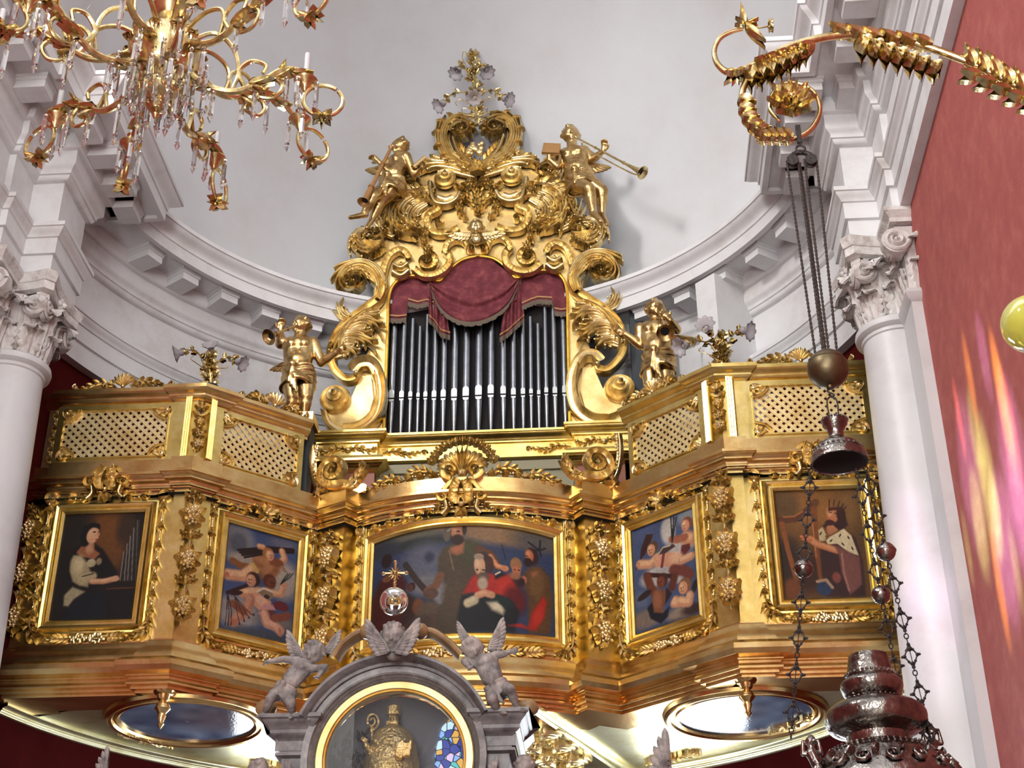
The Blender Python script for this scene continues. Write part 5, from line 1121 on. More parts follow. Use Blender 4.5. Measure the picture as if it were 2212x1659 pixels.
def head_vol(mb, c, r, f, up, seed=1, curls=34, turban=False):
    f = nrm(f); up = nrm(up-f*(np.dot(up, f))); s = np.cross(f, up)
    def P(a, b, d): return c+f*a*r+s*b*r+up*d*r
    mb.add(*sphere(c, r*.97, 16, 12)); mb.add(*sphere(P(-.12, 0, .14), r*.95, 14, 10)); mb.add(*sphere(P(.42, 0, -.50), r*.52, 12, 9))
    for q in (-1, 1):
        mb.add(*sphere(P(.56, .36*q, -.30), r*.38, 10, 8)); mb.add(*sphere(P(.84, .34*q, .10), r*.135, 8, 6))
        cap(mb, P(.90, .14*q, .28), P(.74, .52*q, .26), r*.11, r*.09, 7); mb.add(*sphere(P(-.02, .98*q, -.05), r*.20, 8, 6)); mb.add(*sphere(P(1.02, .09*q, -.20), r*.09, 7, 5))
    cap(mb, P(.98, 0, .16), P(1.10, 0, -.17), r*.09, r*.13, 8)
    cap(mb, P(.93, -.16, -.43), P(.93, .16, -.43), r*.075, r*.075, 7); cap(mb, P(.92, -.10, -.53), P(.92, .10, -.53), r*.08, r*.08, 7); mb.add(*sphere(P(.82, 0, -.76), r*.22, 9, 7))
    rs = random.Random(seed)
    for i in range(curls):
        a = rs.random()*2*PI; b = rs.random()*1.75; d = up*math.cos(b)+(f*math.cos(a)+s*math.sin(a))*math.sin(b)
        if np.dot(d, f) > .22 and np.dot(d, up) < .80: continue
        if np.dot(d, up) < -.25 and np.dot(d, f) > -.3: continue
        mb.add(*sphere(c+d*r*(.97+.08*rs.random()), r*(.17+.09*rs.random()), 7, 6))
def hand(mb, w, d, pn, S, curl=.6, thumb=1):
    """palm, four unequal fingers and a thumb; d along the hand, pn towards the palm side"""
    d = nrm(d); pn = nrm(pn-d*np.dot(pn, d)); s = np.cross(d, pn)*thumb; pc = w+d*.035*S
    mb.add(*sphere(w+d*.026*S, .025*S, 9, 7)); mb.add(*sphere(w+d*.043*S, .026*S, 9, 7))
    for i, l in enumerate((.043, .050, .047, .037)):
        b = w+d*.055*S+s*(.021-.014*i)*S; k = b+nrm(d*math.cos(curl*.6)+pn*math.sin(curl*.6)+s*.12*(1.5-i))*l*S*.55; t = k+nrm(d*math.cos(curl*1.7)+pn*math.sin(curl*1.7))*l*S*.55
        cap(mb, b, k, .0095*S, .009*S, 6); cap(mb, k, t, .009*S, .0075*S, 6)
    b = w+d*.018*S+s*.022*S; k = b+nrm(d*.7+s*.9+pn*.3)*.026*S; cap(mb, b, k, .011*S, .010*S, 6); cap(mb, k, k+nrm(d+pn*.6+s*.1)*.022*S, .010*S, .008*S, 6)
def putto(root, J, S, m, vox, seed=1, hr=.098, curlL=.6, curlR=.6):
    """one continuous child body posed by its joints"""
    mb = MB(); H, C, P = J['head'], J['chest'], J['pelvis']; f = nrm(J['face']); up = nrm(C-P); sd = nrm(J.get('side', vec(1, 0, 0))); sd = nrm(sd-up*np.dot(sd, up)); fb = nrm(np.cross(up, sd)); fb = -fb if fb[1] > 0 else fb   # fb = belly side
    head_vol(mb, H, hr*S, f, J.get('hup', nrm(H-C+vec(0, 0, .3))), seed)
    N = C+nrm(H-C)*.11*S; cap(mb, N, H-nrm(H-N)*.04*S, .048*S, .044*S)
    mb.add(*sphere(C+up*.03*S, .088*S, 14, 10)); B = (C*.45+P*.55)+fb*.022*S
    for q in (-1, 1):
        cap(mb, C+sd*q*.052*S+up*.045*S, B+sd*q*.030*S, .068*S, .076*S, 12); mb.add(*sphere(C+sd*q*.046*S+fb*.052*S+up*.02*S, .045*S, 10, 8))
    mb.add(*sphere(B, .094*S, 14, 10)); mb.add(*sphere(P, .090*S, 14, 10))
    for q, n in ((-1, 'L'), (1, 'R')):
        sh = C+sd*q*.108*S+up*.062*S; el, wr = J['el'+n], J['wr'+n]
        cap(mb, sh, el, .046*S, .036*S); cap(mb, sh*.6+el*.4, el, .043*S, .034*S); cap(mb, el, wr, .037*S, .024*S); cap(mb, el*.7+wr*.3, wr, .036*S, .023*S)
        hand(mb, wr, wr-el if ('hd'+n) not in J else J['hd'+n], J.get('pn'+n, fb), S, curlL if q < 0 else curlR, J.get('th'+n, q))
        hp = P+sd*q*.052*S-up*.02*S; kn, an, to = J['kn'+n], J['an'+n], J['to'+n]
        mb.add(*sphere(hp-fb*.03*S, .078*S, 12, 8)); cap(mb, hp, kn, .078*S, .053*S, 12); cap(mb, hp*.5+kn*.5, kn, .070*S, .052*S, 12); cap(mb, kn, an, .053*S, .030*S, 12); cap(mb, kn*.65+an*.35, kn*.4+an*.6, .050*S, .042*S, 12)
        d = nrm(to-an); cap(mb, an-d*.018*S-vec(0, 0, .012*S), to, .030*S, .020*S); s2 = nrm(np.cross(d, vec(0, 0, 1)))
        for k in range(5): a = to+s2*(k-2)*.009*S*(-q); cap(mb, a, a+d*(.020-.003*k)*S, .0085*S, .0075*S, 6)
    return fused('body', mb, vox, m, root)
def cloth_band(root, J, S, m, vox, knot=-.3):
    mb = MB(); P, C = J['pelvis'], J['chest']; up = nrm(C-P); sd = vec(1, 0, 0); sd = nrm(sd-up*np.dot(sd, up)); fb = nrm(np.cross(up, sd)); fb = -fb if fb[1] > 0 else fb
    for k in range(5):
        z = .05-.032*k; pts = [P+up*(z*S+.012*S*math.sin(a*2+k))+(sd*math.cos(a)*1.05+fb*math.sin(a))*(.098+.012*math.sin(3*a+k)+.004*k)*S for a in np.linspace(0, 2*PI, 25)]
        mb.add(*tube(pts, .018*S, 7))
    b = P+fb*.115*S+sd*knot*.1*S
    for k in range(4): cap(mb, b+up*.05*S, b-up*(.10+.03*k)*S+sd*(k-1.5)*.02*S, .02*S, .014*S, 7)
    mb.add(*sphere(b+up*.045*S, .034*S, 9, 7)); return fused('loincloth', mb, vox, m, root, smooth_it=1)
def wing(root, base, ax, ay, L, m, n=8):
    """feathered wing: ax = outward along the wing, ay = where the feathers hang"""
    ax = nrm(ax); ay = nrm(ay-ax*np.dot(ax, ay)); az = np.cross(ax, ay); mb = MB()
    for sgn in (1, -1):
        X = frame(base+az*.008*sgn, ax, ay, az*sgn) if sgn > 0 else (np.column_stack([ax, ay, -az]), base+az*-.004)
        for i in range(n):
            t = i/(n-1); a = 1.30-1.2*t; feather(mb, X, (L*(.06+.50*t), L*.0), (math.cos(a), math.sin(a)), L*(.34+.20*t), L*.075, L*.05)
        for i in range(n):
            t = i/(n-1); a = 1.2-1.05*t; feather(mb, X, (L*(.02+.44*t), -L*.02), (math.cos(a), math.sin(a)), L*(.22+.10*t), L*.07, L*.06, z0=L*.03)
    mb.add(*tube(spline([base, base+ax*L*.25-ay*L*.03, base+ax*L*.55-ay*L*.01, base+ax*L*.75+ay*L*.05], 14), np.linspace(L*.085, L*.03, 15), 8))
    return mb.build('wing', m, root)
def lathe_on(mb, a, d, prof, n=24):
    d = nrm(d); u = nrm(np.cross(d, (0.123, .3, .94))); mb.add(*lathe(prof, n), frame(a, u, np.cross(d, u), d))
def trumpet(a, b, rb, label, loop=None, thin=.011, m='goldfig'):
    o = empty('trumpet', a, label, 'trumpet', 'trumpets blown by the gilt cherubs'); L = np.linalg.norm(b-a); mb = MB(); t = thin
    pr = [(0, -.005), (t*1.5, -.004), (t*1.7, .006), (t, .02), (t*.9, .03), (t, L*.3), (t*1.6, L*.3+.004), (t*1.6, L*.3+.016), (t, L*.3+.02), (t*1.15, L*.72), (t*1.9, L*.72+.005), (t*1.9, L*.72+.018), (t*1.3, L*.74), (t*1.8, L*.85), (rb*.40, L*.93), (rb*.62, L*.965), (rb*.95, L), (rb, L+.004), (rb*.9, L), (rb*.5, L-.025), (rb*.34, L-.05), (.0, L-.055)]
    lathe_on(mb, a, b-a, pr); mb.build('tube_and_bell', M[m], o)
    q = MB(); lathe_on(q, a, b-a, [(0, L-.03), (rb*.45, L-.029)]); q.build('bell_mouth', M['dark'], o)
    if loop is not None:
        q = MB(); q.add(*tube(spline(loop, 40), t*.8, 8)); q.build('loop', M[m], o)
    return o
def book(c, ax, ay, w, h, t, label, group='books held by the gilt cherubs'):
    o = empty('book', c, label, 'book', group); ax = nrm(ax); ay = nrm(ay-ax*np.dot(ax, ay)); X = frame(c, ax, ay, np.cross(ax, ay))
    mb = MB(); mb.add(*box((-w/2, -h/2, -t/2), (w/2, h/2, -t/2+.004)), X).add(*box((-w/2, -h/2, t/2-.004), (w/2, h/2, t/2)), X); mb.add(*box((-w/2, -h/2, -t/2), (-w/2+.005, h/2, t/2)), X); mb.build('cover', M['bookc'], o, smooth=0)
    mb = MB(); mb.add(*box((-w/2+.005, -h/2+.005, -t/2+.004), (w/2-.006, h/2-.005, t/2-.004)), X); mb.build('pages', M['goldplate'], o, smooth=0); return o
M['bookc'] = mat('gilt_brown_wood', (.50, .27, .10), .45, .6, bump=.2, bscale=30)
GF = M['goldfig']
def px(Y): return lambda x, y, d=0.0: atY(x, y, Y+d)
GG = 'gilt cherubs blowing trumpets round the organ'
# top left
A = px(13.30); JA = dict(head=A(865, 316), chest=A(856, 358), pelvis=A(846, 402), face=vec(-.85, -.50, -.10), side=vec(.8, -.6, 0), elL=A(836, 368, -.10), wrL=A(819, 350, -.14), elR=A(893, 378, .0), wrR=A(905, 366, -.05),
    knL=A(806, 424, -.16), anL=A(786, 462, -.12), toL=A(756, 470, -.18), knR=A(822, 436, -.02), anR=A(804, 472, .0), toR=A(792, 492, -.05), hdL=vec(-.6, -.2, .5), pnL=vec(0, -.3, -1.))
r = empty('cherub_figure', JA['pelvis'], 'gilt cherub seated at the upper left of the organ crest, trumpet pointing down', 'statue', GG)
putto(r, JA, 1.27, GF, .010, 3, hr=.078); cloth_band(r, JA, 1.26, GF, .010); wing(r, JA['chest']+vec(-.02, .08, .05), (-1, .25, .15), (-.1, .1, -1), .34, GF)
trumpet(A(845, 318, -.12), A(786, 437, -.30), .075, 'gilt trumpet held by the upper left cherub, bell pointing down to the left', thin=.02, m='bookc')
book(A(904, 350, -.08), (.75, 0, .75), (.4, -.8, -.4), .20, .10, .03, 'closed gilt book under the arm of the upper left cherub')
# top right
A = px(13.20); JB = dict(head=A(1233, 291), chest=A(1239, 342), pelvis=A(1252, 390), face=vec(.12, -.98, -.25), side=vec(1, .05, -.1), elL=A(1204, 360, -.05), wrL=A(1187, 345, -.10), elR=A(1279, 345, .02), wrR=A(1303, 327, -.08),
    knL=A(1272, 407, -.20), anL=A(1281, 458, -.12), toL=A(1298, 478, -.22), knR=A(1301, 412, -.06), anR=A(1300, 462, .0), toR=A(1312, 484, -.1), hdL=vec(0, -.2, 1), hdR=vec(.2, -.2, .9), pnR=vec(-.3, -1, 0), pnL=vec(.2, .6, 0))
r = empty('cherub_figure', JB['pelvis'], 'gilt cherub standing at the upper right of the organ crest, long trumpet held out', 'statue', GG)
putto(r, JB, 1.33, GF, .010, 5, hr=.078); cloth_band(r, JB, 1.32, GF, .010); wing(r, JB['chest']+vec(.03, .10, .0), (1, .25, .05), (.2, .1, -1), .36, GF)
a, b = A(1243, 296, -.13), A(1388, 373, -.42); d = b-a
trumpet(a, b, .078, 'long gilt trumpet with a folded tube held by the upper right cherub', [a+d*.12, a+d*.10+vec(0, 0, -.05), a+d*.14+vec(.01, 0, -.085), a+d*.45+vec(0, 0, -.09), a+d*.84+vec(0, 0, -.085), a+d*.93+vec(.01, 0, -.05), a+d*.90], thin=.011, m='brass')
book(A(1191, 322, -.12), (1, 0, -.12), (.1, .35, 1), .19, .19, .035, 'open gilt book raised by the upper right cherub')
# lower left
A = px(12.62); JC = dict(head=A(651, 704), chest=A(645, 756), pelvis=A(644, 814), face=vec(-.62, -.76, -.12), side=vec(1, .1, 0), elL=A(605, 744, .0), wrL=A(606, 716, -.10), elR=A(694, 783, .02), wrR=A(728, 760, -.06),
    knL=A(631, 858, -.03), anL=A(629, 893, .0), toL=A(622, 900, -.09), knR=A(661, 858, -.03), anR=A(657, 897, .0), toR=A(660, 904, -.09), hdL=vec(.1, -.1, 1), pnL=vec(.4, -1, 0))
r = empty('cherub_figure', (JC['anL']+JC['anR'])/2-vec(0, 0, .05), 'gilt cherub standing left of the organ, trumpet raised to the left', 'statue', GG)
putto(r, JC, 1.33, GF, .010, 7, hr=.074); cloth_band(r, JC, 1.32, GF, .010, -.2); wing(r, JC['chest']+vec(-.05, .10, -.05), (-1, .3, -.2), (-.1, .1, -1), .26, GF); wing(r, JC['chest']+vec(.05, .10, .02), (1, .3, .1), (.1, .1, -1), .2, GF)
b0 = (JC['anL']+JC['anR'])/2; mb = MB(); mb.add(*box((b0[0]-.20, b0[1]-.13, b0[2]-.13), (b0[0]+.18, b0[1]+.16, b0[2]-.045))); mb.build('plinth', M['goldplate'], r, smooth=0)
mb = MB(); mb.add(*box((b0[0]-.12, b0[1]-.08, 5.76), (b0[0]+.15, b0[1]+.14, b0[2]-.13))); mb.build('post', M['darkgreen'], r, smooth=0)
trumpet(A(640, 702, -.12), A(581, 728, -.36), .082, 'short gilt trumpet of the cherub left of the organ, bell facing left', thin=.014)
# lower right
A = px(12.62); JD = dict(head=A(1416, 669), chest=A(1416, 722), pelvis=A(1422, 782), face=vec(.10, -.98, -.05), side=vec(1, -.05, 0), elL=A(1384, 746, .0), wrL=A(1352, 722, -.04), elR=A(1462, 712, .0), wrR=A(1448, 692, -.12),
    knL=A(1406, 832, -.03), anL=A(1402, 880, .0), toL=A(1398, 890, -.09), knR=A(1437, 832, -.03), anR=A(1433, 878, .0), toR=A(1438, 888, -.09), hdL=vec(-.9, -.2, .5), hdR=vec(-.6, -.2, .6))
r = empty('cherub_figure', (JD['anL']+JD['anR'])/2-vec(0, 0, .05), 'gilt cherub standing right of the organ, trumpet pointing at the viewer', 'statue', GG)
putto(r, JD, 1.33, GF, .010, 9, hr=.076); cloth_band(r, JD, 1.32, GF, .010, -.3); wing(r, JD['chest']+vec(.06, .10, .03), (1, .3, .1), (.1, .1, -1), .34, GF); wing(r, JD['chest']+vec(-.05, .10, .04), (-1, .3, .1), (-.1, .1, -1), .2, GF)
b0 = (JD['anL']+JD['anR'])/2; mb = MB(); mb.add(*box((b0[0]-.16, b0[1]-.13, 5.76), (b0[0]+.18, b0[1]+.16, b0[2]-.045))); mb.build('plinth', M['darkgreen'], r, smooth=0)
trumpet(A(1428, 677, -.11), A(1437, 719, -.42), .085, 'gilt trumpet of the cherub right of the organ, round bell facing out', thin=.014)
# winged head on the crest
c = atY(1029, 492, 13.48); mb = MB(); head_vol(mb, c, .085, vec(0, -1, -.12), vec(0, 0, 1), 4, 44); cap(mb, c-vec(0, -.04, .09), c-vec(0, -.05, .13), .045, .06)
hd = fused('angel_head', mb, .007, M['goldorn'], org)
for s in (-1, 1): wing(hd, c+vec(s*.06, .03, -.07), (s, .05, .15), (s*.1, -.05, -.9), .27, M['goldorn'], 7)

# ================================================================== FLOWER LAMPS
def glassmat(name, col, rough, tr=1.0, **k):
    m = mat(name, col, rough, 0, **{'Transmission Weight': tr, 'IOR': 1.3}); return m
M['shade'] = glassmat('frosted_pink_glass', (.80, .74, .78), .25, .65)
def tulip(root, p, d, R):
    """bell-shaped glass shade with a pointed rim opening along d, with a gilt holder"""
    d = nrm(d); u = nrm(np.cross(d, (.1, .3, .95))); v = np.cross(d, u); V = []; n = 32; pr = [(.30, 0), (.42, .15), (.46, .35), (.40, .55), (.52, .75), (.78, 1.0), (1.0, 1.22)]
    for i in range(n):
        a = 2*PI*i/n
        for j, (q, z) in enumerate(pr):
            k = 1+(.26*max(0, (j-4)/2)*(abs(math.cos(4*a))**1.5-.4)); V.append(p+(u*math.cos(a)+v*math.sin(a))*q*R*k+d*z*R)
    mb = MB(); mb.add(V, gridf(n, len(pr), wrapu=True)); o = mb.build('glass_shade', M['shade'], root)
    sm = o.modifiers.new('t', 'SOLIDIFY'); sm.thickness = .004
    h = MB(); lathe_on(h, p-d*R*.42, d, [(0, 0), (R*.12, .02*R), (R*.16, .2*R), (R*.34, .34*R), (R*.36, .5*R), (R*.30, .56*R), (0, .56*R)], 14); h.build('shade_holder', M['brass'], root)
    b = MB(); b.add(*sphere(p+d*R*.45, R*.26, 10, 8)); b.build('bulb', M['shade'], root)
def sprig(mb, P, n=5, L=.05, R=.010):
    mb.add(*tube(P, np.linspace(R, R*.5, len(P)), 6))
    for i in range(n):
        k = int((i+.5)/n*(len(P)-1)); t = nrm(P[min(k+1, len(P)-1)]-P[k-1 if k else 0]); s = nrm(np.cross(t, (0, -1, .2)))*(1 if i % 2 else -1); X = frame(P[k], t, s, np.cross(t, s))
        leaflet(mb, X, (0, 0), (.6, 1), L, L*.3, L*.3, nu=4); leaflet(mb, (X[0]*np.array([1, 1, -1]), X[1]), (0, 0), (.6, 1), L, L*.3, L*.3, nu=4)
def flower_lamp(label, Y, base, top, arms, R, curls=(), width=.07, stand=None):
    b, t = atY(*base, Y), atY(*top, Y); r = empty('flower_lamp', b, label, 'lamp', 'gilt flower lamps with glass shades')
    mb = MB(); H = np.linalg.norm(t-b); rs = random.Random(int(base[0]))
    for i in range(46):
        q = rs.random(); w = width*(.45+.75*math.sin(PI*min(1, q*1.1+.1)))*(1 if q < .9 else .5); a = rs.random()*2*PI; p = b+(t-b)*q+vec(math.cos(a), math.sin(a), 0)*w*.35
        o = nrm(vec(math.cos(a), math.sin(a), .9)); s = nrm(np.cross(o, (0, 0, 1))); X = frame(p, o, s, np.cross(o, s))
        for fl in (1, -1): leaflet(mb, (X[0]*np.array([1, 1, fl]), X[1]), (0, 0), (1, .1), width*1.0, width*.30, width*.3, nu=4, lift=.8)
        mb.add(*sphere(p+o*width*.3, width*.16, 7, 5))
    mb.add(*tube(np.array([b, (b+t)/2, t]), [width*.35, width*.42, width*.15], 8)); mb.build('foliage_stem', M['brass'], r)
    if stand: q = MB(); q.add(*lathe([(0, 0), (stand[0], 0), (stand[0], stand[1]), (stand[0]*1.15, stand[1]), (stand[0]*1.15, stand[1]+.01), (0, stand[1]+.01)], 18, (b[0], b[1], b[2]-stand[1]*.7))); q.build('stand', M['darkgreen'], r)
    for (pts, gp, dy, dd) in arms:
        P = spline([atY(x, y, Y+dy*i/(len(pts)-1)) for i, (x, y) in enumerate(pts)], 20); q = MB(); sprig(q, P, 6, R*.8); q.build('arm', M['brass'], r)
        tulip(r, P[-1], dd, R)
    for c in curls:
        q = MB(); q.add(*tube(spline([atY(x, y, Y-.05) for x, y in c], 24), np.linspace(.006, .0035, 25), 6)); q.build('tendril', M['brass'], r)
    return r
flower_lamp('gilt flower lamp with downturned glass shades on top of the organ crest', 12.97, (1030, 270), (1021, 112),
    [([(1018, 175), (1000, 140), (992, 150)], 0, -.1, vec(-.35, -.3, -.8)), ([(1028, 160), (1040, 140), (1047, 148)], 0, -.1, vec(.3, -.3, -.8)), ([(1015, 200), (985, 200), (966, 212), (960, 222)], 0, -.15, vec(-.7, -.3, -.7)), ([(1035, 200), (1065, 195), (1080, 205), (1086, 212)], 0, -.15, vec(.75, -.3, -.55)), ([(1025, 195), (1026, 205), (1026, 212)], 0, -.25, vec(0, -.75, -.6))],
    .085, [[(1008, 145), (999, 125), (1002, 110), (1008, 115)], [(1012, 225), (995, 215), (984, 222), (988, 229)], [(1042, 225), (1055, 210), (1065, 215), (1060, 221)], [(1025, 250), (1002, 247), (998, 235), (1007, 234)], [(1032, 250), (1050, 245), (1053, 234), (1046, 233)]], width=.075)
flower_lamp('gilt flower lamp with three grey glass shades on the left gallery corner', 12.0, (455, 845), (452, 768),
    [([(448, 805), (430, 765), (410, 756), (398, 760)], 0, .0, vec(-.9, -.2, -.35)), ([(456, 800), (456, 775), (457, 762)], 0, .15, vec(0, -.8, .5)), ([(462, 800), (480, 775), (500, 772), (510, 780)], 0, .0, vec(.85, -.2, -.5))], .075, [[(448, 800), (425, 785), (412, 775), (418, 768)], [(465, 795), (488, 795), (495, 788)]], width=.065, stand=(.058, .16))
flower_lamp('gilt flower lamp with three pale glass shades on the right gallery corner', 12.0, (1563, 812), (1556, 720),
    [([(1556, 770), (1545, 740), (1532, 722), (1528, 715)], 0, -.2, vec(-.25, -.95, .1)), ([(1552, 775), (1535, 745), (1505, 736), (1484, 745)], 0, -.1, vec(-.8, -.5, -.55)), ([(1568, 770), (1580, 730), (1592, 715), (1600, 714)], 0, .0, vec(.8, -.45, -.4))], .088, [[(1555, 780), (1530, 765), (1510, 758), (1515, 750)], [(1560, 790), (1540, 790), (1530, 782)]], width=.07, stand=(.06, .14))
# ================================================================== THE ALTAR NICHE IN FRONT
M['marble'] = mat('grey_veined_marble', (.22, .21, .21), .35, bump=.04, bscale=10, var=[(.03, .028, .032), (.15, .14, .145), (.23, .22, .22), (.42, .40, .39)], vscale=6, vdet=10)
M['marblefig'] = mat('weathered_marble', (.28, .26, .25), .5, bump=.15, bscale=40, var=[(.10, .09, .09), (.27, .25, .24), (.46, .40, .36)], vscale=11)
M['onyx'] = mat('brown_onyx', (.36, .22, .10), .3, bump=.05, bscale=20, var=[(.22, .13, .06), (.42, .27, .13)], vscale=9)
M['niche'] = mat('dark_slate_shell', (.17, .175, .20), .5, bump=.1, bscale=20)
YA = 8.40; AC = atY(852, 1640, YA); US = (atY(952, 1640, YA)-atY(852, 1640, YA))[0]/100
alt = empty('altar_niche', (AC[0], YA, -1.6), 'grey marble altar top with a gold-rimmed round-arched niche and stepped cornices', 'altar')
def ring(name, prof, m, a0=-.12, a1=PI+.12, n=72, sx=1.0, parent=None):
    V = []
    for i in range(n+1):
        a = a0+(a1-a0)*i/n
        for r, o in prof: V.append((AC[0]+r*US*math.cos(a)*sx, YA-o, AC[2]+r*US*math.sin(a)))
    mb = MB(); mb.add(V, gridf(n+1, len(prof))); return mb.build(name, m, parent or alt, smooth=30)
ring('arch_moulding', [(222, -.35), (222, .14), (216, .14), (210, .12), (206, .09), (200, .085), (200, .06), (188, .055), (184, .03), (180, .02), (176, -.02), (174, -.02)], M['marble'], .405, PI-.405)
ring('inner_arch', [(201, .04), (200, .055), (186, .05), (182, .02), (174, .0), (172, -.05)], M['marble'], -.5, PI+.5)
ring('gold_rim', [(174, -.03), (173, .012), (170, .02), (156, .02), (152, .005), (150, .012), (148, .0), (147, -.04)], M['goldplate'], -.6, PI+.6)
for sx in (-1, 1):            # stepped cornice on each side
    xo = AC[0]+sx*300*US; xi = AC[0]+sx*196*US; zt = atY(560, 1553, YA)[2]
    pr = curve_prof([(-.3, 0), (.10, .0), (.10, -.022), (.085, -.03, 's'), (.05, -.075), (.045, -.08), (.045, -.10, 's'), (.0, -.135), (-.005, -.14), (-.005, -.20), (.015, -.205), (.015, -.22), (-.02, -.23)]); pr = [(e, zt+z) for e, z in pr]
    mb = MB(); mb.add(*sweep([(xo-sx*.12, YA+.5), (xo-sx*.12, YA), (xi, YA), (xi, YA+.3)], pr, -sx, cap=True)); mb.build('cornice', M['marble'], alt, smooth=30)
    mb = MB(); mb.add(*box((min(xi, xo-sx*.10), YA+.0, zt-.19), (max(xi, xo-sx*.10), YA+.5, zt-.004))); mb.build('cornice_core', M['marble'], alt, smooth=0)
    mb = MB(); mb.add(*box((min(xi-sx*.02, xo-sx*.14), YA+.02, -1.6), (max(xi-sx*.02, xo-sx*.14), YA+.5, zt-.2))); mb.build('pier', M['marble'], alt, smooth=0)
    # onyx scroll ends
    X = frame((0, YA-.02, 0), (1, 0, 0), UP, (0, -1, 0))
    c = atY(*((800, 1385) if sx < 0 else (905, 1385)), YA); a = [np.array([q[0], q[2]]) for q in (atY(x, y, YA) for x, y in (((800, 1372), (775, 1378), (745, 1400), (725, 1430)) if sx < 0 else ((912, 1372), (940, 1375), (975, 1400), (1000, 1425))))]
    mb = MB(); strip(mb, X, a, .030, .085, n=20, kind='round'); mb.add(*sphere((a[0][0]-sx*.0, a[0][1]-.01, .07), .05, 12, 8), X); mb.build('onyx_scroll', M['onyx'], alt); mb = MB()
    c2 = atY(*((575, 1530) if sx < 0 else (1140, 1530)), YA+.1); mb.add(*sphere(c2, .065, 14, 10, (1, .8, .8))); mb.build('onyx_ball', M['onyx'], alt)
# niche shell with rays
V = []; nr, na = 14, 66; R0 = 150*US
for i in range(na+1):
    a = PI*i/na
    for j in range(nr+1):
        t = j/nr; rib = 1-.05*abs(math.cos(a*11))*math.sin(PI*t); V.append((AC[0]+R0*math.cos(a)*math.cos((1-t)*PI/2), YA+.03+R0*.8*math.sin((1-t)*PI/2)*rib, AC[2]-.02+R0*math.sin(a)*math.cos((1-t)*PI/2)))
mb = MB(); mb.add(V, gridf(na+1, nr+1))
V = [(AC[0]+R0*math.cos(PI*i/30), YA+.03+R0*.8*math.sin(PI*i/30), z) for i in range(31) for z in (AC[2]-1.2, AC[2]-.02)]; mb.add(V, gridf(31, 2)); mb.build('shell_niche', M['niche'], alt)
mb = MB()
for sx in (-1, 1): mb.add(*box((AC[0]+sx*160*US-.05, YA-.01, -1.6), (AC[0]+sx*160*US+.05, YA+.05, AC[2]-.08)))
mb.build('inner_jamb', M['marble'], alt, smooth=0)
# glass pane in the niche mouth
g = bpy.data.materials.new('clear_pane'); g.use_nodes = True; nt = g.node_tree; nt.nodes.clear(); ou = nt.nodes.new('ShaderNodeOutputMaterial'); mx = nt.nodes.new('ShaderNodeMixShader'); tr = nt.nodes.new('ShaderNodeBsdfTransparent'); gl = nt.nodes.new('ShaderNodeBsdfGlossy'); gl.inputs['Roughness'].default_value = .0
fr = nt.nodes.new('ShaderNodeFresnel'); fr.inputs[0].default_value = 1.6; nt.links.new(fr.outputs[0], mx.inputs[0]); nt.links.new(tr.outputs[0], mx.inputs[1]); nt.links.new(gl.outputs[0], mx.inputs[2]); nt.links.new(mx.outputs[0], ou.inputs[0])
pl = [(R0*math.cos(a), R0*math.sin(a)) for a in np.linspace(0, PI, 33)]+[(-R0, -1.0), (R0, -1.0)]
mb = MB(); mb.add(*prism(pl, -.002, .002), facing((AC[0], YA-.002, AC[2]), 0, -1)); o = mb.build('glass_pane', g, alt, smooth=0)
# gilt bishop figure
M['goldst'] = mat('beaten_gold', (.80, .60, .26), .36, .85, bump=.8, bscale=55, var=[(.55, .38, .14), (.80, .60, .26), (.92, .76, .42)], vscale=14)
A = px(YA+.16); bs = empty('bishop_statuette', A(852, 1800), 'gilded bishop statuette in mitre and cope inside the glazed niche', 'statue')
mb = MB(); hc = A(850, 1553); u = US*1.02
mb.add(*sphere(hc, 14*u, 14, 10, (.85, .9, 1.1))); cap(mb, hc-vec(0, .3*14*u, 4*u), hc-vec(0, .8*14*u, 34*u), 11*u, 7*u); 
for q in (-1, 1): mb.add(*sphere(hc+vec(q*6*u, -14*u, 2*u), 3*u, 7, 5))
cap(mb, hc+vec(0, -15*u, 0), hc+vec(0, -19*u, -6*u), 2.5*u, 3.5*u, 6)
for k in range(7): cap(mb, hc+vec((k-3)*4*u, -12*u, -10*u), hc+vec((k-3)*3*u, -16*u, -38*u+abs(k-3)*4*u), 3*u, 2*u, 6)
sh = hc-vec(0, 0, 38*u); mb.add(*lathe([(0, 0), (16*u, 0), (38*u, -14*u), (50*u, -40*u), (58*u, -80*u), (64*u, -130*u), (66*u, -240*u), (0, -240*u)], 40, tuple(sh+vec(0, 0, 22*u))))
for k in range(9):
    a = -PI*.9+PI*.8*k/8; mb.add(*tube([sh+vec(30*u*math.cos(a), 30*u*math.sin(a), 10*u), sh+vec(56*u*math.cos(a), 50*u*math.sin(a), -60*u), sh+vec(64*u*math.cos(a), 58*u*math.sin(a), -200*u)], 5*u, 7))
for k in range(4): mb.add(*tube([sh+vec(x*u, -(54-abs(x)*.3)*u, -20*u-k*17*u-(1-(x/34)**2)*20*u) for x in (-34, -20, 0, 20, 34)], 4*u, 6))
mb.add(*box(tuple(sh+vec(16*u, -66*u, -64*u)), tuple(sh+vec(48*u, -44*u, -46*u)))); [mb.add(*box(tuple(sh+vec((18+9*q)*u, -64*u, -46*u)), tuple(sh+vec((23+9*q)*u, -56*u, (-34+6*(q % 2))*u)))) for q in range(4)]; hand(mb, sh+vec(30*u, -60*u, -72*u), vec(-.3, -.3, .9), vec(0, 1, 0), 2.6*100*u/1.0*.01*1.2 if False else .55, .8)
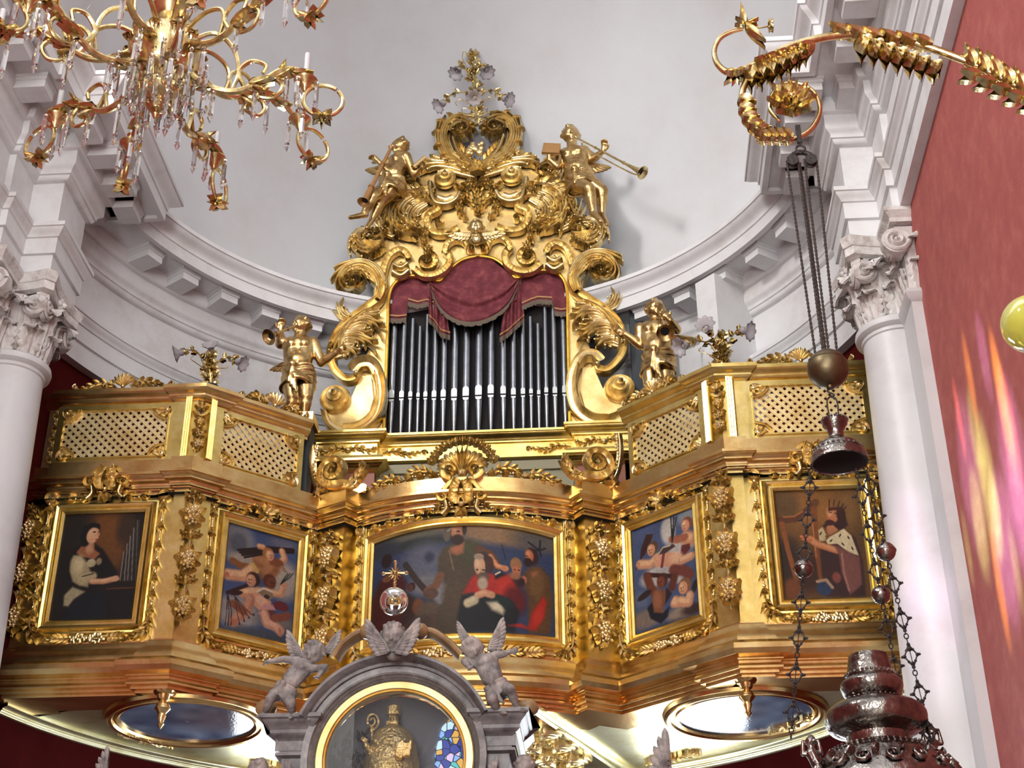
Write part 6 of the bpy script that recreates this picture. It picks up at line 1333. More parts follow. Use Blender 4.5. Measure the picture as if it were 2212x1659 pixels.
hand(mb, sh+vec(-50*u, -46*u, -30*u), vec(-.5, -.3, .8), vec(0, -1, 0), .5, .7); cap(mb, sh+vec(-36*u, -20*u, -50*u), sh+vec(-50*u, -44*u, -32*u), 12*u, 7*u)
fused('figure', mb, .006, M['goldst'], bs, smooth_it=1)
mb = MB(); mt = hc+vec(0, 0, 7*u); mb.add(*lathe([(14*u, 0), (15*u, 4*u), (17*u, 22*u), (14*u, 38*u), (5*u, 54*u), (0, 56*u)], 24, tuple(mt))); mb.add(*lathe([(13*u, 0), (16*u, 1*u), (16*u, 6*u), (13*u, 7*u)], 24, tuple(mt))); mb.build('mitre', M['goldst'], bs)
c0, c1 = A(806, 1720, -.06), A(803, 1575, -.06); mb = MB(); mb.add(*tube([c0, c1], .005, 8)); X = frame(c1+vec(0, 0, 10*u), (1, 0, 0), UP, (0, -1, 0))
mb.add(*tube([X[0]@np.array([(16*u*(1-i/60))*math.cos(-1.6+i*.22), 8*u+20*u*(1-i/60)*math.sin(-1.6+i*.22), 0])+X[1] for i in range(50)], .006, 6)); lathe_on(mb, c1, vec(0, 0, 1), [(0, -.03), (.012, -.02), (.008, 0), (.014, .01), (0, .02)], 12); mb.build('crozier', M['goldst'], bs)
M['leaf'] = mat('dark_leaves', (.02, .03, .03), .5)
pp = A(750, 1640, -.02); mb = MB(); rs = random.Random(4)
for i in range(60):
    p = pp+vec((rs.random()-.5)*.22, (rs.random()-.5)*.1, (rs.random()-.4)*.22); d = nrm(vec(rs.random()-.5, -.3, rs.random())); s = nrm(np.cross(d, (0, 1, 0))); leaflet(mb, frame(p, d, s, np.cross(d, s)), (0, 0), (1, 0), .05, .014, .01, nu=3)
for i in range(5): mb.add(*tube([pp+vec(0, 0, -.3), pp+vec((i-2)*.03, 0, -.1), pp+vec((i-2)*.05, 0, .12)], .003, 5))
o = mb.build('dried_bouquet', M['leaf'], None, loc=tuple(pp-vec(0, 0, .3))); tag(o, 'dark dried leafy bouquet beside the gilded bishop behind the glass', 'bouquet')
# marble cherubs
MF = M['marblefig']; MG = 'marble cherubs on the altar top'
A = px(YA-.06); JE = dict(head=A(678, 1409), chest=A(650, 1447), pelvis=A(615, 1494), face=vec(-.25, -.75, -.6), hup=vec(.25, 0, 1), side=vec(.75, -.1, .6), elL=A(612, 1424, -.02), wrL=A(588, 1428, -.06), elR=A(703, 1441, .02), wrR=A(690, 1458, -.05),
    knL=A(584, 1509, -.07), anL=A(572, 1541, .0), toL=A(556, 1548, -.04), knR=A(628, 1520, -.08), anR=A(632, 1543, .0), toR=A(628, 1550, -.05), hdL=vec(-1, -.2, -.15), pnL=vec(0, 0, -1.))
r = empty('marble_cherub', JE['pelvis'], 'winged marble cherub leaning on the left of the altar arch, arm stretched out', 'statue', MG)
putto(r, JE, .58, MF, .0055, 11, hr=.112); cloth_band(r, JE, .57, MF, .006); wing(r, A(655, 1422, .10), (-.55, 0, 1), (-1, .1, -.3), .19, MF); wing(r, A(700, 1410, .10), (.6, 0, 1), (1, .1, -.3), .155, MF)
JF = dict(head=A(1022, 1402), chest=A(1052, 1437), pelvis=A(1074, 1490), face=vec(.28, -.75, -.55), hup=vec(-.35, 0, 1), side=vec(.95, .0, .25), elL=A(1003, 1428, .0), wrL=A(1012, 1440, -.06), elR=A(1084, 1414, -.03), wrR=A(1104, 1407, -.07),
    knL=A(1062, 1509, -.09), anL=A(1078, 1538, .0), toL=A(1090, 1540, -.05), knR=A(1102, 1489, -.09), anR=A(1117, 1528, -.01), toR=A(1136, 1536, -.05), hdR=vec(1, -.3, .1))
r = empty('marble_cherub', JF['pelvis'], 'winged marble cherub seated on the right of the altar arch, fist raised', 'statue', MG)
putto(r, JF, .60, MF, .0055, 13, hr=.108, curlR=1.3); cloth_band(r, JF, .59, MF, .006); wing(r, A(1015, 1385, .10), (-.5, 0, .9), (-1, .1, -.1), .135, MF); wing(r, A(1058, 1405, .10), (.35, 0, 1), (1, .1, -.4), .20, MF)
A2 = px(YA-.24); c = A2(849, 1371); mb = MB(); head_vol(mb, c, .066, vec(-.02, -.85, -.5), vec(0, 0, 1), 6, 40); cap(mb, c-vec(0, 0, .06), c-vec(0, -.03, .10), .035, .045)
r = empty('winged_head', c, 'marble winged cherub head crowning the altar arch beneath the crystal globe', 'statue'); fused('head', mb, .005, MF, r)
for s in (-1, 1): wing(r, c+vec(s*.02, -.03, -.12), (s*.60, 0, 1), (s, .05, -.15), .225, MF, 8)
# crystal globe and cross
M['crystal'] = mat('clear_crystal', (.95, .96, 1), .02, 0, **{'Transmission Weight': 1.0, 'IOR': 1.45})
c = A2(851, 1299); mb = MB(); mb.add(*sphere(c, .083, 48, 28)); o = mb.build('crystal_globe', M['crystal'], None, smooth=80, loc=tuple(c)); tag(o, 'clear crystal globe standing on the winged head, below the gold cross', 'globe')
c = c+vec(0, 0, .081); r = empty('altar_cross', c, 'small gold cross with a rayed centre on top of the crystal globe', 'cross'); mb = MB(); X = frame(c, (1, 0, 0), UP, (0, -1, 0))
mb.add(*tube([c, c+vec(0, 0, .165)], .007, 8)); mb.add(*tube([c+vec(-.062, 0, .095), c+vec(.062, 0, .095)], .007, 8))
for p in ((0, .165), (-.068, .095), (.068, .095), (0, .03), (0, .05)): mb.add(*sphere((p[0], p[1], 0), .012, 8, 6), X)
for k in range(12): a = k*PI/6; mb.add(*tube([X[1]+X[0]@np.array([.012*math.cos(a), .095+.012*math.sin(a), 0]), X[1]+X[0]@np.array([.042*math.cos(a), .095+.042*math.sin(a), 0])], [.006, .001], 5))
mb.add(*sphere((0, .095, 0), .018, 10, 7), X); mb.build('cross', M['brass'], r)
# lower cherub heads and wing tips at the bottom edge
for k, (hx, hy, wx, wy, lab) in enumerate(((560, 1662, 625, 1650, 'marble cherub head and wing under the left altar cornice'), (1133, 1655, 1060, 1645, 'marble cherub head and wing under the right altar cornice'))):
    c = A(hx, hy, -.05); s = 1 if k == 0 else -1; mb = MB(); head_vol(mb, c, .055, vec(s*.3, -.7, -.7), vec(0, 0, 1), 20+k, 44); cap(mb, c-vec(0, 0, .05), c-vec(0, -.04, .16), .04, .08); fg = empty('winged_head', c, lab, 'statue', MG); fused('head', mb, .005, MF, fg)
    wing(fg, A(wx, wy+55, .02), (-.25*s, 0, 1), (s, .05, 0), .16, MF, 6)
for k, (wx, wy, L, lab) in enumerate(((222, 1690, .19, 'tip of a marble wing rising against the red wall at bottom left'), (1440, 1700, .30, 'tip of a marble wing rising below the right oval painting'))):
    p = A(wx, wy, .0); r = empty('wing_finial', p, lab, 'statue'); s = 1 if k else -1
    wing(r, p, (s*-.05+.12*k, 0, 1), (-1, .05, 0), L, MF, 6)
# stained glass window in the west wall, seen mirrored in the niche glass
M['rearwall'] = M['plaster']
mb = MB(); mb.add(*box((-2.6, -5.6, 3.6), (.2, -5.3, 8.0))); tag(mb.build('wall_back', M['rearwall'], smooth=0), kind='structure')
m = bpy.data.materials.new('stained_glass'); m.use_nodes = True; nt = m.node_tree; n = nt.nodes; l = nt.links; n.clear(); ou = n.new('ShaderNodeOutputMaterial'); em = n.new('ShaderNodeEmission'); l.new(em.outputs[0], ou.inputs[0])
tc = n.new('ShaderNodeTexCoord'); vo = n.new('ShaderNodeTexVoronoi'); vo.inputs['Scale'].default_value = 9; l.new(tc.outputs['Object'], vo.inputs[0]); rp = n.new('ShaderNodeValToRGB'); l.new(vo.outputs['Color'], rp.inputs[0]); rp.color_ramp.interpolation = 'CONSTANT'
e = rp.color_ramp.elements; e[0].color = (.25, .5, 1, 1); e[1].position = .45; e[1].color = (.6, .85, 1, 1)
for p_, c_ in ((.25, (.03, .06, .35, 1)), (.6, (.8, .45, .1, 1)), (.7, (.1, .6, .55, 1)), (.82, (.8, .6, .95, 1))): x = e.new(p_); x.color = c_
v2 = n.new('ShaderNodeTexVoronoi'); v2.feature = 'DISTANCE_TO_EDGE'; v2.inputs['Scale'].default_value = 9; l.new(tc.outputs['Object'], v2.inputs[0]); gt = n.new('ShaderNodeMath'); gt.operation = 'GREATER_THAN'; gt.inputs[1].default_value = .05; l.new(v2.outputs[0], gt.inputs[0]); ml = n.new('ShaderNodeMath'); ml.operation = 'MULTIPLY'; ml.inputs[1].default_value = 8.0; l.new(gt.outputs[0], ml.inputs[0]); l.new(rp.outputs[0], em.inputs[0]); l.new(ml.outputs[0], em.inputs[1])
X = facing((-1.12, -5.29, 4.75), 0, 1); mb = MB(); w = .24
mb.add(*prism([(-w, 0), (w, 0), (w, 1.7), (w*.6, 2.1), (0, 2.25), (-w*.6, 2.1), (-w, 1.7)], 0, .02), X); tag(mb.build('window_3', m, smooth=0), kind='structure')
# ================================================================== HANGING SILVER LAMP AND ITS BRACKET
M['silver'] = mat('dark_old_silver', (.24, .22, .20), .2, 1.0, bump=.35, bscale=26, var=[(.10, .09, .085), (.24, .215, .195), (.42, .39, .35)], vscale=9)
M['iron'] = mat('blackened_iron', (.045, .04, .038), .45, .7, bump=.3, bscale=80)
M['bronze'] = mat('dull_bronze', (.15, .115, .06), .42, .9, bump=.1, bscale=20, var=[(.10, .075, .04), (.18, .14, .08)], vscale=8)
M['rope'] = mat('dark_cord', (.045, .032, .026), .8, bump=.6, bscale=120)
YL, XL = 6.0, 2.30
def pz(px_, py_): return atY(px_, py_, YL)[2]
def pr_(px_, z): return px_*(YL*.866+z*.5)/F_PX
lamp = empty('sanctuary_lamp', (XL, YL, pz(1885, 1500)), 'large dark silver sanctuary lamp hanging on chains with a bronze counterweight ball', 'lamp')
zr, zp, zb = pz(1716, 282), pz(1726, 340), pz(1787, 797)
mb = MB(); mb.add(*box((XL-.012, YL-.02, pz(1718, 312)), (XL+.012, YL+.0, zr+.02))); mb.add(*tube([(XL+.022*math.cos(a), YL-.01, pz(1722, 325)+.022*math.sin(a)) for a in np.linspace(0, 2*PI, 17)], .006, 6))
mb.add(*tube(spline([(XL-.055, YL, zp-.03), (XL-.045, YL, zp+.012), (XL, YL, zp+.03), (XL+.045, YL, zp+.012), (XL+.055, YL, zp-.03)], 16), .014, 8))
for s in (-1, 1): lathe_on(mb, vec(XL+s*.045, YL-.02, zp-.025), vec(0, 1, 0), [(0, 0), (.03, 0), (.03, .008), (.022, .014), (.022, .026), (.03, .032), (.03, .04), (0, .04)], 18)
mb.build('pulley_bracket', M['iron'], lamp)
for k, (x0, x1, y0) in enumerate(((-.073, -.048, 0), (-.018, -.012, .0), (-.006, .004, .02), (.012, .012, -.01), (.073, .050, 0))):
    mb = MB(); n = 130; P0 = vec(XL+x0, YL+y0, zp-.02); P1 = vec(XL+x1, YL+y0, zb+.07); V = []
    for i in range(n+1):
        t = i/n; c = P0+(P1-P0)*t
        for j in range(6): a = 2*PI*j/6; r_ = .0058*(1+.35*math.cos(2*(a-t*160))); V.append(c+vec(math.cos(a)*r_, math.sin(a)*r_, 0))
    mb.add(V, gridf(n+1, 6, wrapv=True)); mb.build('hoist_cord', M['rope'], lamp)
R_ = pr_(44, zb); mb = MB(); pb = [(0, -R_*1.12), (R_*.16, -R_*1.1), (R_*.2, -R_*.98)]+[(R_*math.cos(a), R_*math.sin(a)) for a in np.linspace(-1.35, .32, 16)]+[(R_*.965, R_*.33), (R_*.94, R_*.345)]+[(R_*.985*math.cos(a), R_*math.sin(a)) for a in np.linspace(.37, PI/2, 12)]
mb.add(*lathe(pb, 48, (XL, YL, zb))); mb.build('counterweight_ball', M['bronze'], lamp)
mb = MB(); zc = pz(1806, 905); mb.add(*tube(spline([(XL, YL, zb-R_*1.05), (XL-.014, YL, zb-R_*1.25), (XL+.012, YL, zb-R_*1.45), (XL, YL, zb-R_*1.6)], 14), .0045, 6))
for s in (-1, 1): mb.add(*tube(spline([(XL, YL, zb-R_*1.5), (XL+s*.022, YL, zb-R_*1.8), (XL+s*.02, YL, zc)], 12), .004, 6))
mb.build('suspension_hook', M['iron'], lamp)
ze = pz(1815, 1000); H = zc-ze; rc = pr_(61, ze)
pc = curve_prof([(0, 0), (.38*rc, 0), (.46*rc, -.02*H, 's'), (.44*rc, -.14*H), (.36*rc, -.2*H, 's'), (.28*rc, -.30*H), (.27*rc, -.42*H, 's'), (.40*rc, -.52*H), (.42*rc, -.55*H, 'o'), (.80*rc, -.72*H), (.86*rc, -.74*H), (.9*rc, -.8*H, 'o'), (.99*rc, -.94*H), (1.0*rc, -1.0*H), (.93*rc, -1.0*H), (.9*rc, -.96*H), (.5*rc, -.72*H), (0, -.66*H)])
mb = MB(); V, Fc = lathe(pc, 56, (XL, YL, zc)); mb.add(V, Fc)
for k in range(30):
    a = 2*PI*k/30; mb.add(*sphere((XL+.855*rc*math.cos(a), YL+.855*rc*math.sin(a), zc-.745*H), .0075, 6, 5)); mb.add(*sphere((XL+.45*rc*math.cos(a), YL+.45*rc*math.sin(a), zc-.04*H), .006, 6, 5))
mb.build('smoke_bell', M['silver'], lamp)
mb = MB(); mb.add(*lathe([(rc*.915, zc-.965*H), (rc*.5, zc-.74*H), (0, zc-.69*H)], 40, (XL, YL, -.004))); mb.build('bell_inside', M['dark'], lamp)
def chain(P0, P1, fb, rb):
    """ornamental chain: rings and pierced lozenges with beads; a ball part of the way down"""
    P0, P1 = np.array(P0), np.array(P1); L = np.linalg.norm(P1-P0); d = (P1-P0)/L; s = nrm(np.cross(d, (0.25, 1, 0))); w = np.cross(d, s); mb = MB(); t = 0; k = 0; first = None
    while t < L:
        c = P0+d*t
        if abs(t-fb*L) < rb*1.15:
            if first is None: first = mb.build('chain', M['iron'], lamp); mb = MB()
            t += .01; continue
        if k % 4 < 3:
            q = s if k % 2 else w; mb.add(*tube([c+(d*math.cos(a)*.0125+q*math.sin(a)*.0085) for a in np.linspace(0, 2*PI, 13)], .0026, 5)); t += .021
        else:
            h, b_ = .05, .026; c2 = c+d*.045; pts = [c2-d*h, c2+s*b_, c2+d*h, c2-s*b_, c2-d*h]
            for i in range(4): mb.add(*tube([pts[i], pts[i+1]], .0035, 6))
            for i in range(4): mb.add(*sphere(pts[i], .0085, 7, 5)); mb.add(*sphere((pts[i]+pts[i+1])/2, .0065, 6, 5)); mb.add(*sphere(pts[i]+(s if i == 1 else -s if i == 3 else w*.3)*.009, .006, 6, 5))
            mb.add(*tube([c2-d*h, c2+d*h], .002, 5)); mb.add(*sphere(c2-d*h*.6, .011, 7, 5)); mb.add(*sphere(c2+d*h*.7, .010, 7, 5)); t += .10
        k += 1
    o = mb.build('chain', M['iron'], lamp)
    c = P0+d*fb*L; q = MB(); lathe_on(q, c, -d, [(0, -rb*1.1), (rb*.2, -rb*1.05), (rb*.25, -rb*.95)]+[(rb*math.cos(a), rb*math.sin(a)) for a in np.linspace(-1.3, -.08, 8)]+[(rb*1.07, -.06*rb), (rb*1.07, .06*rb)]+[(rb*math.cos(a), rb*math.sin(a)) for a in np.linspace(.08, 1.3, 8)]+[(rb*.2, rb*1.0), (0, rb*1.08)], 26); q.build('chain_ball', M['silver'], o)
chain(atY(1752, 1008, 5.98), atY(1708, 1600, 5.86), .40, .040); chain(atY(1850, 1018, 5.92), atY(1965, 1600, 6.22), .47, .040); chain(atY(1868, 1003, 6.06), atY(2006, 1575, 5.95), .355, .042)
zl = [pz(1880, y) for y in (1418, 1448, 1460, 1500, 1512, 1545, 1575, 1590, 1610, 1640, 1700, 1760, 1830)]
rl = [pr_(q, 2.0) for q in (42, 48, 52, 66, 48, 106, 100, 66, 66, 112, 160, 165, 90)]
q = []
for i in range(len(zl)): q.append((rl[i], zl[i]))
prof = [(0, zl[0]+.002), (rl[0]*.8, zl[0]+.004)]+[tuple(p) for p in spline(q[:2], 3)]+[(rl[2], zl[2]), (rl[2]*1.02, zl[2]-.006)]+[(x, z) for x, z in spline([(rl[2]*1.0, zl[2]-.01), (rl[3], (zl[2]+zl[3])/2), (rl[3]*.92, zl[3]), (rl[4], zl[4])], 14)]+[(x, z) for x, z in spline([(rl[4]*1.05, zl[4]-.002), (rl[5]*.8, zl[4]*.6+zl[5]*.4), (rl[5], zl[5]), (rl[6], zl[6]), (rl[7]*1.05, zl[7])], 22)]+[(x, z) for x, z in spline([(rl[7], zl[7]-.004), (rl[8], zl[8]), (rl[8]*1.25, zl[8]-.012)], 6)]+[(x, z) for x, z in spline([(rl[9], zl[9]+.012), (rl[10], zl[10]), (rl[11], zl[11]), (rl[12], zl[12]), (.02, zl[12]-.25)], 30)]
mb = MB(); mb.add(*lathe(prof, 72, (XL+.015, YL, 0)))
for zz, rr, n in ((zl[2], rl[2]*1.02, 34), (zl[4]-.004, rl[4]*1.15, 30), (zl[9]+.014, rl[9]*1.0, 56), (zl[9]+.028, rl[9]*.93, 52)):
    for k in range(n): a = 2*PI*k/n; mb.add(*sphere((XL+.015+rr*math.cos(a), YL+rr*math.sin(a), zz), .0072, 6, 5))
lb = mb.build('lamp_body', M['silver'], lamp)
mb = MB()
for k in range(16):          # chased scrolls on the big bowl
    a = -PI/2+2*PI*k/16; r0 = rl[10]*.93; c = vec(XL+.015+r0*math.cos(a), YL+r0*math.sin(a), (zl[9]+zl[10])/2); nn = nrm(vec(math.cos(a), math.sin(a), .7)); ux = vec(-math.sin(a), math.cos(a), 0); X = frame(c-nn*.004, ux, np.cross(nn, ux), nn)
    volute(mb, X, (0, 0), .034, k, 1.5, 1 if k % 2 else -1, .3, .012, kind='round'); leaflet(mb, X, (.03, .02), (.5, 1), .05, .014, .014)
mb.build('chased_scrolls', M['silver'], lb)
for (hx, hy, s) in ((1752, 1612, -1), (2012, 1590, 1)):       # small angel brackets that take the chains
    c = atY(hx, hy, 5.9 if s < 0 else 5.98); J = dict(head=c+vec(0, 0, .02), chest=c+vec(s*.0, 0, -.03), pelvis=c+vec(-s*.02, 0, -.075), face=vec(s, -.6, 0), elL=c+vec(-.035, 0, -.03), wrL=c+vec(-.03, 0, .02), elR=c+vec(.035, 0, -.03), wrR=c+vec(.03, 0, .02), knL=c+vec(-s*.03, -.02, -.12), anL=c+vec(-s*.05, 0, -.16), toL=c+vec(-s*.05, -.02, -.175), knR=c+vec(-s*.0, -.02, -.12), anR=c+vec(-s*.02, 0, -.17), toR=c+vec(-s*.02, -.02, -.18))
    g_ = empty('angel_bracket', (0, 0, 0)); g_.parent = lamp; g_.location = (0, 0, 0)
    bpy.data.objects.remove(g_)
    mbb = MB(); head_vol(mbb, J['head'], .021, J['face'], vec(0, 0, 1), 3, 20)
    for a, b, r1, r2 in ((J['chest'], J['pelvis'], .024, .026), (J['head']-vec(0, 0, .015), J['chest'], .012, .018), (J['chest'], J['elL'], .013, .010), (J['elL'], J['wrL'], .010, .007), (J['chest'], J['elR'], .013, .010), (J['elR'], J['wrR'], .010, .007), (J['pelvis'], J['knL'], .020, .014), (J['knL'], J['anL'], .014, .008), (J['anL'], J['toL'], .008, .006), (J['pelvis'], J['knR'], .020, .014), (J['knR'], J['anR'], .014, .008), (J['anR'], J['toR'], .008, .006)): cap(mbb, a, b, r1, r2, 8)
    ax = XL+.015; cap(mbb, J['pelvis'], vec(ax+s*rl[9]*.95, YL, zl[9]), .014, .02, 8); fused('angel_bracket', mbb, .003, M['silver'], lamp, smooth_it=1)
# bracket
P6 = lambda pts, Y=YL: [tuple(atY(x, y, Y)) for x, y in pts]
def L6(x, y): p = atY(x, y, YL); return (p[0], p[2])
br = empty('lamp_bracket', tuple(vec(3.82, YL, atY(2330, 250, YL)[2])), 'gilded scrolled iron bracket with leaves and a large flower carrying the hanging lamp', 'bracket')
stem = spline(P6([(2345, 262), (2270, 225), (2212, 195), (2130, 152), (2060, 122), (1960, 88), (1880, 74), (1800, 78), (1720, 97), (1660, 124), (1610, 150), (1575, 158), (1550, 138), (1543, 110), (1555, 84), (1580, 70), (1605, 64)]), 90)
mb = MB(); mb.add(*tube(stem, np.r_[np.linspace(.024, .019, 60), np.linspace(.019, .007, 31)], 10)); mb.add(*tube(stem+vec(0, .0, .014), np.r_[np.linspace(.014, .012, 60), np.linspace(.012, .004, 31)], 8)); mb.build('stem', M['brass'], br)
rg = spline(P6([(1655, 128), (1615, 170), (1602, 215), (1612, 262), (1650, 295), (1700, 303), (1745, 285), (1770, 245), (1762, 205), (1730, 182), (1692, 182), (1668, 205), (1664, 238), (1685, 262)]), 70)
mb = MB(); mb.add(*tube(rg, np.linspace(.018, .010, 71), 10)); mb.build('ring_scroll', M['brass'], br)
X6 = frame((0, YL-.015, 0), (1, 0, 0), UP, (0, -1, 0)); X6b = (np.column_stack([(1, 0, 0), UP, (0, 1, 0)]).astype(float), np.array([0, YL+.01, 0]))
def dleaf(mb, px0, px1, w, h=.03, **k):
    a, b = np.array(L6(*px0)), np.array(L6(*px1)); d = b-a; L = np.linalg.norm(d)
    for X in (X6, X6b): leaflet(mb, X, a, d, L, w, h, nu=8, lift=.6, **k)
mb = MB()
for i in range(6): x = 1612+21*i; y = 150-9.3*i; dleaf(mb, (x+12, y-2), (x-2, y+44-abs(i-2)*4), .050, bend=.3); dleaf(mb, (x+24, y-4), (x+18, y+26), .034, bend=.2)
for i in range(5): x = 1640+24*i; y = 134-8*i; dleaf(mb, (x+24, y), (x-12, y+8), .034)
for i in range(7): x = 1866+25*i; y = 78+9.5*i; dleaf(mb, (x-8, y+4), (x+14, y+48-i*3), .050, bend=-.3); dleaf(mb, (x+2, y+4), (x+20, y+28-i*1.5), .034, bend=-.2)
for i in range(6): x = 1800+36*i; y = 71+5*i; dleaf(mb, (x+34, y+4), (x-12, y-8), .032)
for i in range(5): x = 2092+27*i; y = 140+13.8*i; dleaf(mb, (x+12, y+6), (x+2, y-32-(i % 3)*5), .046, bend=.3)
for i in range(5): x = 2082+32*i; y = 152+16*i; dleaf(mb, (x+36, y+12), (x-10, y+14), .032)
for i in range(5): a = PI*.98+i*.24; c = (1690, 222); p = (c[0]+88*math.cos(a), c[1]-88*math.sin(a)*.95); dleaf(mb, (p[0]-6, p[1]-4), (p[0]+30, p[1]+18-i*4), .044)
for i in range(4): dleaf(mb, (1662+17*i, 303), (1636+17*i, 290), .032)
for a in (.4, .9, 1.5, 2.1): dleaf(mb, (1590, 158), (1590+30*math.cos(a)-10, 158+14*math.sin(a)), .018)
mb.build('leaves', M['brass'], br)
mb = MB(); c = L6(1708, 226)
for ring_, (k, R2, zz, tl) in enumerate(((8, .115, .0, 0), (7, .085, .02, .3), (5, .05, .035, .1))):
    for i in range(k): a = 2*PI*i/k+tl; leaflet(mb, (X6[0], X6[1]+X6[0]@vec(0, 0, zz)), (c[0]+.01*math.cos(a), c[1]+.01*math.sin(a)), (math.cos(a), math.sin(a)), R2, R2*.42, .03, nu=7, lift=.8)
mb.add(*sphere((c[0], c[1], .055), .017, 10, 7), X6); mb.build('flower', M['brass'], br)
mb = MB(); c = L6(1610, 55)
for a, l in ((1.7, .13), (-1.0, .17), (.2, .07), (2.6, .06), (-.4, .06)):
    for X in (X6, X6b): leaflet(mb, X, c, (math.cos(a), math.sin(a)), l, l*.16, .02, nu=6, lift=.5)
mb.add(*tube(P6([(1612, 58), (1640, 60), (1660, 57)]), .005, 6)); c = L6(1664, 56)
for a in (1.2, 1.7, -1.2, -1.8):
    for X in (X6, X6b): leaflet(mb, X, c, (math.cos(a), math.sin(a)), .035, .012, .01, nu=4)
mb.build('tendril_flower', M['brass'], br)
# wall lamp at the right edge
M['yglass'] = mat('yellow_green_glass', (.84, .84, .14), .12, 0, **{'Transmission Weight': .35, 'IOR': 1.3})
c = atX(2228, 700, 3.50); wl = empty('wall_lamp', (3.82, c[1], c[2]-.12), 'wall lamp with a yellow-green glass globe and white fluted stem on the red wall', 'lamp')
mb = MB(); mb.add(*sphere(c, .155, 30, 18)); mb.build('glass_globe', M['yglass'], wl)
mb = MB(); cs = c+vec(.0, 0, -.15); mb.add(*lathe([(0, .02), (.05, .02), (.07, .0), (.05, -.03), (.03, -.05), (.045, -.09), (.06, -.13), (.04, -.18), (.02, -.20), (.03, -.24), (.045, -.27), (.02, -.31), (0, -.33)], 20, tuple(cs))); mb.add(*tube(spline([cs+vec(0, 0, -.1), cs+vec(.12, 0, -.2), cs+vec(.25, 0, -.1), vec(3.82, cs[1], cs[2])], 14), .014, 8)); mb.build('stem', M['column'], wl)
# coloured daylight thrown by the nave's stained glass on the right wall and column
def beam(i, tgt, col, power, wdeg, sy, blend=.8, src=(-3.0, 2.5, 8.5), sz=.02):
    L = bpy.data.lights.new('stained_glass_beam', 'SPOT'); o = bpy.data.objects.new('stained_glass_beam', L); COL.objects.link(o); L.energy = power; L.color = col; L.spot_size = math.radians(wdeg); L.spot_blend = 1.0; L.shadow_soft_size = sz
    o.location = (src[0], src[1]+.03*i, src[2]); d = Vector(tgt)-Vector(o.location); o.rotation_euler = d.to_track_quat('-Z', 'Y').to_euler(); o.scale = (sy, 1, 1)
YG, PK, OR, RD_ = (.30, 1, .30), (.36, .42, 1), (.95, 1, .10), (1, .5, .35)
BM = [((2095, 815), OR, 5, 4.0, .13), ((2072, 905), RD_, 5, 3.6, .12), ((2108, 950), YG, 9, 4.2, .20), ((2135, 1050), YG, 16, 5.2, .24), ((2165, 860), OR, 10, 5.5, .13), ((2188, 1000), PK, 9, 6, .34), ((2180, 930), RD_, 8, 5, .2),
      ((2115, 1130), YG, 14, 4, .26), ((2170, 1180), PK, 12, 5, .34), ((2095, 1020), PK, 7, 6, .3), ((2160, 1270), OR, 8, 4, .14), ((2205, 1120), PK, 9, 5, .3), ((2150, 1110), YG, 10, 3, .3), ((2125, 770), PK, 5, 4, .2), ((2195, 1230), YG, 7, 3, .2), ((2090, 1180), YG, 6, 3, .15)]
for i, (p, c_, e_, w_, s_) in enumerate(BM): beam(i, tuple(atX(p[0], p[1], 3.82)), c_, e_*1100, w_*1.2, min(1, s_*1.3))
for i, (p, c_, e_, w_, s_) in enumerate([((1925, 1180), (1, .95, .5), 900, 4, .35), ((1960, 1120), (1, .62, 1), 1000, 4, .6), ((1990, 1240), (1, .72, 1), 1300, 4, .7), ((1950, 1300), (1, .70, 1), 1000, 4, .6), ((2010, 1430), (1, .85, 1), 900, 5, .6), ((2060, 1330), (1, .6, .9), 1200, 4, .5)]):
    beam(i, tuple(atY(p[0], p[1], 10.5)), c_, e_, w_, s_, 1.0, (-2.0, 1.5, 6.5), .1)

# ================================================================== CHANDELIER
XC_, YC_ = -1.0, 6.0; Z0 = 5.14
M['prism'] = mat('cut_crystal', (.92, .92, .95), .04, 0, **{'Transmission Weight': .9, 'IOR': 1.35})
ch = empty('chandelier', (XC_, YC_, Z0), 'large gilt brass chandelier with scrolled arms and hanging crystal prisms', 'chandelier')
mb = MB(); mb.add(*lathe(curve_prof([(0, 0), (.012, .01), (.022, .03), (.012, .05), (.035, .06, 's'), (.06, .09), (.04, .12), (.045, .13, 's'), (.10, .16), (.11, .19), (.08, .22), (.075, .25, 's'), (.15, .33), (.19, .42), (.195, .50), (.16, .56), (.09, .62), (.07, .70), (.11, .76), (.05, .80), (.02, .9), (.012, 1.0), (.012, 3.2)]), 36, (XC_, YC_, Z0)))
for k in range(12):
    a = 2*PI*k/12; o_ = vec(math.cos(a), math.sin(a), 0)
    leafstrip(mb, vec(XC_, YC_, Z0+.20)+o_*.085, o_, (0, 0, 1), .22, .045, .7, lob=3, n=10); leafstrip(mb, vec(XC_, YC_, Z0+.40)+o_*.18, o_, (0, 0, 1), .14, .04, .7, lob=3, n=10)
    mb.add(*sphere(vec(XC_, YC_, Z0+.19)+o_*.10, .02, 8, 6, (1, 1, 1.8)))
mb.build('baluster', M['brass'], ch)
drop = None
def crystal(p, L=.185, w=.014):
    global drop
    if drop is None:
        m_ = MB(); n = 6
        m_.add(*lathe([(0, 0), (.010, -.008), (.012, -.018), (.008, -.028), (.002, -.034)], 8)); m_.add(*lathe([(.003, -.036), (w, -.046), (w, -.036-L*.68), (.004, -.036-L*.72), (.0045, -.036-L*.74), (w*1.15, -.036-L*.79), (0, -.036-L)], n))
        o = m_.build('crystal_drop', M['prism'], None, smooth=0); o.parent = ch; drop = o
    else: o = drop.copy(); COL.objects.link(o)
    o.location = np.array(p, float)-np.array([XC_, YC_, Z0]); o.rotation_euler = (0, 0, random.random()*3); s = .8+.5*random.random(); o.scale = (1, 1, s); return o
NA = 10
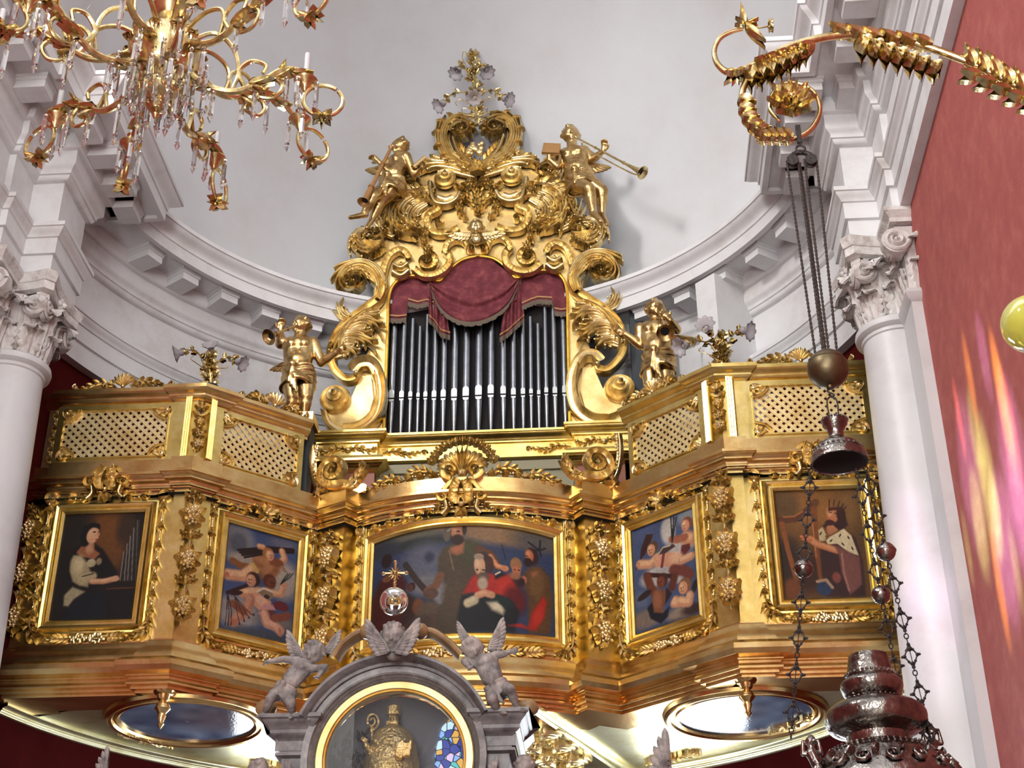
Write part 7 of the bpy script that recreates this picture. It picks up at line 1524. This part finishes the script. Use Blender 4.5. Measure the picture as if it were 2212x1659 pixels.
for k in range(NA):
    a = 2*PI*(k+.28)/NA; o_ = vec(math.cos(a), math.sin(a), 0); c = vec(XC_, YC_, 0)
    def R2(r_, z): return c+o_*r_+vec(0, 0, Z0+z)
    hi = k % 2; zo = .16 if hi else 0.0; Ro = .98 if hi else .86
    mb = MB()
    ak = 1.5
    mb.add(*tube(spline([R2(.10, .38+zo), R2(.22, .26+zo), R2(.38, .22+zo), R2(.52, .30+zo), R2(.64, .40+zo), R2(.76, .38+zo), R2(Ro-.06, .28+zo)], 40), np.linspace(.022, .013, 41), 8))
    mb.add(*tube(spline([R2(.44, .26+zo), R2(.40, .36+zo), R2(.46, .44+zo), R2(.54, .42+zo), R2(.53, .36+zo)], 20), np.linspace(.015, .011, 21), 7))
    mb.add(*tube(spline([R2(.58, .36+zo), R2(.64, .28+zo), R2(.60, .20+zo), R2(.52, .20+zo), R2(.53, .25+zo)], 20), np.linspace(.014, .010, 21), 7))
    mb.add(*tube(spline([R2(.12, .55), R2(.25, .62), R2(.36, .52+zo*.5), R2(.40, .36+zo), R2(.38, .24+zo)], 20), np.linspace(.015, .011, 21), 7))
    up3 = vec(0, 0, 1); X = frame(R2(.48, .28+zo), o_, up3, np.cross(o_, up3)); Xb = (X[0]*np.array([1, 1, -1]), X[1])
    for XX in (X, Xb):
        for (b_, d_, l_) in (((-.02, 0), (1, .3), .14), ((.10, .05), (1, .5), .13), ((.20, .10), (1, -.1), .12), ((.0, -.02), (1, -.5), .08), ((-.2, -.05), (-1, .2), .1), ((.14, .10), (.5, 1), .07)): leaflet(mb, XX, b_, d_, l_, l_*.22, .03, nu=5, lift=.5)
    ar = mb.build('arm', M['brass'], ch)
    rc_ = R2(Ro, .20+zo); rr = .105; mb = MB(); mb.add(*tube([rc_+(o_*math.cos(t)+up3*math.sin(t))*rr for t in np.linspace(.9, .9+1.95*PI, 34)], .012, 8))
    X = frame(rc_-up3*rr, o_, up3, np.cross(o_, up3)); Xb = (X[0]*np.array([1, 1, -1]), X[1])
    for XX in (X, Xb):
        for aa in (-.5, .3, PI-.3, PI+.5, -1.57): leaflet(mb, XX, (0, 0), (math.cos(aa), math.sin(aa)), .055, .018, .03, nu=4, lift=.6)
    mb.build('end_ring', M['brass'], ar)
    mb = MB(); pc_ = R2(Ro-.10, .30+zo); mb.add(*lathe([(0, -.05), (.012, -.045), (.02, -.03), (.035, 0), (.06, .02), (.065, .03), (.04, .03), (.022, .035), (.02, .08), (.03, .09), (0, .09)], 20, tuple(pc_))); mb.build('drip_pan', M['brass'], ar)
    mb = MB(); mb.add(*lathe([(0, .09), (.016, .09), (.016, .22), (.0, .23)], 12, tuple(pc_))); mb.build('candle', M['column'], ar)
    for j in range(3): t = 2*PI*j/3+k; crystal(pc_+vec(.062*math.cos(t), .062*math.sin(t), .02))
    crystal(R2(.50, .26+zo)); crystal(R2(.28, .22+zo)); crystal(R2(.66, .36+zo))
    crystal(vec(XC_, YC_, Z0+.34)+o_*.14); crystal(vec(XC_, YC_, Z0+.22)+vec(math.cos(a+.3), math.sin(a+.3), 0)*.10)
for k in range(20): t = 2*PI*k/20; crystal(vec(XC_+(.17 if k % 2 else .24)*math.cos(t), YC_+(.17 if k % 2 else .24)*math.sin(t), Z0+(.30 if k % 2 else .36)))
# the copies hang from the chandelier too
for o in list(COL.objects):
    if o.name.startswith('crystal_drop') and o.parent is None: o.parent = ch
